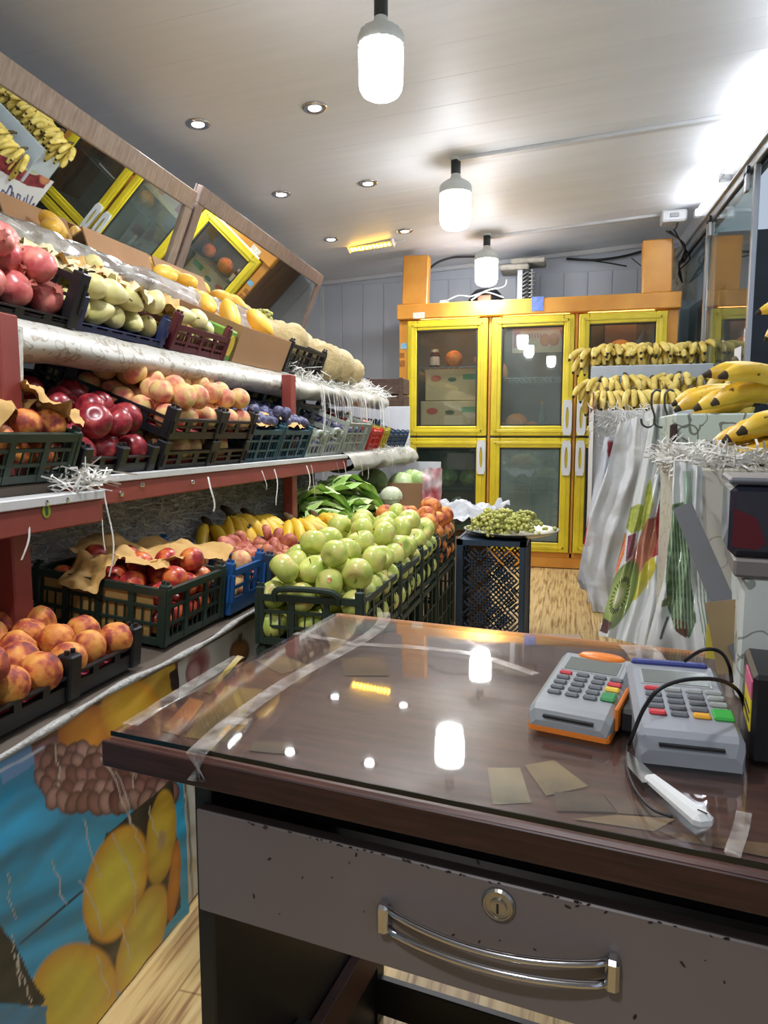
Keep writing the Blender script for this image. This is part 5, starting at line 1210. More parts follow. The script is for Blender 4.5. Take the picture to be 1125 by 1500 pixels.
# far stand with two banana steps and a hand-lettered banner on its aisle side
fs = thing('banana_stand', 'white stepped stand of banana bunches next to the fridge', 'stand', T(.5, 4.7, 0))
def fsb(name, b_, m_, bev=.004): return MB().box(b_[0] - .5, b_[1] - .5, b_[2] - 4.7, b_[3] - 4.7, b_[4], b_[5], bev=bev).build(name, m_, fs)
fsb('body', (.125, .84, 4.30, 5.06, .06, 1.20), M_WPAN); fsb('upper_step', (.14, .84, 4.82, 5.06, 1.20, 1.455), mat('step_grey', (176, 184, 190), .35, var=.06))
fsb('step_board', (.11, .84, 4.79, 4.82, 1.20, 1.50), MATS['step_grey']); fsb('foot', (.16, .80, 4.36, 5.0, .0, .06), C_BLACK)
# banner: printed cloth on the aisle side; the lettering is read in the long mirror
def mirror_px(pts):
    pts = np.asarray(pts, float); nn = np.array(mn); q = pts - 2 * ((pts @ nn) - MD)[:, None] * nn; return proj(q)
y0, y1, z0, z1, xb = 4.22, 5.085, .22, 1.31, .118
bw_ = MB().grid(lambda u, v: (xb + .004 * math.sin(u * 14 + v * 3) , y0 + (y1 - y0) * u, z0 + (z1 - z0) * v), 190, 240)
uv = mirror_px(bw_.v)
red = [('p', [(-80, 196), (0, 222), (40, 248), (72, 262), (64, 276), (40, 272), (0, 250), (-80, 214)], (150, 60, 66), .12, (96, 24, 40)), ('e', 48, 246, 14, 9, 30, (150, 160, 110), (190, 190, 170)), ('e', 66, 262, 8, 9, 30, (190, 130, 90), (170, 100, 80))]
ink = (62, 58, 110)
strokes = [[(0, 285), (4, 278), (9, 284), (13, 276), (16, 272)], [(2, 288), (10, 290), (16, 286), (18, 276), (14, 273)], [(17, 281), (16, 294), (13, 301)], [(19, 282), (21, 296), (17, 299)], [(26, 284), (30, 287), (27, 296), (24, 292), (26, 284)], [(36, 290), (33, 300), (30, 304)], [(41, 286), (37, 302)], [(48, 288), (40, 304)], [(44, 304), (50, 298), (47, 308), (42, 310), (46, 314)], [(15, 272), (17, 273)], [(38, 308), (40, 308)]]
cl = paint(uv, (208, 208, 210), red + [('s', s_, 1.1, ink) for s_ in strokes])
printed('stand_banner_print', .5, .0)
tag(bw_.build('lettered_banner', MATS['stand_banner_print'], smooth=True, colors=cl), 'white hand-lettered banner with red fruit print on the aisle side of the banana stand', 'banner')
# bunches on the steps
k = 0
for i in range(6):
    x = .14 + i * .125
    bunch('banana bunch on the upper step of the stand by the fridge', T(x, 5.0, 1.615 + .02 * (i % 2), R(-95 + 14 * math.sin(i * 2.1)), 0), 13, 1.6, .40, 'bananas on the upper step', None, 3, .09, 1.2, seed=40 + i)
for i in range(5):
    x = .17 + i * .15
    bunch('banana bunch on the lower step of the stand by the fridge', T(x, 4.70, 1.40 + .02 * (i % 2), R(-100 + 22 * math.sin(i * 1.7)), 0), 12, 1.7, .62, 'bananas on the lower step', None, 3, .09, 1.2, seed=50 + i)
for i in range(4):
    x = .20 + i * .16
    bunch('spotted banana bunch at the front edge of the lower step', T(x, 4.45, 1.315, R(-80 + 25 * math.sin(i * 2.7)), 0), 10, 1.6, .75, 'spotted bananas at the step edge', None, 2, .07, 1.15, seed=60 + i)
shreds('loose_straw', 'white shredded paper hanging off the front of the banana stand', 200, lambda r: (r.uniform(.12, .5), 4.28 - abs(r.gauss(0, .015)), 1.21 - abs(r.gauss(0, .10))), .11, .004, M_SHRED, 20, flat=1.4)
# middle stand, mostly hidden by bags
ms = thing('banana_table', 'white table under the hanging bags, between the two banana stands', 'table', T(.55, 3.3, 0))
MB().box(-.27, .28, -.9, .95, .95, 1.0, bev=.004).build('table_top', M_WPAN, ms)
for sx in (-1, 1):
    for sy in (-1, 1): MB().box(sx * .24 - .02, sx * .24 + .02, sy * .85 - .02, sy * .85 + .02, 0, .95).build('leg', M_WPAN, ms)
for i in range(4):
    bunch('banana bunch on the white table behind the ring-patterned box', T(.42 + .09 * i, 2.75 + .38 * i, 1.08, R(-110 + 20 * i), 0), 10, 1.6, .5, 'bananas on the white table', None, 2, .06, 1.0, seed=70 + i)
# ring-patterned box with large bananas
rb = thing('ring_paper_box', 'pale green box covered in ring-patterned paper, carrying large bananas', 'box', T(.54, 2.02, 0))
MB().box(-.315, .31, -.30, .30, .06, 1.108, bev=.004).build('body', M_RING, rb); MB().box(-.29, .29, -.28, .28, 0, .06).build('plinth', C_BLACK, rb)
BIG = [banana_mesh(.215, R(58), .0215, M_BANG, 1), banana_mesh(.20, R(74), .021, M_BANG, 2)]
p = P(1150, 560, y=1.86)
bunch('large ripe banana bunch lying on the ring-patterned box, stalk towards the street', T(p.x + .04, 1.88, 1.150, R(190), 0), 5, .75, -.22, None, BIG, 2, .04, 1.1, seed=81)
bunch('large pale banana bunch on the ring-patterned box, pointing at the hooks', T(.46, 2.0, 1.150, R(172), 0), 6, .7, .12, None, BIG, 2, .03, 1.0, seed=82)
p = P(1078, 540, y=2.25)
bunch('banana bunch standing stalk up behind the large bananas', T(p.x, 2.25, p.z, R(-90), .35), 7, 2.6, .95, None, None, 2, .02, 1.0, seed=83)
p = P(1117, 463, y=2.6)
hb_ = bunch('banana bunch hanging in the open doorway', T(p.x + .19, 2.6, p.z - .0, R(200), .0), 6, 1.0, .1, None, BIG, 2, .03, 1.0, seed=84)
MB().tube([(0, 0, .02), (0, 0, ceil_z(p.x + .19) - p.z)], .003).build('cord', M_BLK, hb_)

# lower cream box with bananas and paper shreds
cb = thing('cream_box', 'cream patterned box in front of the ring-patterned box, with shredded paper and bananas', 'box', T(.50, 1.545, 0))
MB().box(-.30, .34, -.165, .165, .06, 1.0, bev=.004).build('body', rings('cream_paper', (204, 200, 186), (160, 152, 128), 14, .35, .03), cb); MB().box(-.27, .3, -.15, .15, 0, .06).build('plinth', C_BLACK, cb)
shreds('loose_straw', 'curly white shredded paper on the cream box beside the bananas', 900, lambda r: (min(.45, max(.19, r.gauss(.26, .06))), r.uniform(1.38, 1.68), 1.004 + abs(r.gauss(.004, .012))), .06, .0035, M_SHRED, 21, flat=.7)
p = P(1075, 668, y=1.47)
bunch('ripe bananas with brown spots lying on the shredded paper of the cream box', T(.47, 1.50, 1.05, R(186), 0), 5, .7, .05, None, BIG, 2, .03, 1.0, seed=85)
# ---- hanging plastic: sheets drawn between two edges, each at its own depth
def hung(name, label, left, right, ydep, m_, shapes, base, nu=60, nv=90, pleat=.012, seed=1., freq=16, cat='plastic bag'):
    def edge(pl, v):
        s = v * (len(pl) - 1); i = min(int(s), len(pl) - 2); f = s - i; return (pl[i][0] * (1 - f) + pl[i + 1][0] * f, pl[i][1] * (1 - f) + pl[i + 1][1] * f)
    pxs = []; mb = MB()
    def fn(u, v):
        a, b_ = edge(left, v), edge(right, v); q = (a[0] + (b_[0] - a[0]) * u, a[1] + (b_[1] - a[1]) * u); pxs.append(q)
        y = ydep(u, v) if callable(ydep) else ydep
        y += pleat * (math.sin(u * freq + seed + 2 * noise.noise(Vector((u * 2, v * 3, seed)))) * (1 - .3 * v) + 1.2 * noise.noise(Vector((u * 4, v * 6, seed))))
        return P(q[0], q[1], y=y)
    mb.grid(fn, nu, nv)
    col = paint(np.array(pxs), base, shapes)
    return tag(mb.build(name, m_, smooth=True, colors=col), label, cat)
M_BAGP = printed('bag_print', .25, .3, bump=.25)
m_, nt, b = newmat('thin_plastic')
tr_ = N(nt, 'ShaderNodeBsdfTransparent'); mx = N(nt, 'ShaderNodeMixShader'); mx.inputs[0].default_value = .8
b.inputs['Base Color'].default_value = lin((232, 234, 236)); b.inputs['Roughness'].default_value = .22; b.inputs['Coat Weight'].default_value = .3
tcn = N(nt, 'ShaderNodeTexCoord'); nzn = N(nt, 'ShaderNodeTexNoise'); nzn.inputs['Scale'].default_value = 10; nzn.inputs['Detail'].default_value = 4; bpn = N(nt, 'ShaderNodeBump'); bpn.inputs['Strength'].default_value = .6; bpn.inputs['Distance'].default_value = .03
nt.links.new(tcn.outputs['Object'], nzn.inputs['Vector']); nt.links.new(nzn.outputs['Fac'], bpn.inputs['Height']); nt.links.new(bpn.outputs[0], b.inputs['Normal'])
nt.links.new(tr_.outputs[0], mx.inputs[1]); nt.links.new(b.outputs[0], mx.inputs[2]); nt.links.new(mx.outputs[0], nt.nodes['Material Output'].inputs[0]); M_THIN = m_
hung('white_bag', 'white carrier bag with a red print hanging low on the banana stand', [(886, 640), (872, 700), (856, 790), (846, 850), (850, 862)], [(925, 640), (925, 700), (915, 790), (900, 860), (898, 880)], 3.4, M_BAGP,
     [('p', [(854, 770), (862, 758), (866, 775), (862, 790), (866, 798), (856, 800), (852, 790)], (186, 30, 50)), ('p', [(890, 648), (898, 645), (898, 665), (890, 672)], (150, 50, 60)), ('p', [(900, 650), (922, 655), (922, 660), (900, 664)], (120, 100, 90))], (196, 200, 208), 40, 60, .02, 2.)
hung('thin_plastic_bag', 'crinkled translucent plastic bag hanging beside the printed fruit bag', [(905, 622), (888, 690), (862, 760), (852, 830), (868, 895)], [(955, 600), (945, 690), (925, 760), (905, 830), (900, 900)], lambda u, v: 2.75, M_THIN, [], (210, 212, 216), 50, 70, .022, 4., 11)
fruitprint = [('p', [(948, 712), (954, 700), (957, 740), (948, 765), (938, 775)], (150, 160, 60), .15, (180, 180, 90)), ('p', [(920, 745), (935, 738), (948, 742), (944, 775), (925, 782), (916, 772)], (166, 172, 80), .15, (140, 150, 60)),
    ('p', [(912, 778), (918, 782), (914, 812), (905, 836), (896, 850), (902, 812)], (206, 96, 60), .1, (190, 130, 60)), ('p', [(920, 785), (932, 780), (928, 812), (916, 824)], (110, 50, 70)),
    ('p', [(985, 676), (995, 684), (993, 730), (985, 790), (972, 808), (955, 818), (950, 790), (960, 760), (974, 700)], (150, 56, 52), .06, (120, 34, 38)), ('p', [(948, 760), (960, 758), (962, 790), (956, 815), (930, 850), (920, 830), (936, 790)], (150, 92, 72), .05, (170, 110, 84)),
    ('p', [(946, 824), (958, 815), (962, 830), (948, 858), (932, 878), (924, 882), (928, 856)], (190, 176, 64), .1, (170, 160, 50)), ('e', 908, 872, 20, 54, 22, (150, 164, 96), (96, 116, 56)), ('e', 907, 873, 6, 16, 22, (206, 206, 170), (150, 160, 96)), ('p', [(878, 925), (884, 905), (896, 912), (890, 928)], (84, 56, 56))]
rsd = random.Random(8)
for k_ in range(26):
    a = k_ / 26 * 6.283; ca, sa = math.cos(a), math.sin(a); X = lambda r_: (908 + r_ * (ca * 15 * math.cos(R(22)) - sa * 40 * math.sin(R(22))), 872 + r_ * (ca * 15 * math.sin(R(22)) + sa * 40 * math.cos(R(22))))
    fruitprint.append(('s', [X(.55), X(.72)], .8, (40, 40, 30)))
hung('printed_fruit_bag', 'white plastic bag printed with banana, mango and kiwi, hanging from the wire hooks', [(957, 592), (938, 680), (918, 770), (897, 855), (876, 930)], [(985, 592), (996, 684), (990, 775), (975, 855), (962, 950)], lambda u, v: 2.05 - .35 * v, M_BAGP, fruitprint, (196, 198, 196), 110, 300, .012, 1., 22)
leaf = [('p', [(980, 740), (1002, 735), (1010, 790), (1012, 850), (1020, 910), (1010, 935), (990, 925), (978, 890), (975, 850), (978, 800)], (110, 132, 96), .12, (70, 92, 66)), ('p', [(1000, 690), (1012, 690), (1014, 740), (1002, 742)], (160, 180, 160)), ('p', [(970, 880), (985, 870), (985, 885), (968, 890)], (110, 120, 80)), ('p', [(985, 905), (1010, 912), (1005, 935), (990, 925)], (90, 66, 50)), ('s', [(978, 905), (972, 922), (968, 935)], 2, (80, 84, 80))] + [('s', [(982 + 4 * i, 745 + 3 * i), (985 + 5 * i, 840), (988 + 5 * i, 920)], 1.0, (150, 172, 140)) for i in range(6)] + [('s', [(1018 + 5 * i, 800), (1022 + 5 * i, 880), (1034 + 4 * i, 950)], 1.0, (120, 140, 120)) for i in range(4)]
hung('printed_leek_sheet', 'white plastic sheet printed with green leeks in front of the cream box', [(986, 674), (984, 760), (972, 850), (945, 950)], [(1030, 684), (1028, 760), (1044, 850), (1074, 965)], lambda u, v: 1.34 - .12 * v, M_BAGP, leaf, (204, 206, 202), 100, 220, .008, 3., 18, 'plastic sheet')
# wire S hooks
for k_, px in enumerate((956, 975)):
    p = P(px, 600, y=1.95); s = 1.95 / 1030
    pts = [p + Vector((a * s, -.012, -b_ * s)) for a, b_ in ((9, -24), (3, -26), (-2, -20), (-2, -5), (2, 8), (2, 18), (-5, 24), (-13, 20), (-15, 12))]
    tag(MB().tube(pull(pts, 5), .0028, 8).build('wire_hook', mat('hook_steel', (96, 100, 98), .3, .9), smooth=True), 'bent steel S hook on the printed fruit bag, %s' % ('on its aisle side', 'nearer the ring-patterned box')[k_], 'hook')
# dark wedge of the stand between bag and ring box
tag(MB().box(.214, .228, 1.69, 1.712, .0, 1.085, bev=.003).build('stand_post', mat('dark_red_post', (56, 34, 32), .5)), 'dark red upright between the printed bag and the ring-patterned box', 'post')
# paper note on the glass pane
a, b_ = P(1079, 514, y=4.2), P(1095, 545, y=4.2)
nt_ = thing('paper_note', 'white paper note with two pen strokes on the sliding glass pane', 'note', T(xr(4.25) - .03, 4.25, (a.z + b_.z) / 2, wall_ang))
MB().box(-.001, .0, -.07, .07, -.08, .08).build('sheet', mat('note_paper', (224, 224, 230), .6), nt_)
for yy, h_ in ((-.02, .03), (.03, .018)): MB().box(-.002, -.001, yy - .006, yy + .006, -.01 - h_, -.01 + h_).build('pen_stroke', mat('pen_ink', (40, 40, 70), .5), nt_)
# street side seen through the doorway: awning lamp and goods
lt = thing('street_lamp_panel', 'lit white panel lamp under a roof across the street', 'lamp', T(2.6, 5.6, 2.35))
MB().box(-.4, .4, -.08, .08, 0, .04, bev=.004).build('housing', M_TRIM, lt); MB().box(-.38, .38, -.07, .07, -.012, 0).build('diffuser', emis('street_panel_light', (250, 250, 250), 6.), lt)
MB().tube([(0, 0, .04), (0, 0, .85)], .012).build('hanger', M_ALU, lt)
sg = thing('street_awning', 'maroon street awning behind the glass', 'awning', T(2.9, 6.6, 1.85))
MB().grid(lambda u, v: ((u - .5) * 1.6, -.5 * v, -.35 * v - .03 * abs(math.sin(u * 20)) * v), 40, 8).build('canopy', mat('maroon_canvas', (110, 34, 50), .8), sg)
for sx in (-.78, .78): MB().tube([(sx, 0, 0), (sx, 0, -1.87)], .02).build('post', M_BLK, sg)
# ================================================================ the desk
DA = R(-7.4); DO = Vector((-.476, .626, 0)); DW, DD, DZ = 1.15, .572, .735
DM = Matrix.Translation(DO) @ Matrix.Rotation(DA, 4, 'Z'); DMI = DM.inverted()
def PD(px, py, v):
    """pixel on the vertical desk plane at local depth v -> local point"""
    o = DMI @ Vector((0, 0, CAM_H)); r_ = DMI.to_3x3() @ Vector(ray(px, py)); t = (v - o.y) / r_.y; return o + r_ * t
def PT(px, py, z=DZ + .008): return DMI @ P(px, py, z=z)
M_DTOP = wood('desk_wood', (88, 56, 48), (118, 78, 66), (2, 16, 16), .35)
M_DEDGE = wood('desk_edge', (42, 24, 22), (64, 36, 32), (2, 30, 30), .4)
M_DBLK = mat('desk_black', (24, 22, 24), .45, var=.2, scale=9)
M_DRAW = mat('drawer_grey', (118, 109, 107), .42, col2=(106, 97, 95), scale=3, bump=.04)
dk = thing('desk', 'dark brown office desk with a scratched grey metal drawer', 'desk', DM)
MB().box(0, DW, 0, DD - .022, DZ - .028, DZ, bev=.003).build('desk_top', M_DTOP, dk)
MB().box(0, DW, DD - .022, DD, DZ - .028, DZ + .002, bev=.003).build('edge_band', wood('edge_light', (150, 92, 46), (186, 122, 66), (2, 20, 20), .65), dk)
MB().box(-.003, DW + .003, -.004, .0, DZ - .030, DZ - .002, bev=.001).build('front_edge', M_DEDGE, dk)
V0 = .045
tl, bl = PD(300, 1178, V0), PD(298, 1322, V0); l0 = PD(288, 1300, V0)
dz1, dz0, du0 = tl.z, bl.z, (tl.x + bl.x) / 2
MB().box(l0.x, l0.x + .022, V0, DD - .03, 0, DZ - .028, bev=.002).build('side_panel', M_DBLK, dk)
MB().box(DW - .17, DW - .148, V0, DD - .03, 0, DZ - .028, bev=.002).build('side_panel', M_DBLK, dk)
dr = bpy.data.objects.new('drawer', None); COL.objects.link(dr); dr.parent = dk
du1 = DW - .20
MB().box(du0, du1, V0 - .012, V0 + .004, dz0, dz1, bev=.0015).build('drawer_front', M_DRAW, dr)
dbx = MB(); dbx.box(du0 + .02, du1 - .02, V0 + .004, DD - .08, dz0 + .01, dz0 + .014)
for b_ in ((du0 + .02, du0 + .024, V0 + .004, DD - .08), (du1 - .024, du1 - .02, V0 + .004, DD - .08), (du0 + .02, du1 - .02, DD - .084, DD - .08)): dbx.box(*b_, dz0 + .01, dz1 - .02)
dbx.build('drawer_box', M_DBLK, dr)
MB().box(l0.x + .022, DW - .17, V0 + .03, V0 + .05, dz1 - .01, DZ - .028).build('apron', M_DBLK, dk)
# paint chips on the drawer
rs = random.Random(2); cm = mat('paint_chip', (44, 34, 32), .8)
ch = MB()
def chip(u, z, s, a, el=2.2):
    n = 6; ch.add([(u + s * (.6 + .4 * rs.random()) * (math.cos(k * 1.047 + .2) * el * math.cos(a) - math.sin(k * 1.047 + .2) * math.sin(a)), V0 - .0123, z + s * (.6 + .4 * rs.random()) * (math.cos(k * 1.047 + .2) * el * math.sin(a) + math.sin(k * 1.047 + .2) * math.cos(a))) for k in range(n)], [tuple(range(n))])
for k in range(26): chip(rs.uniform(du0 + .03, du1 - .1), rs.uniform(dz0 + .004, dz1 - .004), rs.uniform(.0006, .0016), rs.uniform(0, 3))
for k in range(46): chip(rs.uniform(du0 + .06, du1 - .2), dz1 - abs(rs.gauss(0, .0012)), rs.uniform(.0008, .0018), rs.gauss(0, .3))
for (px, py) in ((372, 1312), (395, 1258), (522, 1252), (700, 1262), (832, 1328), (1000, 1412), (930, 1490)): q = PD(px, py, V0 - .012); chip(q.x, q.z, .0018, rs.uniform(0, 3))
ch.build('paint_chips', cm, dr)['kind'] = 'stuff'
# handle: two chrome bars joined at both feet, dipping in the middle
ha, hb = PD(566, 1337, V0 - .012), PD(898, 1418, V0 - .012); hm = (ha + hb) / 2
h = MB()
for s in (-1, 1):
    pts = []
    for k in range(17):
        t = k / 16; u = ha.x + (hb.x - ha.x) * t; z = ha.z + (hb.z - ha.z) * t
        pts.append((u, V0 - .016 - .020 * math.sin(math.pi * t) ** .6, z + s * (.0105 - .0025 * math.sin(math.pi * t)) - .004 * math.sin(math.pi * t)))
    h.tube(pts, [.0035 if 0 < k < 16 else .004 for k in range(17)], 10)
h.build('handle', M_CHR, dr, smooth=True)['label'] = 'chrome double-bar drawer handle'
for q in (ha, hb): MB().box(q.x - .006, q.x + .006, V0 - .026, V0 - .011, q.z - .015, q.z + .015, bev=.003).build('handle_foot', M_CHR, dr)
lk = PD(731, 1323, V0 - .012)
lo = MB().lathe([(.0155, 0), (.0155, .003), (.0135, .005), (.012, .005), (.0118, .004), (0, .004)], 28, M=Matrix.Translation((lk.x, V0 - .012, lk.z)) @ Matrix.Rotation(math.pi / 2, 4, 'X')).build('lock', mat('lock_steel', (168, 164, 156), .3, .9, var=.1, scale=60), dr, smooth=False)
MB().lathe([(.008, .004), (.008, .0058), (.006, .0062), (0, .0062)], 20, M=Matrix.Translation((lk.x, V0 - .012, lk.z - .001)) @ Matrix.Rotation(math.pi / 2, 4, 'X')).build('lock_core', MATS['lock_steel'], lo)
MB().box(lk.x - .001, lk.x + .001, V0 - .0188, V0 - .018, lk.z - .006, lk.z + .003).build('keyhole', cm, lo)
# frame under the desk
q = PD(548, 1430, DD - .05); MB().box(q.x - .013, q.x + .013, DD - .065, DD - .035, 0, DZ - .028).build('rear_leg', M_DBLK, dk)
qa, qb = PD(300, 1452, .30), PD(640, 1508, .30)
MB().box(l0.x + .022, DW - .17, DD - .06, DD - .045, .02, .09, bev=.002).build('rear_stretcher', M_DBLK, dk)
MB().box(l0.x + .022, DW - .17, .20, .23, qb.z - .02, qb.z + .018, bev=.002).build('foot_bar', M_DBLK, dk)
MB().box(l0.x + .022, l0.x + .040, .08, DD - .06, qa.z - .02, qa.z + .05, bev=.002).build('side_rail', mat('desk_redbrown', (70, 40, 34), .5), dk)
bpy.context.view_layer.update()
# ---- papers on the wood, glass sheet above, tape on the glass
def flat(name, label, cat, poly, z0, z1, m_, group=None):
    c_ = sum((P(x_, y_, z=z0) for x_, y_ in poly), Vector()) / len(poly)
    pts = [(P(x_, y_, z=z0) - c_) for x_, y_ in poly]; pp = [(a.x, a.y) for a in pts]
    ar = sum(pp[i][0] * pp[(i + 1) % len(pp)][1] - pp[(i + 1) % len(pp)][0] * pp[i][1] for i in range(len(pp)))
    if ar < 0: pp = pp[::-1]
    o = MB().prism(pp, 0, z1 - z0).build(name, m_, loc=(c_.x, c_.y, z0)); return tag(o, label, cat, group)
Z1 = DZ + .0004
PAP = [('receipt', 'cream receipt under the desk glass', [(714, 1125), (762, 1125), (778, 1176), (722, 1179)], (196, 178, 140)), ('receipt', 'folded cream receipt under the desk glass beside the banknotes', [(768, 1121), (812, 1114), (862, 1152), (800, 1166)], (188, 160, 116)),
 ('banknote', 'brown banknote with dark print under the desk glass', [(812, 1160), (882, 1163), (902, 1190), (815, 1188)], (112, 88, 70)), ('banknote', 'blue and tan banknote under the desk glass near the knife', [(884, 1164), (978, 1182), (992, 1198), (906, 1192)], (140, 110, 92)),
 ('paper_strip', 'tan paper strip along the front of the desk glass', [(905, 1194), (990, 1200), (958, 1218), (840, 1200)], (182, 150, 110)), ('paper_strip', 'brown paper strip below the knife handle', [(965, 1218), (1125, 1236), (1125, 1256), (1000, 1232)], (150, 116, 84)),
 ('card', 'beige card with a green emblem under the desk glass', [(374, 968), (418, 962), (456, 976), (412, 988)], (170, 140, 100)), ('ruler', 'yellow wooden ruler under the left side of the desk glass', [(300, 1014), (308, 1017), (356, 962), (348, 960)], (176, 150, 60)),
 ('picture_card', 'orange picture card under the corner of the desk glass', [(236, 1070), (262, 1078), (300, 1028), (278, 1022)], (196, 120, 56)), ('paper_sheet', 'yellow printed paper under the corner of the desk glass', [(270, 1080), (330, 1088), (385, 1010), (330, 1005)], (176, 140, 70)),
 ('paper_sheet', 'brown paper slip under the crossing of the tape', [(498, 965), (560, 962), (570, 990), (505, 990)], (150, 110, 60)), ('paper_sheet', 'pale paper by the front edge of the desk glass', [(372, 1085), (430, 1088), (430, 1106), (365, 1100)], (140, 116, 90)),
 ('paper_sheet', 'greenish paper slip at the back of the desk glass', [(508, 915), (570, 908), (580, 925), (515, 930)], (110, 112, 92)), ('paper_sheet', 'tan paper at the back right of the desk glass', [(770, 928), (850, 930), (855, 945), (775, 945)], (140, 112, 84))]
for k, (nm, lab, poly, c_) in enumerate(PAP):
    flat(nm, lab, 'paper', poly, Z1 + .0004 * (k % 3), Z1 + .0004 * (k % 3) + .0003, mat('paper_%d' % k, c_, .6, col2=tuple(int(v * .62) for v in c_), scale=26 if 'note' in nm else 9))
M_DGLASS = glass('desk_glass', (240, 240, 238), gloss=.02, fog=.035, fogcol=(190, 186, 184), scale=7, rough=.03, fresnel=1.5, lo=.5, hi=.75)
gz = DZ + .0025
o = MB().box(.004, DW, .004, DD - .024, gz - DZ, gz - DZ + .005, bev=.001).build('desk_glass', M_DGLASS); o.matrix_world = DM @ T(0, 0, DZ)
dgl = tag(o, 'clear glass sheet covering the desk top', 'glass sheet')
GT = gz + .0052
# glass edge strip, dark green
o = MB().box(.004, DW, .0028, .004, gz - DZ, gz - DZ + .005).build('rim', mat('glass_rim', (20, 26, 24), .12), dgl)
m_, nt, b = newmat('clear_tape'); tr_ = N(nt, 'ShaderNodeBsdfTransparent'); mx = N(nt, 'ShaderNodeMixShader')
tcn = N(nt, 'ShaderNodeTexCoord'); nzn = N(nt, 'ShaderNodeTexNoise'); nzn.inputs['Scale'].default_value = 40; nzn.inputs['Detail'].default_value = 5; mrn = N(nt, 'ShaderNodeMapRange'); mrn.inputs[1].default_value = .35; mrn.inputs[2].default_value = .7; mrn.inputs[3].default_value = .08; mrn.inputs[4].default_value = .5
nt.links.new(tcn.outputs['Object'], nzn.inputs['Vector']); nt.links.new(nzn.outputs['Fac'], mrn.inputs[0]); nt.links.new(mrn.outputs[0], mx.inputs[0])
b.inputs['Base Color'].default_value = lin((206, 200, 192)); b.inputs['Roughness'].default_value = .15
bpn = N(nt, 'ShaderNodeBump'); bpn.inputs['Strength'].default_value = .5; bpn.inputs['Distance'].default_value = .004; nt.links.new(nzn.outputs['Fac'], bpn.inputs['Height']); nt.links.new(bpn.outputs[0], b.inputs['Normal'])
nt.links.new(tr_.outputs[0], mx.inputs[1]); nt.links.new(b.outputs[0], mx.inputs[2]); nt.links.new(mx.outputs[0], nt.nodes['Material Output'].inputs[0]); M_TAPE = m_
def tape(label, line, w_, over=0):
    pts = pull([P(x_, y_, z=GT + .0004) for x_, y_ in line], 6); mb = MB(); vs = []
    if over: pts[0] = pts[0]; e = (pts[0] - pts[1]).normalized(); pts = [pts[0] + Vector((e.x * .006, e.y * .006, -over)), pts[0] + Vector((e.x * .006, e.y * .006, -.001))] + pts
    for i, p in enumerate(pts):
        t = pts[min(i + 1, len(pts) - 1)] - pts[max(i - 1, 0)]; t.z = 0; n_ = Vector((-t.y, t.x, 0)).normalized() if t.length > 1e-5 else Vector((1, 0, 0))
        for s in (-1, -.33, .33, 1): vs.append(p + n_ * w_ / 2 * s + Vector((0, 0, .0006 * noise.noise(Vector((i * .9, s * 2, 3))) + .0006)))
    k = len(pts); mb.add(vs, [(i * 4 + j, i * 4 + j + 1, i * 4 + j + 5, i * 4 + j + 4) for i in range(k - 1) for j in range(3)])
    tag(mb.build('clear_tape', M_TAPE, smooth=True), label, 'tape')
tape('long clear tape running across the desk glass from the front edge to the back', [(291, 1100), (345, 1052), (430, 993), (505, 952), (545, 928), (562, 910), (562, 897)], .022, .03)
tape('clear tape crossing the long strip towards the card reader', [(432, 928), (480, 936), (520, 943), (600, 948), (690, 958), (785, 988)], .016)
tape('crinkled clear tape along the left edge of the desk glass', [(190, 1062), (240, 1030), (300, 992), (350, 962)], .020)
tape('short clear tape patch at the corner of the desk glass', [(330, 1055), (365, 1058)], .018)
tape('crumpled clear tape at the right end of the desk front', [(1075, 1245), (1085, 1215), (1090, 1190)], .012, .02)
tape('crinkled clear tape behind the card readers', [(930, 945), (945, 960), (960, 985)], .05)
# ---- card terminals
M_PGREY = mat('terminal_grey', (146, 150, 152), .38, var=.05, scale=30); M_PGREY2 = mat('terminal_grey_cool', (142, 146, 152), .36, var=.05, scale=30)
M_PORA = mat('terminal_orange', (226, 124, 30), .4); M_PBLUE = mat('terminal_blue', (56, 66, 130), .4)
KEYC = dict(g=mat('key_grey', (96, 100, 104), .45), G=mat('key_green', (30, 130, 66), .4), R=mat('key_red', (196, 54, 60), .4), Y=mat('key_yellow', (222, 186, 40), .4), O=mat('key_orange', (222, 160, 40), .4), L=mat('key_light', (150, 156, 154), .4), N=mat('key_bright_green', (50, 160, 60), .4))
def wedge(mb, w_, l, h0, h1, nose=.012, bev=.006, z0=0.):
    """body rising from the front (y=0) to the back, rounded long edges"""
    pr = [(-w_ / 2, z0), (-w_ / 2, 1), (-w_ / 2 + bev, 2), (w_ / 2 - bev, 2), (w_ / 2, 1), (w_ / 2, z0)]
    ys = [(0, h0 * .45, .004), (nose * .4, h0 * .85, .001), (nose, h0, 0), (l * .55, h0 + (h1 - h0) * .55, 0), (l - .008, h1, 0), (l, h1 - .006, .002)]
    vs = []
    for y_, hh, ins in ys:
        for x_, k in pr:
            z = z0 if k == z0 and k not in (1, 2) else (hh - bev if k == 1 else hh)
            vs.append((x_ - math.copysign(ins, x_), y_, max(z, z0)))
    n = 6; fs = [(i * n + j, i * n + j + 1, (i + 1) * n + j + 1, (i + 1) * n + j) for i in range(len(ys) - 1) for j in range(n - 1)]
    fs += [(i * n + n - 1, i * n, (i + 1) * n, (i + 1) * n + n - 1) for i in range(len(ys) - 1)] + [tuple(range(n))[::-1], tuple((len(ys) - 1) * n + j for j in range(n))]
    return mb.add(vs, [f[::-1] for f in fs])
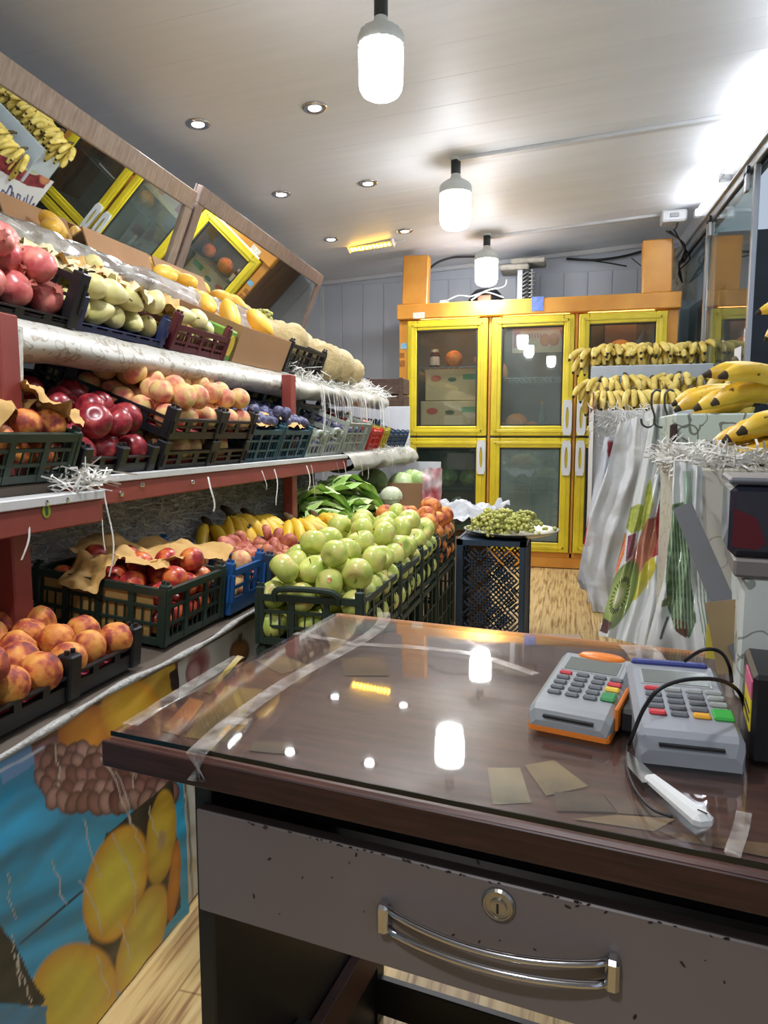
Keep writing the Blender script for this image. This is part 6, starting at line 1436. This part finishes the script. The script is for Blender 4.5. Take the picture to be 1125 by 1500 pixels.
def terminal(label, fl, fr_, w_, l, h0, h1, body, base, basem, keys, scr, blue=False, name='card_terminal'):
    a, b_ = P(*fl, z=GT), P(*fr_, z=GT); yaw = math.atan2((b_ - a).y, (b_ - a).x); c_ = (a + b_) / 2
    t = thing(name, label, 'card reader', Matrix.Translation((c_.x, c_.y, GT)) @ Matrix.Rotation(yaw, 4, 'Z'))
    zb = base
    if base: wedge(MB(), w_ * .99, l, base + .006, base + .008, .006, .003).build('base_shell', basem, t)
    wedge(MB(), w_, l, h0, h1, z0=zb).build('body', body, t)
    sl = math.atan2(h1 - h0, l * .98 - .012); SM = Matrix.Translation((0, .012, h0)) @ Matrix.Rotation(sl, 4, 'X'); L = (l - .02) / math.cos(sl)
    def top(nm, x0, x1, y0, y1, z0, z1, m_, bev=.002, parent=t):
        o = MB().box(x0, x1, y0, y1, z0, z1, bev=bev).build(nm, m_, parent); o.matrix_local = SM if parent is t else Matrix(); return o
    s0, s1 = scr
    fm = top('screen_frame', -w_ * .38, w_ * .38, L * s0, L * s1, -.001, .0012, mat('screen_frame', (150, 154, 154), .3), .0005)
    top('screen', -w_ * .345, w_ * .345, L * s0 + .003, L * s1 - .003, .0010, .0018, mat('lcd_grey', (110, 116, 112), .12, var=.08, scale=20), 0, fm)
    for (x_, y_, kw, kl, kc) in keys: top('key', w_ * (x_ - kw / 2), w_ * (x_ + kw / 2), L * (y_ - kl / 2), L * (y_ + kl / 2), -.001, .0038, KEYC[kc], .0018)
    MB().box(-w_ * .30, w_ * .30, -.0015, .004, h0 * .62, h0 * .62 + .0022).build('card_slot', mat('slot_black', (18, 18, 20), .6), t)
    if blue: MB().box(-w_ * .44, w_ * .40, l - .012, l - .001, h1 - .004, h1 + .004, bev=.002).build('card_swipe', M_PBLUE, t)
    return t, yaw
k1 = []
for r_ in range(4):
    for c_ in range(3): k1.append((-.30 + .235 * c_, .20 + .095 * r_, .17, .055, 'g'))
k1 += [(-.30, .575, .17, .045, 'R'), (-.065, .575, .17, .045, 'g'), (.17, .575, .17, .045, 'g'), (.39, .575, .17, .045, 'g'), (.39, .49, .18, .055, 'R'), (.39, .395, .18, .06, 'Y'), (.39, .255, .18, .13, 'G')]
t1, yw1 = terminal('grey card terminal with an orange shell lying on the desk glass', (778, 1068), (886, 1090), .088, .158, .027, .044, M_PGREY, .006, M_PORA, [(x_ * .95, y_, kw, kl, c_) for x_, y_, kw, kl, c_ in k1], (.64, .93))
MB().lathe([(0, -.002), (.026, -.002), (.026, .004), (.022, .007), (0, .008)], 24, M=Matrix.Translation((.004, .150, .040)) @ Matrix.Diagonal((1.1, .5, 1, 1))).build('paper_cover', M_PORA, t1, smooth=True)
MB().box(.0435, .0475, .02, .15, .006, .032, bev=.0018).build('side_grip', M_PORA, t1)
k2 = []
for r_ in range(4):
    for c_ in range(3): k2.append((-.285 + .225 * c_, .21 + .088 * r_, .17, .055, 'g'))
k2[0] = (-.285, .21, .17, .06, 'R'); k2[2] = (.165, .21, .17, .06, 'O')
k2 += [(-.285, .565, .17, .045, 'R'), (-.06, .565, .18, .05, 'L'), (.165, .565, .18, .05, 'L'), (.38, .565, .18, .05, 'L'), (.38, .48, .18, .06, 'L'), (.38, .39, .18, .055, 'L'), (.385, .245, .20, .14, 'N')]
t2, yw2 = terminal('larger grey card terminal with a blue strip beside the knife', (946, 1118), (1080, 1133), .098, .168, .031, .050, M_PGREY2, 0, None, [(x_ * .95, y_, kw, kl, c_) for x_, y_, kw, kl, c_ in k2], (.64, .90), True)
# cable and plug
pl = thing('adapter_plug', 'black adapter plug with a green tip between the two card terminals', 'plug', T(*P(932, 1062, z=GT), yw1))
MB().box(-.014, .014, -.03, .022, 0, .026, bev=.004).build('body', M_BLK, pl); MB().box(-.004, .012, .016, .026, .018, .027, bev=.002).build('tip', mat('plug_green', (60, 140, 90), .4), pl)
def cable(label, pts, r_): tag(MB().tube(pull(pts, 8), r_, 8).build('black_cable', M_BLK, smooth=True), label, 'cable')
p_ = lambda x_, y_, z: P(x_, y_, z=z)
cable('black cable looping over the larger card terminal to the plug', [p_(922, 1090, GT + .004), p_(930, 1068, GT + .03), p_(945, 1035, GT + .055), p_(968, 1008, GT + .075), p_(1010, 995, GT + .08), p_(1060, 998, GT + .07), p_(1086, 1020, GT + .04), p_(1092, 1060, GT + .01)], .0021)
cable('black cable arching behind the larger card terminal', [p_(1003, 968, GT + .065), p_(1030, 952, GT + .085), p_(1055, 955, GT + .08), p_(1068, 975, GT + .05), p_(1072, 1000, GT + .03)], .0021)
cable('thin brown cable lying on the desk glass under the knife', [p_(920, 1085, GT + .003), p_(918, 1120, GT + .003), p_(930, 1155, GT + .003), p_(955, 1185, GT + .003), p_(985, 1196, GT + .003)], .0013)
# knife
kn = thing('kitchen_knife', 'small kitchen knife with a white handle on the desk glass', 'knife', Matrix())
a, b_, c_ = P(917, 1100, z=GT + .003), P(950, 1138, z=GT + .006), P(1035, 1207, z=GT + .009)
d1 = (b_ - a).normalized(); n1 = Vector((-d1.y, d1.x, 0)).normalized()
bl_ = MB(); q0, q1 = a, b_ + d1 * .012
bl_.add([q0 + Vector((0, 0, .001)), q0 - n1 * .0 + Vector((0, 0, -.0)), q1 + n1 * .006, q1 - n1 * .010, q1 + n1 * .006 + Vector((0, 0, .0016)), (q0 + q1) / 2 - n1 * .011 + Vector((0, 0, 0)), (q0 + q1) / 2 + n1 * .005 + Vector((0, 0, .0012))], [(0, 6, 4, 3, 5), (1, 5, 3, 2), (0, 1, 2, 4, 6)])
bl_.build('blade', mat('knife_steel', (196, 196, 194), .22, 1.0), kn)
d2 = (c_ - b_); d2n = d2.normalized(); L = d2.length; mh_ = MB()
mh_.box(0, L, -.0085, .0085, -.006, .006, bev=.004)
for i, v in enumerate(mh_.v):
    t = v[0] / L; s_ = .72 + .38 * t; mh_.v[i] = (v[0], v[1] * s_, v[2] * s_)
o = mh_.build('handle', mat('knife_handle', (214, 216, 214), .35), kn); o.rotation_euler = (0, -math.asin(d2n.z), math.atan2(d2n.y, d2n.x)); o.location = b_
MB().box(-.004, .004, -.0007, .0007, 0, .0004).build('handle_mark', cm, kn, loc=b_ + d2 * .93 + Vector((0, 0, .0072)), rot=(0, 0, math.atan2(d2n.y, d2n.x) + .5))
# ---- scale and boxes at the right end of the desk
bb = thing('patterned_box', 'white ring-patterned box carrying the dark scale at the desk end', 'box', Matrix.Translation((.20, .90, DZ + .0082)) @ Matrix.Rotation(DA, 4, 'Z'))
MB().box(0, .34, 0, .15, 0, .150, bev=.004).build('body', M_RINGW, bb)
MB().box(-.01, .34, -.006, .155, .150, .172, bev=.003).build('grey_plate', mat('plate_grey', (128, 122, 116), .5, var=.2, scale=12), bb)
sc = thing('counter_scale', 'dark glossy counter scale seen from behind, on the ring-patterned box', 'scale', Matrix.Translation((.195, .90, DZ + .0082 + .173)) @ Matrix.Rotation(DA, 4, 'Z'))
MB().box(-.012, .33, 0, .14, 0, .086, bev=.008).build('body', mat('scale_dark', (46, 48, 60), .12, coat=.6, var=.15, scale=4), sc)
MB().box(-.014, .332, -.002, .142, .086, .094, bev=.003).build('top_plate', mat('scale_top', (104, 106, 112), .3), sc)
MB().prism([(-.008, .012), (.018, .010), (.028, .018), (.016, .048), (-.008, .058)], 0, .001, M=Matrix.Translation((0, -.0005, 0)) @ Matrix.Rotation(math.pi / 2, 4, 'X')).build('red_reflection_patch', mat('decal_red', (92, 24, 36), .3), sc)  # red patch painted in place of a reflection on the glossy casing
bk = thing('black_box', 'black box with a yellow and pink label on the desk behind the card terminal', 'box', Matrix.Translation(P(1097, 1118, z=GT)) @ Matrix.Rotation(DA, 4, 'Z'))
MB().box(0, .16, 0, .10, 0, .088, bev=.004).build('body', mat('box_black', (22, 22, 25), .35), bk)
MB().box(-.0012, 0, .005, .06, .030, .062).build('yellow_label', mat('label_yellow', (226, 206, 40), .45), bk); MB().box(-.0012, 0, .005, .06, .062, .080).build('pink_label', mat('label_pink', (206, 90, 130), .45), bk)
MB().box(-.0016, -.0012, .008, .056, .038, .041).build('label_line', cm, bk); MB().box(-.0016, -.0012, .008, .05, .046, .049).build('label_line', cm, bk)
# slanted grey strip and cardboard flap leaning on the boxes
def plank(name, label, cat, A, B, w_, t_, m_, side):
    A, B = Vector(A), Vector(B); d_ = (B - A); n_ = d_.cross(Vector(side)).normalized(); s_ = n_.cross(d_).normalized()
    vs = []
    for p in (A, B):
        for a_, c in ((-1, -1), (1, -1), (1, 1), (-1, 1)): vs.append(p + s_ * w_ / 2 * a_ + n_ * t_ / 2 * c)
    tag(MB().add(vs, [(3, 2, 1, 0), (4, 5, 6, 7), (0, 1, 5, 4), (1, 2, 6, 5), (2, 3, 7, 6), (3, 0, 4, 7)]).build(name, m_), label, cat)
plank('grey_strip', 'slanted grey metal strip leaning beside the leek print', 'strip', P(1000, 742, y=1.22), P(1095, 968, y=.93), .030, .006, mat('strip_grey', (44, 46, 50), .6, .0, var=.2, scale=14), (1, -.2, .4))
plank('cardboard_flap', 'brown cardboard flap standing against the ring-patterned box', 'cardboard', P(1058, 880, y=.97), P(1078, 985, y=.95), .042, .005, mat('flap_card', (150, 128, 92), .7, var=.15, scale=12), (1, 0, .1))
plank('cardboard_flap', 'yellow printed paper corner below the cardboard flap', 'paper', P(1046, 915, y=.99), P(1044, 965, y=.98), .018, .002, mat('yellow_paper', (190, 176, 60), .6), (1, 0, .0))
# ================================================================ goods in and on the fridge
DECK = {'deck': 1.055, 'up': 1.62, 'mid': 1.52}
def fg(kind, px, y, zbase, r_, label, sz=.93):
    p = P(px, 600, y=y); put(kind, (p.x, y, zbase + r_ * sz), r_, label, rot=Euler((.2, .1, px)).to_matrix().to_4x4())
fg('omelon', 664, 5.95, 1.62, .078, 'round orange melon on the shelf behind the left fridge door')
fg('omelon', 704, 6.0, 1.62, .06, 'small orange melon beside the round one behind the left fridge door')
jr = thing('glass_jar', 'dark jar with a white label behind the left fridge door', 'jar', T(P(637, 520, y=5.92).x, 5.92, 1.62))
MB().lathe([(.0, 0), (.04, 0), (.042, .01), (.042, .10), (.03, .12), (.03, .13)], 20).build('jar', mat('jar_dark', (70, 30, 28), .2), jr, smooth=True); MB().lathe([(.032, .128), (.032, .15), (0, .152)], 20).build('lid', M_TRIM, jr)
MB().lathe([(.0425, .02), (.0425, .09)], 20, fn=lambda q, z: 1.0).build('label_band', M_TRIM, jr)
fg('ymelon', 733, 5.95, 1.52, .085, 'yellow melon behind the middle fridge door', .65)
for k, (px, r_) in enumerate(((757, .095), (730, .065), (779, .06))): fg('omelon', px, 5.95 + .03 * k, 1.055, r_, ('large orange pumpkin on the deck behind the middle fridge door', 'small pumpkin next to the large one in the fridge', 'small pumpkin at the hinge side of the middle fridge door')[k])
for k, (px, r_) in enumerate(((833, .08), (862, .085))): fg('cant', px, 5.95, 1.52, r_, ('pale melon at the edge of the middle fridge compartment', 'pale melon behind the right fridge door')[k])
fg('omelon', 862, 5.95, 1.055, .09, 'orange pumpkin on the deck behind the right fridge door')
# juice bottle
bo = thing('bottle', 'clear bottle with a gold cap behind the middle fridge door', 'bottle', T(P(794, 620, y=5.85).x, 5.85, 1.055))
MB().lathe([(0, 0), (.03, 0), (.032, .01), (.032, .16), (.014, .21), (.012, .25)], 18).build('bottle_body', glass('bottle_glass', (200, 210, 200), gloss=.1, fog=.4), bo, smooth=True)
MB().lathe([(.014, .245), (.014, .275), (0, .277)], 14).build('cap', mat('cap_gold', (196, 140, 60), .3, .6), bo); MB().lathe([(.033, .02), (.033, .06)], 18).build('label_band', M_DBLK, bo)
# poster with oranges
a, b_ = P(751, 482, y=5.74), P(833, 515, y=5.74)
po = thing('orange_poster', 'red and cream poster with two oranges inside the middle fridge door', 'poster', T((a.x + b_.x) / 2, 5.74, b_.z)); pw_, ph_ = b_.x - a.x, a.z - b_.z
gm = MB().grid(lambda u, v: ((u - .5) * pw_, 0, v * ph_), 120, 50)
uv = np.array([(v[0] / pw_ + .5, 1 - v[2] / ph_) for v in gm.v])
cl = paint(uv, (226, 196, 160), [('p', [(0, 0), (1, 0), (1, .08), (0, .08)], (206, 150, 110)), ('p', [(.02, .12), (.14, .12), (.14, .8), (.02, .8)], (196, 60, 90)), ('p', [(.84, .1), (.97, .1), (.97, .85), (.9, .85)], (206, 50, 50)), ('e', .58, .5, .09, .26, 0, (236, 150, 40), (216, 110, 30)), ('e', .74, .5, .09, .26, 0, (236, 150, 40), (216, 110, 30))] +
    [('s', [(.19 + .05 * i, .22), (.21 + .05 * i, .36), (.20 + .05 * i, .40)], .011, (196, 70, 80)) for i in range(7)] + [('s', [(.2, .48), (.42, .48)], .012, (200, 110, 90)), ('s', [(.2, .6), (.36, .6)], .012, (200, 110, 90))])
gm.build('sheet', printed('poster_print', .5, .0), po, colors=cl)
MB().box(-pw_ / 2, pw_ / 2, .001, .006, 0, ph_).build('backing', M_CARD, po)
a, b_ = P(886, 473, y=5.9), P(932, 508, y=5.9)
bxx = thing('printed_carton', 'dark carton with an orange fruit picture behind the right fridge door', 'carton', T((a.x + b_.x) / 2, 5.9, 1.52)); w_, h_ = b_.x - a.x, a.z - 1.52
MB().box(-w_ / 2, w_ / 2, 0, .25, 0, h_, bev=.004).build('box', mat('carton_dark', (66, 46, 40), .6), bxx)
MB().lathe([(0, -.001), (1, -.001), (1, .001), (0, .001)], 24, M=Matrix.Translation((0, -.001, h_ * .55)) @ Matrix.Diagonal((.075, 1, .055, 1)) @ Matrix.Rotation(math.pi / 2, 4, 'X')).build('fruit_print', mat('carton_orange', (206, 130, 60), .6, col2=(220, 180, 90), scale=60), bxx)
MB().box(-w_ / 2, w_ / 2, -.003, 0, 0, .012).build('white_edge', M_TRIM, bxx)
for k, (px, z, r_) in enumerate(((655, .62, .09), (688, .62, .085), (640, .12, .10), (680, .12, .11))):
    cabbage(('green cabbage on the lower fridge shelf, hinge side', 'green cabbage on the lower fridge shelf, handle side', 'green cabbage on the fridge floor, hinge side', 'green cabbage on the fridge floor, handle side')[k], T(P(px, 700, y=5.98).x, 5.98, z + r_ * .9, k), r_, None, k + 20)
sheet('plastic_bag', 'grey plastic bag lying over the cabbages in the fridge', 'bag', T(P(688, 700, y=5.86).x, 5.86, .42, .2, .3, .6), .34, .22, .09, 61., M_THIN, 20)
crate('fridge_crate', 'grey-green crate on the floor of the middle fridge compartment', T(-.31, 6.02, .122), .46, .34, .26, C_SAGE, 'lattice', .01)
crate('fridge_crate', 'dark crate on the shelf of the middle fridge compartment', T(-.31, 6.04, .602), .44, .34, .18, C_GREEN, 'lattice', .01)
# ---- on top of the fridge: compressor, condenser, foam slab, wires
TZ = 2.092
cp = thing('compressor', 'dark round compressor on top of the fridge', 'compressor', T(P(712, 420, y=6.0).x, 6.0, TZ))
MB().lathe([(0, 0), (.10, 0), (.125, .02), (.135, .07), (.125, .12), (.09, .155), (.03, .168), (0, .17)], 28).build('shell', mat('compressor_black', (40, 42, 46), .4, .3), cp, smooth=True)
MB().lathe([(.137, .066), (.142, .07), (.142, .082), (.137, .086)], 28).build('weld_band', M_BLK, cp)
MB().box(-.05, .06, -.16, -.12, .02, .09, bev=.006).build('terminal_box', mat('relay_brown', (120, 92, 66), .6), cp)
for sx in (-1, 1): MB().box(sx * .10 - .02, sx * .10 + .02, -.12, .12, -.001, .014).build('mount_foot', M_BLK, cp)
a, b_ = P(757, 436, y=6.0), P(781, 366, y=6.0); cw_, chh = b_.x - a.x, 2.40 - TZ
cn = thing('condenser', 'finned condenser with looped copper tubes on top of the fridge', 'condenser', T((a.x + b_.x) / 2, 6.0, TZ))
MB().box(-cw_ / 2, -cw_ / 2 + .045, 0, .24, 0, chh, bev=.003).build('side_plate', mat('galvanised', (186, 190, 194), .35, .7, var=.2, scale=30), cn)
MB().box(cw_ / 2 - .012, cw_ / 2, 0, .24, 0, chh, bev=.002).build('side_plate', MATS['galvanised'], cn)
MB().box(-cw_ / 2 + .045, cw_ / 2 - .012, .02, .22, .005, chh - .005).build('fin_block', mat('fins', (60, 64, 68), .5, .5), cn)
tm = MB().tube(pull([(-.022, .012, .0), (-.022, -.01, .004), (0, -.018, .01), (.022, -.01, .016), (.022, .012, .02)], 5), .0055, 8).mesh('tube_loop', mat('loop_metal', (170, 168, 164), .3, .8), True)
for i in range(9):
    for j in range(2): link('tube_loop', tm, cn, (-cw_ / 2 + .068 + .048 * j, .0, .015 + i * .031), (0, .25 * (1 if j else -1), 0))
o = MB().grid(lambda u, v: ((u - .5) * .36, (v - .5) * .3, .012 * noise.noise(Vector((u * 7, v * 7, 1)))), 16, 12)
p = P(768, 362, y=6.1)
fo = thing('foam_slab', 'ragged pale foam slabs between condenser and ceiling', 'foam', T(p.x, 6.1, 2.402))
MB().box(-.19, .05, -.12, .13, 0, .045, bev=.012).build('slab', mat('foam_pale', (170, 168, 158), .9, var=.3, scale=20, bump=.5), fo); MB().box(-.10, .18, -.13, .12, .046, .085, bev=.012).build('slab', MATS['foam_pale'], fo)
p = P(650, 437, y=5.76); wbx = MB().box(-.035, .035, -.02, .02, 0, .05, bev=.004).build('switch_box', M_TRIM, loc=(p.x, 5.78, TZ)); tag(wbx, 'small white switch box on top of the fridge', 'switch box')
def wire(label, pts, r_=.006, m_=None): tag(MB().tube(pull(pts, 6), r_, 8).build('wire', m_ or M_BLK, smooth=True), label, 'wire')
V = lambda px, py, y: P(px, py, y=y)
wire('black cable arching from the left fridge duct to the ceiling', [V(625, 398, 5.9), V(640, 385, 5.95), V(665, 377, 6.0), V(700, 376, 6.05), V(720, 374, 6.05)], .009)
wire('white flex looping over the fridge top rail', [V(655, 440, 5.76), V(672, 433, 5.78), V(690, 434, 5.8), V(712, 428, 5.85), V(738, 436, 5.85)], .006, M_TRIM)
wire('second white flex crossing by the compressor', [V(690, 440, 5.77), V(712, 426, 5.8), V(738, 420, 5.85), V(742, 410, 5.9)], .006, M_TRIM)
wire('upper black cable clipped along the back wall', [V(830, 379, 6.36), V(870, 381, 6.33), V(910, 376, 6.33), V(945, 367, 6.33)], .010)
wire('lower thin black cable sagging along the back wall', [V(830, 379, 6.36), V(860, 381, 6.34), V(890, 385, 6.33), V(918, 390, 6.33)], .006)
wire('thin wire dropping beside the right fridge duct', [V(925, 378, 6.33), V(935, 386, 6.32), V(945, 396, 6.32), V(948, 420, 6.32)], .004)
wire('pale wire stapled along the top of the back wall', [V(835, 375, 6.36), V(880, 370, 6.36), V(920, 364, 6.36), V(945, 360, 6.36)], .004, M_TRIM)
